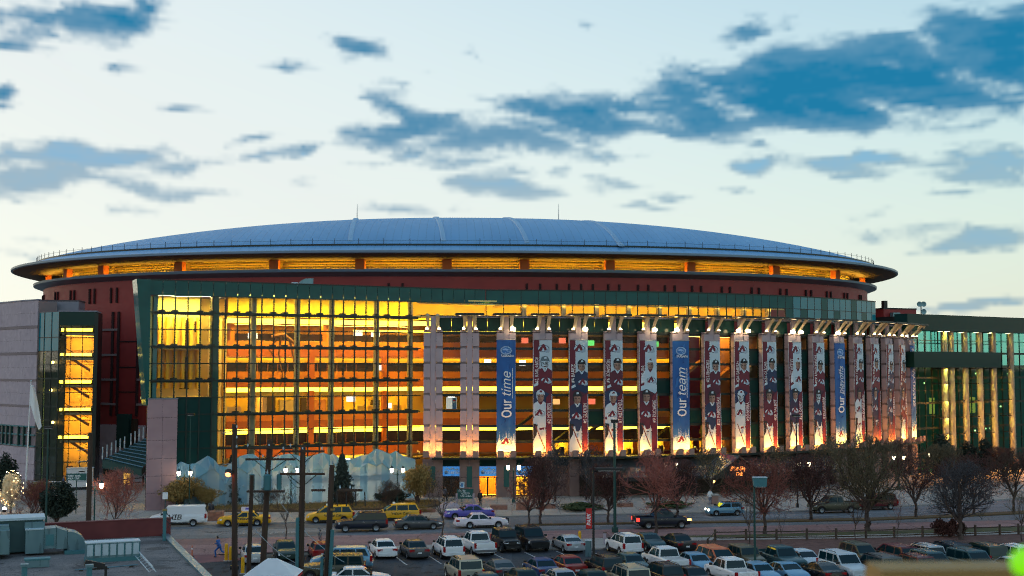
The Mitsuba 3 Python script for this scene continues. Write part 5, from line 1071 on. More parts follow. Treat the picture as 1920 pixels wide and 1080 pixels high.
# ---------------------------------------------------------------- trees and plants
def segs(P0, P1, r0, r1, sides=3):
    P0, P1 = np.asarray(P0, float), np.asarray(P1, float); r0, r1 = np.asarray(r0, float), np.asarray(r1, float); n = len(P0)
    t = P1 - P0; t /= np.linalg.norm(t, axis=1, keepdims=True) + 1e-9
    a = np.cross(t, np.where(np.abs(t[:, 2:]) < .9, [[0, 0, 1.0]], [[1.0, 0, 0]])); a /= np.linalg.norm(a, axis=1, keepdims=True) + 1e-9
    b = np.cross(t, a); an = np.arange(sides) * 2 * PI / sides
    off = np.cos(an)[None, :, None] * a[:, None] + np.sin(an)[None, :, None] * b[:, None]
    v = np.concatenate([P0[:, None] + off * r0[:, None, None], P1[:, None] + off * r1[:, None, None]], 1)
    f = []
    for j in range(sides):
        k = (j + 1) % sides; f += [[j, sides + j, sides + k], [j, sides + k, k]]
    return v.reshape(-1, 3), (np.array(f)[None] + (np.arange(n) * 2 * sides)[:, None, None]).reshape(-1, 3)
def grow(seed, h, rx, trunk, tr, spec, up=.35, twig=.012, wob=.25):
    """A bare tree: (trunk and limbs, twigs). h: height, rx: crown radius, trunk: height of the first fork, tr: trunk radius, spec: children per level."""
    R = np.random.default_rng(seed)
    limbs, tw = [], []
    cc, ch = np.array([0, 0, trunk + (h - trunk) * .52]), (h - trunk) * .56
    def inside(p):
        w = float(meshkit.noise(np.array([p[0] * .75 / rx * 3, p[1] * .75 / rx * 3, p[2] * .7]) + seed * 3.7, seed))
        return ((p[0] / rx) ** 2 + (p[1] / rx) ** 2 + ((p[2] - cc[2]) / ch) ** 2) * (.62 + .95 * w)
    k = 5; pts = [np.array([0, 0, 0.])]
    for j in range(1, k + 1): pts.append(np.array([R.normal(0, .03) * trunk, R.normal(0, .03) * trunk, trunk * j / k]))
    for p, q, j in zip(pts[:-1], pts[1:], range(k)): limbs.append((p, q, tr * (1.25 if j == 0 else 1 - .06 * j), tr * (1 - .06 * (j + 1))))
    def branch(p, d, ln, r, lev):
        n = 3 if lev < 2 else 2; out = limbs if lev < 2 else tw; q = p
        spots = []
        for j in range(n):
            d = d + R.normal(0, wob, 3) + np.array([0, 0, up * .35]); d /= np.linalg.norm(d)
            e = q + d * ln / n
            if inside(e) > 1.25 and lev > 0: break
            ra, rb = r * (1 - .6 * j / n), r * (1 - .6 * (j + 1) / n)
            out.append((q, e, max(ra, twig * .7), max(rb, twig * .6))); spots.append((q, e, d)); q = e
        if lev >= len(spec) or not spots: return
        m = spec[lev]
        for i in range(m):
            a, b, dd = spots[min(int(R.random() ** .7 * len(spots)), len(spots) - 1)]
            s = a + (b - a) * R.uniform(.25, 1)
            nd = dd + R.normal(0, .62, 3) + np.array([0, 0, up * .5]); nd /= np.linalg.norm(nd)
            branch(s, nd, ln * R.uniform(.48, .78), r * .52, lev + 1)
    m = spec[0]
    for i in range(m):
        a = 2 * PI * (i + R.uniform(-.3, .3)) / m; inc = R.uniform(.35, 1.15) if i else .1
        d = np.array([math.cos(a) * math.sin(inc), math.sin(a) * math.sin(inc), math.cos(inc) + .15])
        z = pts[-1] * 1.0 if i < m * .6 else pts[-1] - [0, 0, trunk * .12]
        branch(z, d / np.linalg.norm(d), max(rx, h - trunk) * R.uniform(.55, .8), tr * .55, 1)
    if h - trunk > 3: branch(pts[-1], np.array([0, 0, 1.0]), (h - trunk) * .8, tr * .7, 1)
    A = [np.array([s[i] for s in limbs]) for i in range(4)]; B = [np.array([s[i] for s in tw]) for i in range(4)]
    return segs(*A, sides=6), segs(*B, sides=3)
def leaves(R, n, fn, size, up=.3):
    """Leaf sprays: n small crossed faces at points fn() gives."""
    p = fn(n); a = R.normal(0, 1, (n, 3)); a /= np.linalg.norm(a, axis=1, keepdims=True); b = np.cross(a, R.normal(0, 1, (n, 3))); b /= np.linalg.norm(b, axis=1, keepdims=True)
    s = size * R.uniform(.6, 1.4, (n, 1)); v = np.stack([p - a * s, p + b * s * .45, p + a * s, p - b * s * .45], 1).reshape(-1, 3)
    i = np.arange(n)[:, None] * 4
    return v, np.vstack([i + [0, 1, 2], i + [0, 2, 3]])
PROT = {}
def proto(name, fn):
    if name not in PROT:
        PROT[name] = [mikit.ply(m, None, smooth=sm) for m, sm in fn()]
    return PROT[name]
def plant(pname, fn, x, y, z, s, sz, rz, mats, name, label, cat, group, parts=('trunk', 'crown')):
    k = thing(name, label, cat, group)
    M = T().translate([x, y, z]).rotate([0, 0, 1], rz).scale([s, s, sz])
    for d, m, pn in zip(proto(pname, fn), mats, parts):
        scene[f'{k}__{pn}'] = {**d, 'to_world': M, 'bsdf': {'type': 'ref', 'id': 'mat_' + m}}
    return k
BARE = {
 'round': lambda: [(m, False) for m in grow(1, 6.0, 3.4, 1.7, .15, (7, 4, 5, 4, 2), .25, .022)],
 'round2': lambda: [(m, False) for m in grow(9, 6.0, 3.5, 1.6, .15, (7, 4, 5, 4, 2), .3, .022)],
 'dense': lambda: [(m, False) for m in grow(4, 6.0, 3.2, 1.5, .16, (8, 5, 4, 4, 2), .25, .023)],
 'big': lambda: [(m, False) for m in grow(6, 10.5, 4.3, 2.6, .32, (8, 5, 5, 4, 3), .45, .024)],
 'young': lambda: [(m, False) for m in grow(12, 5.0, 1.5, 1.7, .06, (5, 4, 4, 3), .5, .010)],
 'tall': lambda: [(m, False) for m in grow(15, 8.0, 2.3, 2.0, .13, (7, 4, 4, 3, 2), .7, .018)],
 'sapling': lambda: [(m, False) for m in grow(18, 3.6, 1.1, 1.2, .035, (4, 3, 3), .6, .009)],
 'shrub': lambda: [(m, False) for m in grow(21, 3.0, 2.2, .25, .06, (10, 6, 6, 5), .5, .010)],
}
TREES = [
 ('young', (-21.45, 117.69), 0, 1.0, 1.0, 'twigbrown', 'small bare street tree in front of the yellow taxis, between two utility poles'),
 ('young', (-6.66, 119.18), 0, 1.25, 1.25, 'twigbrown', 'thin bare street tree rising between charcoal sedan and dark grey sedan'),
 ('round', (1.76, 128.11), 0, .75, .85, 'twigred', 'small forked bare tree at the left end of the median'),
 ('dense', (2.93, 128.55), 0, .95, 1.15, 'twigmaroon', 'dense brown bare tree second from the left end of the median'),
 ('dense', (10.06, 129.88), 0, .95, 1.0, 'twigmaroon', 'dark reddish bare tree behind the tall green lamp pole'),
 ('round2', (14.20, 122.28), 0, 1.15, 1.22, 'twigpink', 'reddish pink bare tree in front of the dark moving pickup'),  # reddish light on this crown is put into the twig colour
 ('dense', (18.14, 135.99), 0, 1.1, 1.0, 'twigmaroon', 'dark maroon bare tree between the pink tree and the small pale blue car'),
 ('young', (21.76, 113.78), .1, .95, 1.0, 'twigbrown', 'slender bare young tree behind the fence, left of the pale box head lamp'),
 ('round', (24.68, 121.10), 0, 1.2, 1.22, 'twigred', 'wide red brown bare tree right behind the pale box head lamp'),
 ('dense', (31.90, 132.17), 0, 1.25, 1.12, 'twigmaroon', 'dark dome shaped bare tree left of the dark olive pickup'),
 ('big', (35.35, 123.08), .1, .92, .86, 'twigolive', 'largest bare tree with a thick olive grey trunk on the verge'),
 ('young', (31.87, 115.17), .1, .9, .95, 'twigbrown', 'thin bare sapling just left of the thick olive trunk'),
 ('sapling', (24.39, 112.43), .1, .95, 1.0, 'twiggrey', 'pale staked sapling on the red mulch right of the pale box head lamp'),
 ('sapling', (36.35, 116.96), .1, 1.1, 1.1, 'twigred', 'reddish sapling at the fence left of the dead bushes'),
 ('round2', (43.88, 134.53), 0, 1.2, 1.05, 'twigmaroon', 'spreading dark bare tree on the median under the double lamp'),
 ('big', (42.15, 116.60), .1, .72, .68, 'twiggrey', 'grey bare tree on the mulch behind the navy sport utility'),
 ('round', (51.06, 136.99), 0, 1.1, 1.1, 'twigmaroon', 'dark bare tree on the median, second from the right edge'),
 ('round2', (56.31, 139.02), 0, 1.1, 1.1, 'twigbrown', 'brown bare tree on the median at the right edge'),
 ('young', (47.46, 115.53), .1, 1.0, 1.0, 'twigolive', 'bare young tree on the mulch at the right picture edge'),
 ('tall', (5.2, 150.5), .13, .95, .85, 'twiggrey', 'tall grey bare tree on the plaza right of the entrance doors'),
 ('tall', (9.6, 148.5), .13, 1.0, .82, 'twiggrey', 'grey upright bare tree standing in the oval hedge bed'),
 ('tall', (24.5, 152.5), .13, .95, .78, 'twigolive', 'greenish bare tree beside the gable of the awning'),
 ('tall', (33.5, 155.5), .13, 1.0, .78, 'twigolive', 'upright greenish bare tree at the right end of the awning'),
 ('tall', (41.0, 160.0), .13, 1.1, .88, 'twigolive', 'upright bare tree in front of the Our playoffs pilaster'),
 ('round', (52.5, 168.0), .13, 1.15, 1.05, 'twigbrown', 'bushy brown bare tree at the foot of the last banners'),
 ('dense', (58.0, 166.0), .13, 1.25, .95, 'twigolive', 'greenish bare tree under the double lamp before the teal glass wing'),
 ('dense', (70.0, 176.0), .13, 1.2, .8, 'twigmaroon', 'low dark bare tree in front of the orange columns'),
 ('shrub', (-41.20, 128.55), 0, 1.5, 1.7, 'twigpink', 'pinkish bare shrub on the plaza behind the red parapet'),
 ('shrub', (-50.64, 130.79), 0, 1.5, 1.3, 'twigred', 'red brown shrub at the foot of the flagpole'),
 ('shrub', (-14.2, 141.5), .2, .9, .95, 'twigbrown', 'brown twiggy shrub left of the entrance pilasters'),
 ('shrub', (-27.5, 139.0), .2, .8, .8, 'twiggrey', 'grey twiggy shrub below the mountain mural'),
 ('shrub', (-19.0, 142.0), .2, .8, .7, 'twigbrown', 'low brown shrub beside the right evergreen'),
]
for n_, (p, (x, y), z, s, sz, m, lab) in enumerate(TREES):
    plant(p, BARE[p], x, y, z, s, sz, 47 * n_ % 360, ('bark', m), 'shrub' if p == 'shrub' else 'bare_tree', lab, 'shrub' if p == 'shrub' else 'tree', 'bare shrubs' if p == 'shrub' else 'bare winter trees', ('stem', 'crown') if p == 'shrub' else ('trunk', 'crown'))
def spruce():
    R = np.random.default_rng(8); H, rad = 6.0, 1.75
    tr = tube([[0, 0, 0], [0, 0, 3], [0, 0, 5.9]], [.13, .08, .02], 7)
    P, Q = [], []
    for z in np.arange(.5, 5.9, .16):
        r = rad * (1 - (z - .3) / 5.9) ** .85 * R.uniform(.8, 1.12)
        for a in np.arange(R.uniform(0, 1), 6.28, .62 if z < 4 else .9):
            L = r * R.uniform(.7, 1.1); d = np.array([math.cos(a), math.sin(a), -.12])
            P.append([0, 0, z]); Q.append(np.array([0, 0, z]) + d * L)
    P, Q = np.array(P), np.array(Q); n = 9000
    def fn(n):
        i = R.integers(0, len(P), n); u = R.uniform(.2, 1.03, (n, 1)) ** .7
        return P[i] + (Q[i] - P[i]) * u + R.normal(0, .07, (n, 3)) - np.array([0, 0, .08])
    lv = leaves(R, n, fn, .13)
    return [(tr, False), (join([lv, segs(P, Q, np.full(len(P), .02), np.full(len(P), .008))]), False)]
for (x, y), s, lab in (((-33.02, 146.05), 1.0, 'dark spruce left of the mountain mural middle, beside the red lamp'), ((-20.06, 146.05), 1.02, 'dark spruce in front of the right part of the mountain mural')):
    plant('spruce', spruce, x, y, .2, s, s, s * 900 % 360, ('bark', 'needle'), 'spruce_tree', lab, 'tree', 'spruces before the mountain mural')
def blob(seed, n, size, rx, rz, trunk=.4):
    R = np.random.default_rng(seed)
    cen = R.normal(0, 1, (26, 3)); cen /= np.linalg.norm(cen, axis=1, keepdims=True); cen *= R.uniform(.3, .85, (26, 1)); cen *= [rx, rx, rz]; cen[:, 2] += rz + trunk
    def fn(n):
        i = R.integers(0, 26, n); d = R.normal(0, 1, (n, 3)); d /= np.linalg.norm(d, axis=1, keepdims=True)
        return np.maximum(cen[i] + d * R.uniform(.5, 1, (n, 1)) * [rx * .42, rx * .42, rz * .42], [-99, -99, .08])
    st = join([tube([[0, 0, 0], [c[0] * .3, c[1] * .3, c[2] * .5], c], [.07, .05, .015], 5) for c in cen[:9]])
    return [(st, False), (leaves(R, n, fn, size), False)]
BUSH = {'bushy': lambda: blob(2, 5200, .09, 1.6, 1.15), 'dark': lambda: blob(5, 6000, .15, 1.7, 1.9, .5), 'tallev': lambda: blob(7, 7500, .17, 1.6, 3.0, .4), 'low': lambda: blob(9, 3000, .09, 1.2, .5, .05)}
for p, (x, y), z, s, sz, m, lab in (
    ('bushy', (-37.93, 141.64), .2, 1.75, 1.35, 'straw', 'golden straw coloured bush under the left double lamp'), ('bushy', (-35.01, 142.17), .2, 1.0, .95, 'straw', 'smaller golden bush right of the left double lamp'),
    ('bushy', (-11.19, 146.05), .2, 1.35, 1.75, 'straw', 'tall straw brown bush beside the entrance pilasters'), ('low', (-14.32, 147.77), .2, 1.7, 1.5, 'leafdark', 'low dark green hedge by the lamp at the mountain mural'),
    ('tallev', (-59.96, 147.19), .1, 1.0, 1.0, 'leafdark', 'dark evergreen at the left picture edge'), ('dark', (-47.28, 128.55), 0, 1.2, 1.0, 'leafdark', 'dark spiky evergreen shrub at the foot of the left green pole'),
    ('low', (7.62, 141.64), .1, 2.3, .75, 'leafgreen', 'oval green hedge on the plaza with a boulder in it'), ('low', (18.34, 144.36), .1, 2.2, .7, 'leafgreen', 'green hedge behind the pink tree'),
    ('tallev', (60.5, 172.0), .1, 1.5, 1.15, 'leafdark', 'large dark evergreen in front of the teal glass wing'), ('tallev', (65.0, 177.0), .1, 1.35, .95, 'leafdark', 'dark evergreen right of the largest one before the glass wing'), ('dark', (69.0, 181.0), .1, 1.1, 1.3, 'leafdark', 'dark evergreen at the third orange column'),
    ('low', (41.27, 118.81), .1, .9, 1.6, 'twigmaroon', 'dead brown bush left of two at the fence'), ('low', (41.95, 118.43), .1, .6, 1.7, 'twigmaroon', 'dead brown bush in the middle at the fence'), ('low', (43.04, 119.18), .1, .6, 1.3, 'twigbrown', 'dead brown bush by the grey tree trunk'),
    ('dark', (-57.38, 176.28), .1, .7, .7, 'leafdark', 'dark bush below the entrance canopy'), ('bushy', (-56.77, 148.95), .1, 1.2, 1.0, 'straw', 'yellowish bush right of the flagpole'), ('low', (-9.91, 139.53), .1, .9, .6, 'straw', 'tuft of dry grass at the end of the planting bed')):
    plant(p, BUSH[p], x, y, z, s, sz, s * 700 % 360, ('bark', m), 'bush', lab, 'bush', 'bushes and hedges', ('stem', 'foliage'))
bl = plant('blossom', lambda: blob(31, 6000, .10, 1.3, 2.0, .8), *(-55.83, 137.99), .1, 1.0, 1.0, 20, ('bark', 'blossom'), 'blossom_tree', 'white blossoming small tree strung with lights at the left edge', 'tree', None)
rg = np.random.default_rng(4); bx, by = (-55.83, 137.99)
bal = []
for q in range(60):
    d = rg.normal(0, 1, 3); d /= np.linalg.norm(d)
    bal.append(ball(.045, (bx + d[0] * 1.35, by + d[1] * 1.35, 2.9 + d[2] * 2.0), 0))
add(bl, 'string_lights', join(bal), 'lampglass', emit=(14, 9, 4), sw=.6, kind='stuff')
gl = thing('ground_light', 'bright white ground light below the blossoming tree', 'lamp'); gx, gy = (-57.18, 139.53)
add(gl, 'housing', lathe([(.02, 0), (.2, 0), (.22, .3)], 10, (gx, gy, .1)), 'black'); add(gl, 'bulb', ball(.2, (gx, gy, .5), 2), 'lampglass', smooth=True, emit=(30, 27, 22), sw=1.2)
R9 = np.random.default_rng(77)
cl = []
for q in range(420):
    x, y = R9.uniform(60, 330), R9.uniform(330, 520)
    cl.append(leaves(R9, 40, lambda n: np.array([x, y, 3.2]) + R9.normal(0, 1, (n, 3)) * [3.2, 3.2, 2.2], 1.1))
struct('distant_trees', join(cl), 'leafdark', 'dark far-off line of trees beyond the glass wing', kind='stuff')
# dry grass on the planting bed
gp = []
bed = sg.Polygon([(-37.98, 140.05), (-24.11, 140.05), (-9.91, 143.81), (-9.38, 150.14), (-25.15, 146.05), (-38.09, 142.71)])
while len(gp) < 2600:
    x, y = R9.uniform(-45, -8), R9.uniform(138, 150)
    if bed.contains(sg.Point(x, y)): gp.append((x, y))
gp = np.array(gp); n_ = len(gp); P0 = np.c_[gp, np.full(n_, .28)]
struct('dry_grass', segs(P0, P0 + np.c_[R9.normal(0, .12, (n_, 2)), R9.uniform(.15, .5, n_)], np.full(n_, .03), np.full(n_, .006)), 'straw', 'dry tufts of grass on the planting bed before the mural', kind='stuff')

# ---------------------------------------------------------------- lamps and poles
def lantern_post(x, y, h, label, lit=(1, 1), ang=0.0, z0=.12):
    k = thing('street_lamp', label, 'street lamp', 'double lantern street lamps')
    add(k, 'post', lathe([(.22, 0), (.22, .25), (.11, .45), (.07, .9), (.06, h - .6), (.09, h - .5), (.03, h - .1)], 10, (x, y, z0)), 'greenmetal', smooth=40)
    c, s = math.cos(ang), math.sin(ang)
    for sd, on in zip((-1, 1), lit):
        if on is None: continue
        ex, ey = x + sd * .66 * c, y + sd * .66 * s
        add(k, 'arm', tube([[x, y, z0 + h - .6], [x + sd * .35 * c, y + sd * .35 * s, z0 + h - .62], [ex, ey, z0 + h - .35]], .035, 5), 'greenmetal')
        b = add(k, 'lantern', lathe([(.05, -.1), (.16, 0), (.23, .28), (.2, .46), (.1, .58), (.01, .6)], 10, (ex, ey, z0 + h - .3)), 'lampglass', smooth=True, emit=np.array((1, .80, .50)) * (11 if on else 2), sw=.15)
        add(b, 'cap', lathe([(.21, .46), (.13, .6), (.02, .74)], 10, (ex, ey, z0 + h - .3)), 'greenmetal')
for (x, y), lab, lit, ang in (((-37.31, 140.85), 'double lantern lamp over the golden bush', (1, 1), 0), ((-25.82, 144.58), 'double lantern lamp behind the third utility pole', (1, 1), 0), ((-13.48, 145.35), 'double lantern lamp before the right end of the mural', (1, 1), 0), ((0.19, 149.32), 'double lantern lamp right of the entrance doors', (1, 1), 0), ((19.63, 152.65), 'double lantern lamp in front of the awning behind the pink tree', (1, 1), 0), ((36.51, 154.38), 'double lantern lamp at the right end of the awning', (1, 1), .2),
    ((51.84, 165.62), 'double lantern lamp before the last banners', (1, 1), 0), ((58.78, 171.88), 'double lantern lamp in front of the largest evergreen', (1, 1), 0), ((70.04, 187.22), 'lantern lamp beside the orange columns', (1, None), 0), ((-42.45, 125.94), 'double lantern lamp behind the left wooden pole', (1, 1), 0)):
    lantern_post(x, y, 4.3, lab, lit, ang)
def light_pole(x, y, h, label, m='greenmetal', head=None, r=.11, arm=0.0, hm='black', z0=.1):
    k = thing('light_pole', label, 'light pole', 'tall light poles')
    add(k, 'post', lathe([(r * 2, 0), (r * 2, .5), (r, .55), (r * .75, h)], 10, (x, y, z0)), m, smooth=30)
    if arm: add(k, 'arm', tube([[x, y, z0 + h - .12], [x + arm, y, z0 + h - .05]], .05, 5), m)
    hx = x + arm
    w, d, t = head or (.9, .45, .2)
    add(k, 'lamp_head', hexa([[hx - w / 2 * .9, y - d / 2, z0 + h - .05], [hx + w / 2 * .9, y - d / 2, z0 + h - .05], [hx + w / 2 * .9, y + d / 2, z0 + h - .05], [hx - w / 2 * .9, y + d / 2, z0 + h - .05], [hx - w / 2, y - d / 2, z0 + h + t], [hx + w / 2, y - d / 2, z0 + h + t], [hx + w / 2, y + d / 2, z0 + h + t], [hx - w / 2, y + d / 2, z0 + h + t]]), hm)
    add(k, 'lamp_glass', box(hx - w * .36, hx + w * .36, y - d * .36, y + d * .36, z0 + h - .09, z0 + h - .055), 'lampglass')
    return k
LP = {}
for nm, (x, y), h, lab, kw in (
    ('a', (-47.0, 125), 10.1, 'tall dark green light pole left of the white trailer', dict()), ('b', (-36.5, 140), 10.9, 'slim light pole before the left end of the mural', dict(r=.07)),
    ('c', (6.69, 101.81), 7.75, 'black light pole with a long flat head and a red banner in the lot', dict(m='black', arm=1.3, head=(2.4, .5, .16))), ('d', (10.15, 122.28), 10.8, 'tall dark green light pole in front of the seventh banner', dict(r=.16, head=(.7, .6, .25))),
    ('e', (18.85, 96.35), 6.95, 'light pole with a pale box shaped head on the right half of the lot', dict(arm=.45, head=(1.05, .6, .62), hm='teal', r=.10)), ('f', (33.2, 144), 10.6, 'slender dark light pole rising behind the dome shaped tree', dict(m='black', r=.08))):
    LP[nm] = light_pole(x, y, h, lab, **kw)
cx, cy = (6.69, 101.81)
add(LP['e'], 'lamp_lid', box((18.85, 96.35)[0] - .1, (18.85, 96.35)[0] + 1.0, (18.85, 96.35)[1] - .32, (18.85, 96.35)[1] + .32, 7.68, 7.74), 'galvwhite')
pbn = thing('pole_banner', 'narrow red banner with white letters on the black light pole', 'banner')
add(pbn, 'cloth', box(cx - .62, cx - .12, cy - .02, cy + .01, 3.05, 4.72), 'redsign'); add(pbn, 'bracket', join([tube([[cx, cy, z], [cx - .66, cy, z]], .025, 5) for z in (3.05, 4.72)]), 'black')
tm = text('PARK', .30, .01, .9, .15); add(pbn, 'lettering', (np.c_[-tm[0][:, 1] + cx - .24, np.full(len(tm[0]), cy - .022) - tm[0][:, 2], tm[0][:, 0] + 3.3], tm[1]), 'letterwhite')
ub = thing('utility_box', 'grey utility box at the foot of the black light pole', 'utility box'); add(ub, 'cabinet', box(cx - .35, cx + .15, cy + 5.2, cy + 5.7, 0, 1.35), 'galv'); add(ub, 'lid', box(cx - .38, cx + .18, cy + 5.17, cy + 5.73, 1.352, 1.40), 'galvwhite')
# wooden utility poles
def crossarm(k, x, y, z, w, off=0.0, brace=True, ins=3):
    a = add(k, 'crossarm', box(x + off - w / 2, x + off + w / 2, y - .2, y - .08, z - .07, z + .07), 'wood')
    if brace:
        for s in (-1, 1): add(k, 'brace', tube([[x, y - .1, z - .85], [x + off + s * w * .32, y - .14, z - .05]], .025, 4), 'black')
    for q in range(ins):
        xx = x + off - w / 2 + .15 + (w - .3) * q / max(ins - 1, 1)
        add(a, 'insulator', lathe([(.02, 0), (.02, .06), (.07, .08), (.05, .14), (.06, .2), (.01, .24)], 8, (xx, y - .14, z + .07)), 'galvwhite')
def wood_pole(x, y, top, lean, label, r=.2):
    k = thing('utility_pole', label, 'utility pole', 'wooden utility poles')
    add(k, 'post', tube([[x + lean, y, 0], [x + lean * .5, y, top * .5], [x, y, top]], [r * 1.1, r, r * .85], 10), 'wood', smooth=40)
    return k
u1 = wood_pole(-18.45, 82, 12.45, .2, 'leftmost of the wooden utility poles standing before the lot', .19)
for z in (12.2, 11.5, 10.9): add(u1, 'insulator', lathe([(.02, 0), (.06, .05), (.05, .14), (.01, .2)], 8, (-18.25, 81.8, z)), 'galvwhite')
add(u1, 'bracket', tube([[-18.5, 82, 12.0], [-19.3, 81.9, 11.85]], .03, 5), 'steel'); add(u1, 'bracket', tube([[-18.5, 82, 9.9], [-19.4, 81.9, 9.7]], .03, 5), 'steel')
u2 = wood_pole(-16.5, 84, 11.3, -.45, 'utility pole carrying three round transformers', .2)
crossarm(u2, -16.5, 84, 10.75, 3.2, .0); crossarm(u2, -16.5, 84, 10.0, 3.4, .1, True, 4)
tf = [thing('transformer', l, 'transformer', 'transformers on the utility pole') for l in ('left teal can transformer on the pole with three', 'middle and largest transformer on the pole with three', 'right teal can transformer on the pole with three')]
for k, xx, rr, yy in zip(tf, (-17.6, -16.52, -15.75), (.19, .26, .17), (83.7, 83.5, 83.7)):
    add(k, 'tank', lathe([(.01, 0), (rr, .02), (rr, .95), (rr * 1.08, .97), (rr * .9, 1.05), (.01, 1.1)], 14, (xx, yy, 7.95)), 'teal', smooth=40)
    add(k, 'bushing', lathe([(.04, 0), (.06, .1), (.03, .2), (.01, .3)], 8, (xx, yy, 9.04)), 'galvwhite')
add(u2, 'platform', box(-17.9, -15.4, 83.4, 83.9, 7.8, 7.92), 'wood')
u3 = wood_pole(-14.05, 83, 10.95, -.1, 'utility pole with two braced crossarms and a blue grey conduit', .21)
crossarm(u3, -14.05, 83, 10.6, 2.9); crossarm(u3, -14.05, 83, 9.1, 3.0, 0, True, 4)
add(u3, 'conduit', tube([[-14.33, 82.8, 0], [-14.33, 82.8, 6.2]], .12, 8), 'teal')
u4 = wood_pole(-11.65, 80, 9.9, -.35, 'rightmost wooden utility pole with a low crossarm and two conduits', .2)
crossarm(u4, -11.65, 80, 8.3, 1.6, 1.2, False, 3); crossarm(u4, -11.65, 80, 8.3, .9, -.85, False, 2)
add(u4, 'conduit', tube([[-11.8, 79.75, 0], [-11.55, 79.75, 5.8]], .12, 8), 'teal'); add(u4, 'conduit', tube([[-12.25, 79.7, 0], [-12.2, 79.7, 4.1]], .1, 8), 'teal')
add(u4, 'marker', lathe([(.2, 0), (.2, .14)], 10, (-11.62, 80, 7.0)), 'straw')
for k in range(4): add(u4, 'cutout', tube([[-11.3 + .6 * k, 79.8, 8.2], [-11.25 + .6 * k, 79.75, 7.3]], .04, 5), 'black')
u5 = wood_pole(-17.45, 83, 9.0, -.2, 'short reddish wooden pole without arms beside the transformer pole', .15)
u6 = wood_pole(-41.0, 120, 10.0, .0, 'lone wooden pole behind the parapet near the left lamps', .24)
for z in (9.7, 8.4, 7.3): add(u6, 'bracket', tube([[-41, 120, z], [-42.2, 119.9, z - .15]], .035, 5), 'steel')
def wire(p, q, sag, label, m='black', r=.02):
    p, q = np.array(p), np.array(q); u = np.linspace(0, 1, 18)[:, None]
    k = thing('overhead_wire', label, 'wire', 'wires between the poles'); add(k, 'cable', tube(p + (q - p) * u - np.c_[0 * u, 0 * u, 4 * sag * u * (1 - u)], r, 4), m)
wire((-16.3, 83.6, 8.0), (-11.4, 84.5, 3.0), .55, 'pale slack wire from the transformer pole down to the right', 'galvwhite')
wire((-17.3, 83.4, 5.4), (-12.2, 84.5, 2.6), .9, 'pale low wire crossing in front of the second and third pole', 'galvwhite')
wire((-18.4, 81.9, 5.6), (-26.0, 118, 1.6), .4, 'dark wire from the leftmost pole toward the white van', 'black', .03)
wire((-15.1, 82.9, 9.1), (-14.1, 82.8, 8.2), .3, 'short looping wire left of the third pole')
wire((-17.7, 83.6, 8.2), (-16.4, 83.4, 8.0), .9, 'looping wire under the transformers')
rs = thing('signal_lamp', 'glowing red orange signal lamp on the leftmost utility pole', 'signal lamp')
add(rs, 'hood', lathe([(.02, .4), (.2, .34), (.24, 0)], 12, (-18.72, 81.6, 9.15)), 'black'); add(rs, 'bulb', ball(.2, (-18.72, 81.55, 9.2), 2), 'lampglass', smooth=True, emit=(9, 1.2, .25), sw=.3); add(rs, 'arm', tube([[-18.4, 81.9, 9.35], [-18.72, 81.6, 9.4]], .03, 5), 'black')
# flag
fg = thing('flagpole', 'white flagpole standing on the plaza at the far left', 'flagpole'); fx, fy = (-61.00, 155.11)
add(fg, 'pole', tube([[fx, fy, .1], [fx + .35, fy, 14.6]], [.13, .06], 8), 'white'); add(fg, 'finial', ball(.12, (fx + .36, fy, 14.7), 1), 'galvwhite')
fl_ = thing('flag', 'limp white flag hanging from the white flagpole', 'flag'); V = []
for i in range(14):
    u = i / 13
    for j in range(9):
        w = j / 8; V.append([fx + .33 + w * (.35 + 1.15 * u ** .8) * (1.0), fy - .1 + .22 * math.sin(w * 7 + u * 2) * w, 14.2 - 4.6 * u * (.35 + .65 * (1 - abs(w - .75))) - 1.4 * w * u])
F_ = []
for i in range(13):
    for j in range(8): a = i * 9 + j; F_ += [[a, a + 1, a + 10], [a, a + 10, a + 9]]
add(fl_, 'cloth', (np.array(V), np.array(F_)), 'white', smooth=True)

# ---------------------------------------------------------------- fence, signs, planters, small street things
fe = thing('split_rail_fence', 'brown split rail fence along the red mulch bed', 'fence')
FP_ = [(18.97, 115.88), (21.93, 116.24), (24.82, 116.42), (27.71, 116.60), (30.52, 116.78), (33.48, 117.33), (36.33, 117.88), (39.20, 118.43), (41.88, 118.81), (44.52, 119.18), (47.10, 119.75), (49.14, 120.33), (51.81, 121.10)]
for x, y in FP_: add(fe, 'post', tube([[x, y, .1], [x, y, 1.2]], [.12, .11], 7), 'fencewood')
x, y = (17.52, 111.10); add(fe, 'post', tube([[x, y, 0], [x, y, 1.0]], [.1, .1], 7), 'fencewood'); FQ = [(x, y)] + FP_
for (x0, y0), (x1, y1) in zip(FQ[:-1], FQ[1:]):
    for z in (.42, .95): add(fe, 'rail', tube([[x0, y0, z], [(x0 + x1) / 2, (y0 + y1) / 2, z - .03], [x1, y1, z + .01]], [.06, .055, .06], 5), 'fencewood')
fe2 = thing('split_rail_fence', 'short split rail fence on the plaza below the entrance canopy', 'fence')
pp = [(-53.97, 163.93), (-53.31, 167.60), (-52.21, 169.88), (-51.14, 171.43)]
for x, y in pp: add(fe2, 'post', tube([[x, y, .1], [x, y, 1.5]], .12, 6), 'fencewood')
for (x0, y0), (x1, y1) in zip(pp[:-1], pp[1:]):
    for z in (.6, 1.2): add(fe2, 'rail', tube([[x0, y0, z], [x1, y1, z]], .07, 5), 'fencewood')
fe3 = thing('split_rail_fence', 'low rail fence at the foot of the violet stone pier', 'fence'); pp = [(-42.05, 142.17), (-41.04, 142.71), (-39.60, 143.26)]
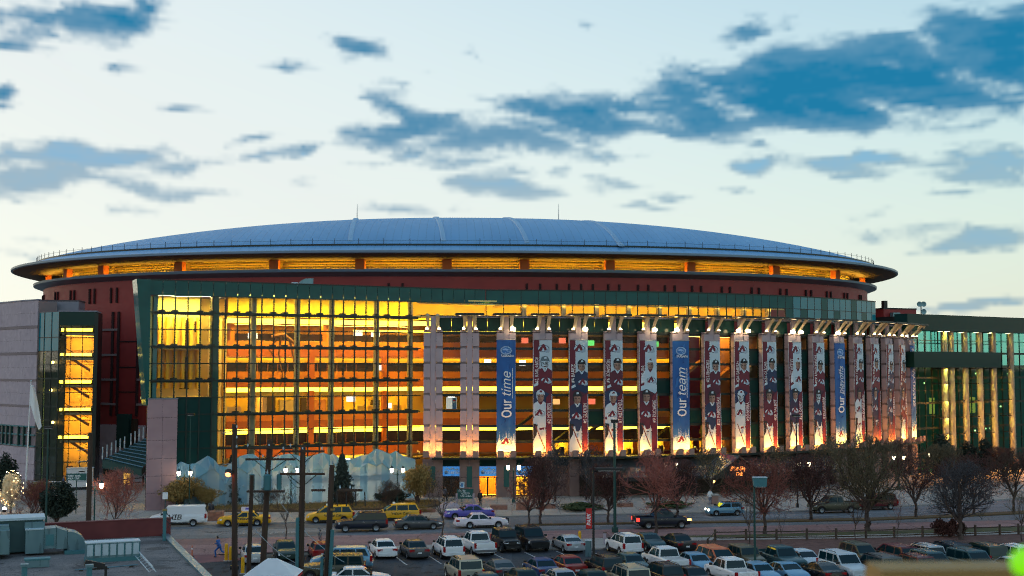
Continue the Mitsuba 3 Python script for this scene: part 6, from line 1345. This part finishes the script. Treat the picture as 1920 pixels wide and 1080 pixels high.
for x, y in pp: add(fe3, 'post', tube([[x, y, .1], [x, y, 1.0]], .1, 6), 'fencewood')
for z in (.4, .85): add(fe3, 'rail', tube([[*pp[0], z], [*pp[2], z]], .06, 5), 'fencewood')
def sign(x, y, h, w, t, panel, txt, label, th=.2, post='greenmetal', cat='sign'):
    k = thing('street_sign', label, cat, None); add(k, 'post', tube([[x, y, .1], [x, y, h]], .05, 6), post)
    F = Frame((x, y - .06), .0); p = add(k, 'panel', F.box(-w / 2, w / 2, -.02, .02, h - t, h), panel)
    for q, s in enumerate(txt): add(p, 'lettering', F.put(text(s, th, .006, .85), -w / 2 + .12, .022, h - .15 - th * 1.35 * (q + .8)), 'letterwhite' if panel != 'white' else 'ink')
sign(*(-48.40, 137.49), 4.6, 2.2, .75, 'signgreen', ['EVENT PARK', 'AREA / ONE'], 'dark green wayfinding sign on a post before the white trailer')
sign(*(-43.75, 148.95), 3.1, 1.0, .5, 'signgreen', ['ENTRY'], 'small green sign beside the violet stone pier', .18)
sign(*(-36.00, 128.55), 3.4, .55, .7, 'white', [], 'small white sign above the red parapet end')
sign(*(-37.07, 143.26), 3.2, .5, .9, 'white', ['P', '2HR'], 'white parking sign below the left double lamp', .2)
dk = thing('directory_sign', 'green directory board between two pale posts before the entrance', 'sign'); x, y = (-5.62, 148.36)
for s in (-1, 1): add(dk, 'post', box(x + s * 1.0 - .12, x + s * 1.0 + .12, y - .1, y + .1, .12, 1.35), 'stone')
dp = add(dk, 'board', box(x - 1.0, x + 1.0, y - .06, y + .06, .7, 1.85), 'signgreen'); FD_ = Frame((x, y - .062), 0)
for q, s in enumerate(('GATES', 'TICKETS', 'WILL CALL')): add(dp, 'lettering', FD_.put(text(s, .2, .006, .9), -.8 + .25 * (q > 0), .002, 1.55 - .32 * q), 'letterwhite')
k = thing('street_sign', 'white square sign on a post in front of the green directory board', 'sign'); x, y = (-5.80, 143.26)
add(k, 'post', tube([[x, y, .1], [x, y, 3.1]], .05, 6), 'greenmetal'); add(k, 'panel', box(x - .28, x + .28, y - .09, y - .06, 2.45, 3.15), 'clothwhite'); add(k, 'print', box(x - .13, x + .13, y - .095, y - .091, 2.6, 3.0), 'signblue')
for (px, lab, w, h) in (((-31.45, 131.70), 'square brick planter right of the white van', .75, 1.05), ((-9.73, 139.53), 'long brick planter in front of the straw brown bush', 1.1, .5), ((-1.53, 142.17), 'low brick planter in front of the entrance', 1.0, .55), ((1.22, 141.64), 'square brick planter right of the entrance doors', .75, .95), ((4.13, 143.26), 'low brick planter under the brown tree', .9, .5), ((13.23, 144.92), 'low brick planter left of the pink tree', .9, .5)):
    k = thing('planter', lab, 'planter', 'brick planters on the plaza'); x, y = px
    add(k, 'box', join([box(x - w, x + w, y - .5, y - .38, .12, h), box(x - w, x + w, y + .38, y + .5, .12, h), box(x - w, x - w + .12, y - .38, y + .38, .12, h), box(x + w - .12, x + w, y - .38, y + .38, .12, h)]), 'brick'); add(k, 'soil', box(x - w + .12, x + w - .12, y - .38, y + .38, .12, h - .08), 'mulch'); add(k, 'rim', join([box(x - w - .04, x + w + .04, y - .54, y - .36, h, h + .06), box(x - w - .04, x + w + .04, y + .36, y + .54, h, h + .06)]), 'pot')
for (px, s, lab) in (((8.64, 145.48), .6, 'rounded boulder lying in the oval hedge'), ((-7.25, 142.71), .9, 'flat boulder beside the purple and white car'), ((7.58, 144.36), .4, 'smaller boulder in the oval hedge')):
    k = thing('boulder', lab, 'rock'); m = trimesh.creation.icosphere(3, 1.0); v = np.array(m.vertices); v *= (.8 + .4 * meshkit.fbm(v * 1.6 + s * 9, 3))[:, None]
    add(k, 'stone', (v * [s * 1.3, s, s * .7] + [px[0], px[1], .3], np.array(m.faces)), 'stone', smooth=30)
k = thing('litter_bin', 'brown square litter bin by the white shirted person', 'bin'); x, y = (24.18, 147.77); add(k, 'body', box(x - .4, x + .4, y - .4, y + .4, .12, 1.15), 'pot'); add(k, 'lid', box(x - .48, x + .48, y - .48, y + .48, 1.152, 1.3), 'concrete')
k = thing('litter_bin', 'dark grey round bin by the lamp at the mural', 'bin'); x, y = (-14.68, 150.14); add(k, 'body', lathe([(.02, 0), (.3, .0), (.34, 1.0), (.3, 1.05), (.02, 1.05)], 12, (x, y, .25)), 'bluegrey'); add(k, 'rim', lathe([(.35, .95), (.37, 1.0), (.35, 1.06)], 12, (x, y, .25)), 'black')
for lab, (x, y), h in (('tall yellow bollard by the driveway', (-24.08, 104.63), 1.45), ('shorter yellow bollard next to the tall one', (-23.72, 104.63), 1.2), ('yellow bollard between the first two utility poles', (-21.26, 98.10), 1.3), ('yellow bollard at the street edge near the lot entrance', (6.34, 116.24), 1.0)):
    k = thing('bollard', lab, 'bollard', 'yellow bollards'); add(k, 'post', lathe([(.14, 0), (.14, h - .1), (.1, h), (.01, h + .03)], 12, (x, y, .01)), 'caryellow', smooth=40); add(k, 'base', lathe([(.24, 0), (.24, .05), (.15, .07)], 12, (x, y, .01)), 'concrete')
k = thing('hand_truck', 'yellow frame hand trolley beside the bollards', 'trolley'); x, y = (-22.36, 100.19); add(k, 'frame', join([tube([[x - .2, y, .1], [x, y, 1.25], [x + .2, y, .1]], .035, 5), tube([[x - .3, y - .2, .35], [x + .3, y - .2, .35]], .03, 5), tube([[x - .1, y, .7], [x + .1, y, .7]], .03, 5)]), 'caryellow')
for s in (-1, 1): add(k, 'wheel', lathe([(.02, -.04), (.14, -.04), (.14, .04), (.02, .04)], 10)[0] @ np.array([[0, 0, 1.], [0, 1, 0], [1, 0, 0]]) + [x + s * .3, y, .15] if False else (lathe([(.02, -.04), (.14, -.04), (.14, .04), (.02, .04)], 10)[0] @ np.array([[0, 0, 1.], [0, 1, 0], [1, 0, 0]]) + [x + s * .3, y, .15], lathe([(.02, -.04), (.14, -.04), (.14, .04), (.02, .04)], 10)[1]), 'rubber')
k = thing('delineator_post', 'thin red delineator post beside the roof edge', 'traffic post'); x, y = (-27.57, 107.00); add(k, 'post', lathe([(.055, 0), (.05, .9), (.01, .95)], 8, (x, y, .01)), 'carorange'); add(k, 'reflector', lathe([(.058, .62), (.056, .76)], 8, (x, y, .01)), 'letterwhite'); add(k, 'foot', lathe([(.18, 0), (.14, .06), (.05, .08)], 8, (x, y, .01)), 'black')
k = thing('wooden_post', 'pale wooden post at the kerb left of the white sport utility', 'post'); x, y = (8.51, 113.78); add(k, 'post', box(x - .12, x + .12, y - .12, y + .12, .1, 1.15), 'stone'); add(k, 'cap', box(x - .14, x + .14, y - .14, y + .14, 1.152, 1.2), 'fencewood')
tl = thing('trailer', 'small white box trailer on the plaza before the stair tower', 'trailer'); x, y = (-57.62, 164.65); FT = Frame((x - 1.7, y), .25)
add(tl, 'body', FT.box(0, 3.3, -2.0, 0, .5, 2.9), 'white'); add(tl, 'roof', FT.box(-.05, 3.35, -2.05, .05, 2.902, 3.0), 'galvwhite'); add(tl, 'hatch', FT.box(1.2, 2.9, 0, .03, 1.2, 2.4), 'carpale'); add(tl, 'skirt', FT.box(.1, 3.2, -1.9, -.1, .12, .498), 'black'); add(tl, 'vent', FT.box(1.5, 2.3, .03, .06, 2.5, 2.62), 'black')
k = thing('folding_table', 'white folding table left of the white trailer', 'table'); x, y = (-62.25, 169.11); add(k, 'top', box(x - 1.3, x + 1.3, y - .5, y + .5, .82, .88), 'white')
for sx in (-1, 1):
    for sy in (-1, 1): add(k, 'leg', box(x + sx * 1.1 - .03, x + sx * 1.1 + .03, y + sy * .4 - .03, y + sy * .4 + .03, .12, .82), 'steel')
bt = thing('attendant_booth', 'small booth with a white hipped roof and dark red walls', 'booth'); bx, by = (515 - 960) / 2300 * 80, 80.0
add(bt, 'wall', box(bx - 1.35, bx + 1.45, by - 1.1, by + 1.2, 0, 2.85), 'parapet'); add(bt, 'fascia', box(bx - 1.6, bx + 1.75, by - 1.35, by + 1.45, 2.72, 2.95), 'redsign')
add(bt, 'roof', (np.array([[bx - 1.65, by - 1.4, 2.96], [bx + 1.8, by - 1.4, 2.96], [bx + 1.8, by + 1.5, 2.96], [bx - 1.65, by + 1.5, 2.96], [bx - .25, by, 3.95], [bx + .35, by, 3.95]]), np.array([[0, 1, 5], [0, 5, 4], [1, 2, 5], [2, 3, 4], [2, 4, 5], [3, 0, 4], [0, 2, 1], [0, 3, 2]])), 'white')
add(bt, 'window', box(bx - .9, bx + 1.0, by - 1.13, by - 1.1, 1.1, 2.2), 'carglass')

# ---------------------------------------------------------------- low building with roof machinery, bottom left
lb = thing('low_building', 'low flat roofed building with dark red parapet at the lower left', 'building')
RFR = Frame((-21.0, 75.4), .394); RZ = 6.0
add(lb, 'wall', join([RFR.box(-46, 0, -.3, 0, 0, RZ), RFR.box(-.3, 0, 0, 40, 0, RZ - .02)]), 'parapet')
add(lb, 'roof', RFR.box(-46, -.25, 0, 40, RZ - .3, RZ), 'roofing')
add(lb, 'parapet', RFR.box(-46, .25, -.35, -.05, RZ + .003, RZ + 1.0), 'parapet'); add(lb, 'parapet_cap', RFR.box(-46, .3, -.42, .0, RZ + 1.0, RZ + 1.06), 'parapet')
add(lb, 'roof_edge', RFR.box(-.28, .12, .0, 40, RZ - .35, RZ + .12), 'galv')
hv = thing('air_handler', 'large grey blue rooftop air handler with duct elbow at the lower left', 'air handling unit')
t0, n0 = (-7.74, 5.81)
def rb(nm, t, n, dt, dn, z0, z1, m='galv', o=None): return add(o or hv, nm, RFR.box(t, t + dt, n - dn, n, RZ + z0, RZ + z1), m)
a, b = (-8.09, 5.66); rb('filter_box', a, b, .92, 1.7, .12, 1.38); rb('filter_lid', a - .03, b + .03, .98, 1.76, 1.382, 1.44, 'galvwhite'); rb('filter_rim', a - .05, b - .4, 1.02, .3, 1.442, 1.75)
rb('main_cabinet', a - 1.6, b - .9, 2.5, 1.6, .12, 1.85, 'carteal'); rb('main_lid', a - 2.4, b - .7, 3.4, 2.0, 1.852, 1.98, 'galvwhite')
rb('return_duct', a - 1.85, b + .75, 1.05, 1.5, .25, 1.5, 'galv'); rb('return_duct', a - 2.0, b + .2, 1.15, .8, .3, 1.72, 'galv'); rb('return_hood', a - 2.9, b + 1.0, 1.6, 1.8, .1, 1.42, 'teal')
add(hv, 'duct', hexa([RFR.p(a + .92, b, RZ + .35), RFR.p(a + 1.55, b, RZ + .35), RFR.p(a + 1.55, b - 1.3, RZ + .35), RFR.p(a + .92, b - 1.3, RZ + .35), RFR.p(a + .92, b, RZ + 1.42), RFR.p(a + 1.55, b, RZ + 1.44), RFR.p(a + 1.55, b - 1.3, RZ + 1.44), RFR.p(a + .92, b - 1.3, RZ + 1.42)]), 'galv')
add(hv, 'access_door', RFR.box(a + 1.02, a + 1.45, b, b + .04, RZ + .5, RZ + 1.1), 'teal')
add(hv, 'duct', hexa([RFR.p(a + 1.57, b, RZ + .3), RFR.p(a + 2.12, b + .05, RZ + .3), RFR.p(a + 2.12, b - 1.3, RZ + .3), RFR.p(a + 1.57, b - 1.3, RZ + .3), RFR.p(a + 1.57, b, RZ + 1.44), RFR.p(a + 2.12, b + .05, RZ + 1.24), RFR.p(a + 2.12, b - 1.3, RZ + 1.24), RFR.p(a + 1.57, b - 1.3, RZ + 1.44)]), 'galv')
for t in (.94, 1.56, 2.14): add(hv, 'flange', RFR.box(a + t - .02, a + t + .02, b - 1.34, b + .04, RZ + .28, RZ + (1.47 if t < 2 else 1.29)), 'carteal')
an = np.linspace(0, PI / 2, 9)
el = [(0, 0.1)] + [(1.05 * math.sin(q), .1 + 1.1 * math.cos(q)) for q in an]
add(hv, 'elbow', RFR.put(poly_prism(el, -1.3, .1), a + 2.15, b, RZ + .02), 'galv'); rb('elbow_curb', a + 2.0, b + .25, 1.35, 1.7, 0, .2, 'teal')
lv = thing('louvre_unit', 'long pale green louvred vent box on the low roof', 'roof vent'); a2, b2 = (-5.24, 9.44)
rb('base', a2, b2, 2.75, 1.0, .0, .22, 'teal', lv); rb('body', a2 + .02, b2 - .03, 2.7, .9, .22, .98, 'galv', lv); rb('lid', a2, b2 + .02, 2.75, 1.0, .982, 1.03, 'galvwhite', lv)
for k in range(7):
    t = a2 + .08 + .385 * k
    add(lv, 'panel', RFR.box(t, t + .29, b2 - .03, b2 + .0, RZ + .34, RZ + .92), 'galvwhite'); add(lv, 'rib', RFR.box(t + .305, t + .345, b2 - .03, b2 + .02, RZ + .24, RZ + .96), 'teal')
for lab, (t, n), w, h, m in (('low grey roof curb box in front of the air handler', (-8.16, 10.09), 1.15, .38, 'galv'), ('flat teal box on the low roof beside the parapet', (-1.86, -1.09), .95, .3, 'teal')):
    k = thing('roof_box', lab, 'roof box'); add(k, 'box', RFR.box(t, t + w, n - .6, n, RZ + .02, RZ + h), m); add(k, 'lid', RFR.box(t - .05, t + w + .05, n - .65, n + .05, RZ + h, RZ + h + .08), 'teal')
for lab, (t, n), h in (('short teal vent stub at the bottom edge left of the air handler', (-8.28, 14.46), .75), ('short teal vent stub at the bottom edge below the louvre unit', (-5.44, 15.64), .72)):
    k = thing('roof_vent', lab, 'roof vent', 'short vent stubs'); add(k, 'pipe', RFR.put(lathe([(.13, 0), (.13, h)], 12)[0][:, [0, 2, 1]] * 1.0 if False else (lathe([(.13, 0), (.13, h)], 12)[0][:, [0, 2, 1]], lathe([(.13, 0), (.13, h)], 12)[1][:, ::-1]), t, n, RZ), 'teal'); add(k, 'cap', RFR.box(t - .18, t + .18, n - .18, n + .18, RZ + h, RZ + h + .12), 'galv')
k = thing('roof_pipe', 'square galvanised flue standing by the parapet', 'flue'); t, n = (-2.82, -1.49); add(k, 'flue', RFR.box(t - .1, t + .1, n - .1, n + .1, RZ + .1, RZ + .95), 'galv'); add(k, 'collar', RFR.box(t - .2, t + .2, n - .2, n + .2, RZ + .0, RZ + .16), 'teal')
k = thing('roof_floodlight', 'black floodlight on a bracket at the bottom edge of the low roof', 'floodlight'); t, n = (-4.65, 15.00)
add(k, 'post', RFR.box(t - .06, t + .06, n - .06, n + .06, RZ, RZ + .62), 'black'); add(k, 'arm', RFR.box(t - .62, t + .0, n - .05, n + .05, RZ + .48, RZ + .56), 'black')
add(k, 'lamp_housing', hexa([RFR.p(t - 1.0, n + .14, RZ + .72), RFR.p(t - .1, n + .14, RZ + .52), RFR.p(t - .1, n - .14, RZ + .52), RFR.p(t - 1.0, n - .14, RZ + .72), RFR.p(t - .92, n + .14, RZ + .98), RFR.p(t - .02, n + .14, RZ + .74), RFR.p(t - .02, n - .14, RZ + .74), RFR.p(t - .92, n - .14, RZ + .98)]), 'black')
k = thing('lattice_mast', 'white triangular lattice mast lying over the low roof', 'mast'); (ta, na), (tb, nb) = (-2.42, 7.39), (-2.53, 16.85)
pa, pb_ = np.array(RFR.p(ta, na, RZ + .15)), np.array(RFR.p(tb, nb, RZ + .5)); sd = np.array([.3, .05, .0])
ch = [tube([pa + o, pb_ + o], .02, 5) for o in (0 * sd, -sd, -sd * .5 + [0, 0, .26])]
for q in range(9):
    u, v_ = q / 9, (q + 1) / 9
    ch.append(tube([pa + (pb_ - pa) * u, pa + (pb_ - pa) * v_ - sd], .012, 4)); ch.append(tube([pa + (pb_ - pa) * v_, pa + (pb_ - pa) * v_ - sd * .5 + [0, 0, .26]], .012, 4))
add(k, 'lattice', join(ch), 'galvwhite')
k = thing('roof_post', 'teal square post with cable loops at the end of the parapet', 'post'); t, n = (-0.41, 2.32); add(k, 'post', RFR.box(t - .09, t + .09, n - .09, n + .09, RZ, RZ + 1.75), 'teal')
add(k, 'cable_loop', tube([RFR.p(t + .1 + .18 * math.sin(q * 1.3) + .03 * q, n, RZ + 1.5 - .08 * q + .12 * math.cos(q * 1.9)) for q in range(9)], .025, 5), 'black'); add(k, 'cap_light', RFR.box(t - .12, t + .12, n - .12, n + .12, RZ + 1.75, RZ + 1.85), 'straw')
for lab, (t, n), (t2_, n2) in (('thin grey conduit running over the low roof to the louvre unit', (-5.90, 12.10), (-2.83, 11.57)), ('thin grey conduit along the foot of the parapet', (-5.45, -2.32), (-3.01, -1.04))):
    k = thing('roof_conduit', lab, 'pipe'); add(k, 'pipe', tube([RFR.p(t, n, RZ + .09), RFR.p((t + t2_) / 2, (n + n2) / 2 + .1, RZ + .09), RFR.p(t2_, n2, RZ + .09)], .035, 6), 'galv')
    for u in (.1, .5, .9): add(k, 'block', RFR.box(t + (t2_ - t) * u - .1, t + (t2_ - t) * u + .1, n + (n2 - n) * u - .06, n + (n2 - n) * u + .06, RZ, RZ + .06), 'wood')
k = thing('vent_cap', 'small dark vent cap in the middle of the low roof', 'roof vent'); t, n = (-3.45, 2.50); add(k, 'cap', RFR.box(t - .09, t + .09, n - .09, n + .09, RZ, RZ + .18), 'black')

# ---------------------------------------------------------------- people
def hull(a, ra, b, rb, sg_=10):
    A, B = m3.Manifold.sphere(ra, sg_).translate(tuple(a)), m3.Manifold.sphere(rb, sg_).translate(tuple(b))
    return m3.Manifold.batch_hull([A, B])
def limb(js, rs, grow_=0.0):
    o = None
    for (a, ra), (b, rb) in zip(list(zip(js, rs))[:-1], list(zip(js, rs))[1:]):
        h = hull(a, ra + grow_, b, rb + grow_); o = h if o is None else o + h
    return o
POSES = {
 'stand': dict(hipl=(.0, .10), kneel=(.02, .10), anl=(-.02, .11), hipr=(0, -.10), kneer=(.03, -.10), anr=(.0, -.11), lift=0, elb=(-.02, .27), wr=(.06, .28), elb2=(-.02, -.27), wr2=(.06, -.28)),
 'walk': dict(kneel=(.22, .10), anl=(.30, .10), kneer=(-.08, -.10), anr=(-.34, -.10), lift=.06, elb=(-.16, .26), wr=(-.10, .26), elb2=(.10, -.26), wr2=(.28, -.24)),
 'run': dict(kneel=(.36, .10), anl=(.28, .10), kneer=(-.18, -.10), anr=(-.58, -.10), lift=.22, elb=(-.26, .26), wr=(-.06, .26), elb2=(.16, -.26), wr2=(.38, -.2)),
}
def person_proto(pose):
    q = POSES[pose]; lean = {'stand': 0, 'walk': .04, 'run': .14}[pose]
    hip = np.array([0, 0, .90]); ch = np.array([lean, 0, 1.30]); nk = np.array([lean * 1.25, 0, 1.50]); hd = np.array([lean * 1.5, 0, 1.64])
    def leg(kn, an, s, up):
        return [np.array([0, s * .09, .90]), np.array([kn[0], kn[1], .50 + (.03 if kn[0] > .1 else 0)]), np.array([an[0], an[1], .09 + up])]
    lL, lR = leg(q['kneel'], q['anl'], 1, 0), leg(q['kneer'], q['anr'], -1, q['lift'])
    sh = lambda s: np.array([lean, s * .19, 1.42])
    aL = [sh(1), np.array([lean + q['elb'][0], q['elb'][1], 1.14]), np.array([lean + q['wr'][0], q['wr'][1], .90 + (.16 if pose == 'run' else 0)])]
    aR = [sh(-1), np.array([lean + q['elb2'][0], q['elb2'][1], 1.14]), np.array([lean + q['wr2'][0], q['wr2'][1], .92 + (.18 if pose == 'run' else .04)])]
    def torso(g): return m3.Manifold.batch_hull([m3.Manifold.sphere(.13 + g, 10).translate((0, s * .06, .92)) for s in (-1, 1)] + [m3.Manifold.sphere(.12 + g, 10).translate((lean * .6, s * .06, 1.12)) for s in (-1, 1)]) + m3.Manifold.batch_hull([m3.Manifold.sphere(.115 + g, 10).translate((lean * .6, s * .06, 1.12)) for s in (-1, 1)] + [m3.Manifold.sphere(.09 + g, 10).translate((lean, s * .14, 1.40)) for s in (-1, 1)])
    head = m3.Manifold.sphere(.1, 16).scale((1.0, .8, 1.22)).translate(tuple(hd)) + hull(nk - [0, 0, .06], .055, hd - [0, 0, .06], .05) + m3.Manifold.sphere(.022, 8).translate(tuple(hd + [.1, 0, -.01])) + m3.Manifold.sphere(.025, 8).translate(tuple(hd + [0, .08, 0])) + m3.Manifold.sphere(.025, 8).translate(tuple(hd + [0, -.08, 0])) + hull(hd + [.085, -.02, -.06], .012, hd + [.085, .02, -.06], .012)
    body = torso(-.015) + head + limb(lL, (.075, .052, .035)) + limb(lR, (.075, .052, .035)) + limb(aL, (.05, .038, .028)) + limb(aR, (.05, .038, .028))
    for w, e in ((aL[2], aL[1]), (aR[2], aR[1])):
        d = (w - e) / np.linalg.norm(w - e); sd = np.array([d[2], 0, -d[0]])
        palm = w + d * .07; body = body + hull(w, .026, palm, .032)
        for j in range(4): f0 = palm + sd * (.027 * (j - 1.5)); f1 = f0 + d * (.045 + .008 * (j in (1, 2))); body = body + hull(f0, .0095, f1, .009, 8) + hull(f1, .009, f1 + d * .03 - np.array([0, np.sign(w[1]) * .015, 0]), .008, 8)
        body = body + hull(w + d * .02 + sd * .03, .011, w + d * .07 + sd * .06, .009, 8)
    coat = torso(.02) + limb(aL, (.068, .055, .042)) + limb(aR, (.068, .055, .042))
    tr = m3.Manifold.batch_hull([m3.Manifold.sphere(.14, 10).translate((0, s * .06, .90)) for s in (-1, 1)]) + limb(lL, (.10, .072, .055)) + limb(lR, (.10, .072, .055))
    shoes = None
    for l in (lL, lR):
        a = l[2]; h = hull(a + [-.03, 0, -.04], .048, a + [.15, 0, -.05], .04); shoes = h if shoes is None else shoes + h
    hair = m3.Manifold.sphere(.108, 14).scale((1.0, .84, 1.15)).translate(tuple(hd + [-.02, 0, .035])) - m3.Manifold.cube((.3, .4, .4)).translate((hd[0] + .055, -.2, hd[2] - .36))
    def tm(m):
        g = m.to_mesh(); return g.vert_properties[:, :3], g.tri_verts
    return [('body', mikit.ply(tm(body), None, smooth=50)), ('jacket', mikit.ply(tm(coat), None, smooth=50)), ('trousers', mikit.ply(tm(tr), None, smooth=50)), ('shoes', mikit.ply(tm(shoes), None, smooth=50)), ('hair', mikit.ply(tm(hair), None, smooth=50))]
PP = {}
for pose, (x, y), hd, cols, lab in (
    ('walk', (-48.92, 157.06), 2.6, ('black', 'black'), 'person in dark clothes walking on the plaza with a pale bag in hand'), ('stand', (-60.48, 166.85), .3, ('carblue', 'bluegrey'), 'person in blue standing at the table beside the white trailer'),
    ('stand', (-3.77, 146.05), 1.2, ('black', 'black'), 'person in black standing before the lit entrance doors'), ('run', (-25.15, 106.70), 2.9, ('clothblue', 'clothblue'), 'person in bright blue clothes hurrying across the driveway'),
    ('stand', (23.6, 147.5), -1.6, ('white', 'bluegrey'), 'person in a white shirt standing under the awning gable'), ('stand', (-32.42, 133.58), 1.6, ('carnavy', 'black'), 'person in dark blue standing behind the brick planter'),
    ('walk', (-8.2, 151.0), 0.4, ('bluegrey', 'black'), 'person in grey partly hidden behind the directory board')):
    if pose not in PP: PP[pose] = person_proto(pose)
    k = thing('person', lab, 'person', None); M = T().translate([x, y, .13 if y > 110 else .015]).rotate([0, 0, 1], math.degrees(hd))
    for (n, d), m in zip(PP[pose], ('skin', cols[0], cols[1], 'black', 'intdark')): scene[f'{k}__{n}'] = {**d, 'to_world': M, 'bsdf': {'type': 'ref', 'id': 'mat_' + ('carpurple' if m == 'carpurple' else m)}}
    if 'bag' in lab:
        bg = thing('hand_bag', 'pale bag carried by the walking person in dark clothes', 'bag'); o = np.array([x, y, .13]) + [.24, .08, .5]
        add(bg, 'pouch', hexa([o + p for p in ([-.13, -.05, 0], [.13, -.05, 0], [.13, .05, 0], [-.13, .05, 0], [-.1, -.03, .3], [.1, -.03, .3], [.1, .03, .3], [-.1, .03, .3])]), 'white'); add(bg, 'handle', tube([o + [-.08, 0, .3], o + [0, 0, .43], o + [.08, 0, .3]], .012, 5), 'white')

# ---------------------------------------------------------------- the viewpoint's own handrail, out of focus
hr = thing('handrail', 'blurred ochre handrail close to the viewer at the lower right', 'handrail')
add(hr, 'rail', hexa([[1.16, 3.95, 15.20], [2.6, 4.1, 15.20], [2.6, 4.3, 15.20], [1.16, 4.15, 15.20], [1.18, 3.96, 15.365], [2.6, 4.11, 15.35], [2.6, 4.29, 15.35], [1.18, 4.14, 15.365]]), 'railwood'); add(hr, 'baluster', box(2.2, 2.28, 4.1, 4.2, 13.5, 15.2), 'intwood')
gn = thing('green_lamp', 'bright green out of focus lamp beside the handrail at the lower right corner', 'lamp')
add(gn, 'bulb', ball(.030, (.998, 2.41, 15.628), 3), 'black', smooth=True, emit=(.22, .80, .0), sw=.05); add(gn, 'base', lathe([(.02, 0), (.03, .01), (.012, .04)], 10, (.998, 2.41, 15.57)), 'black'); add(gn, 'stand', tube([[.998, 2.41, 14.2], [.998, 2.41, 15.575]], .012, 6), 'black')
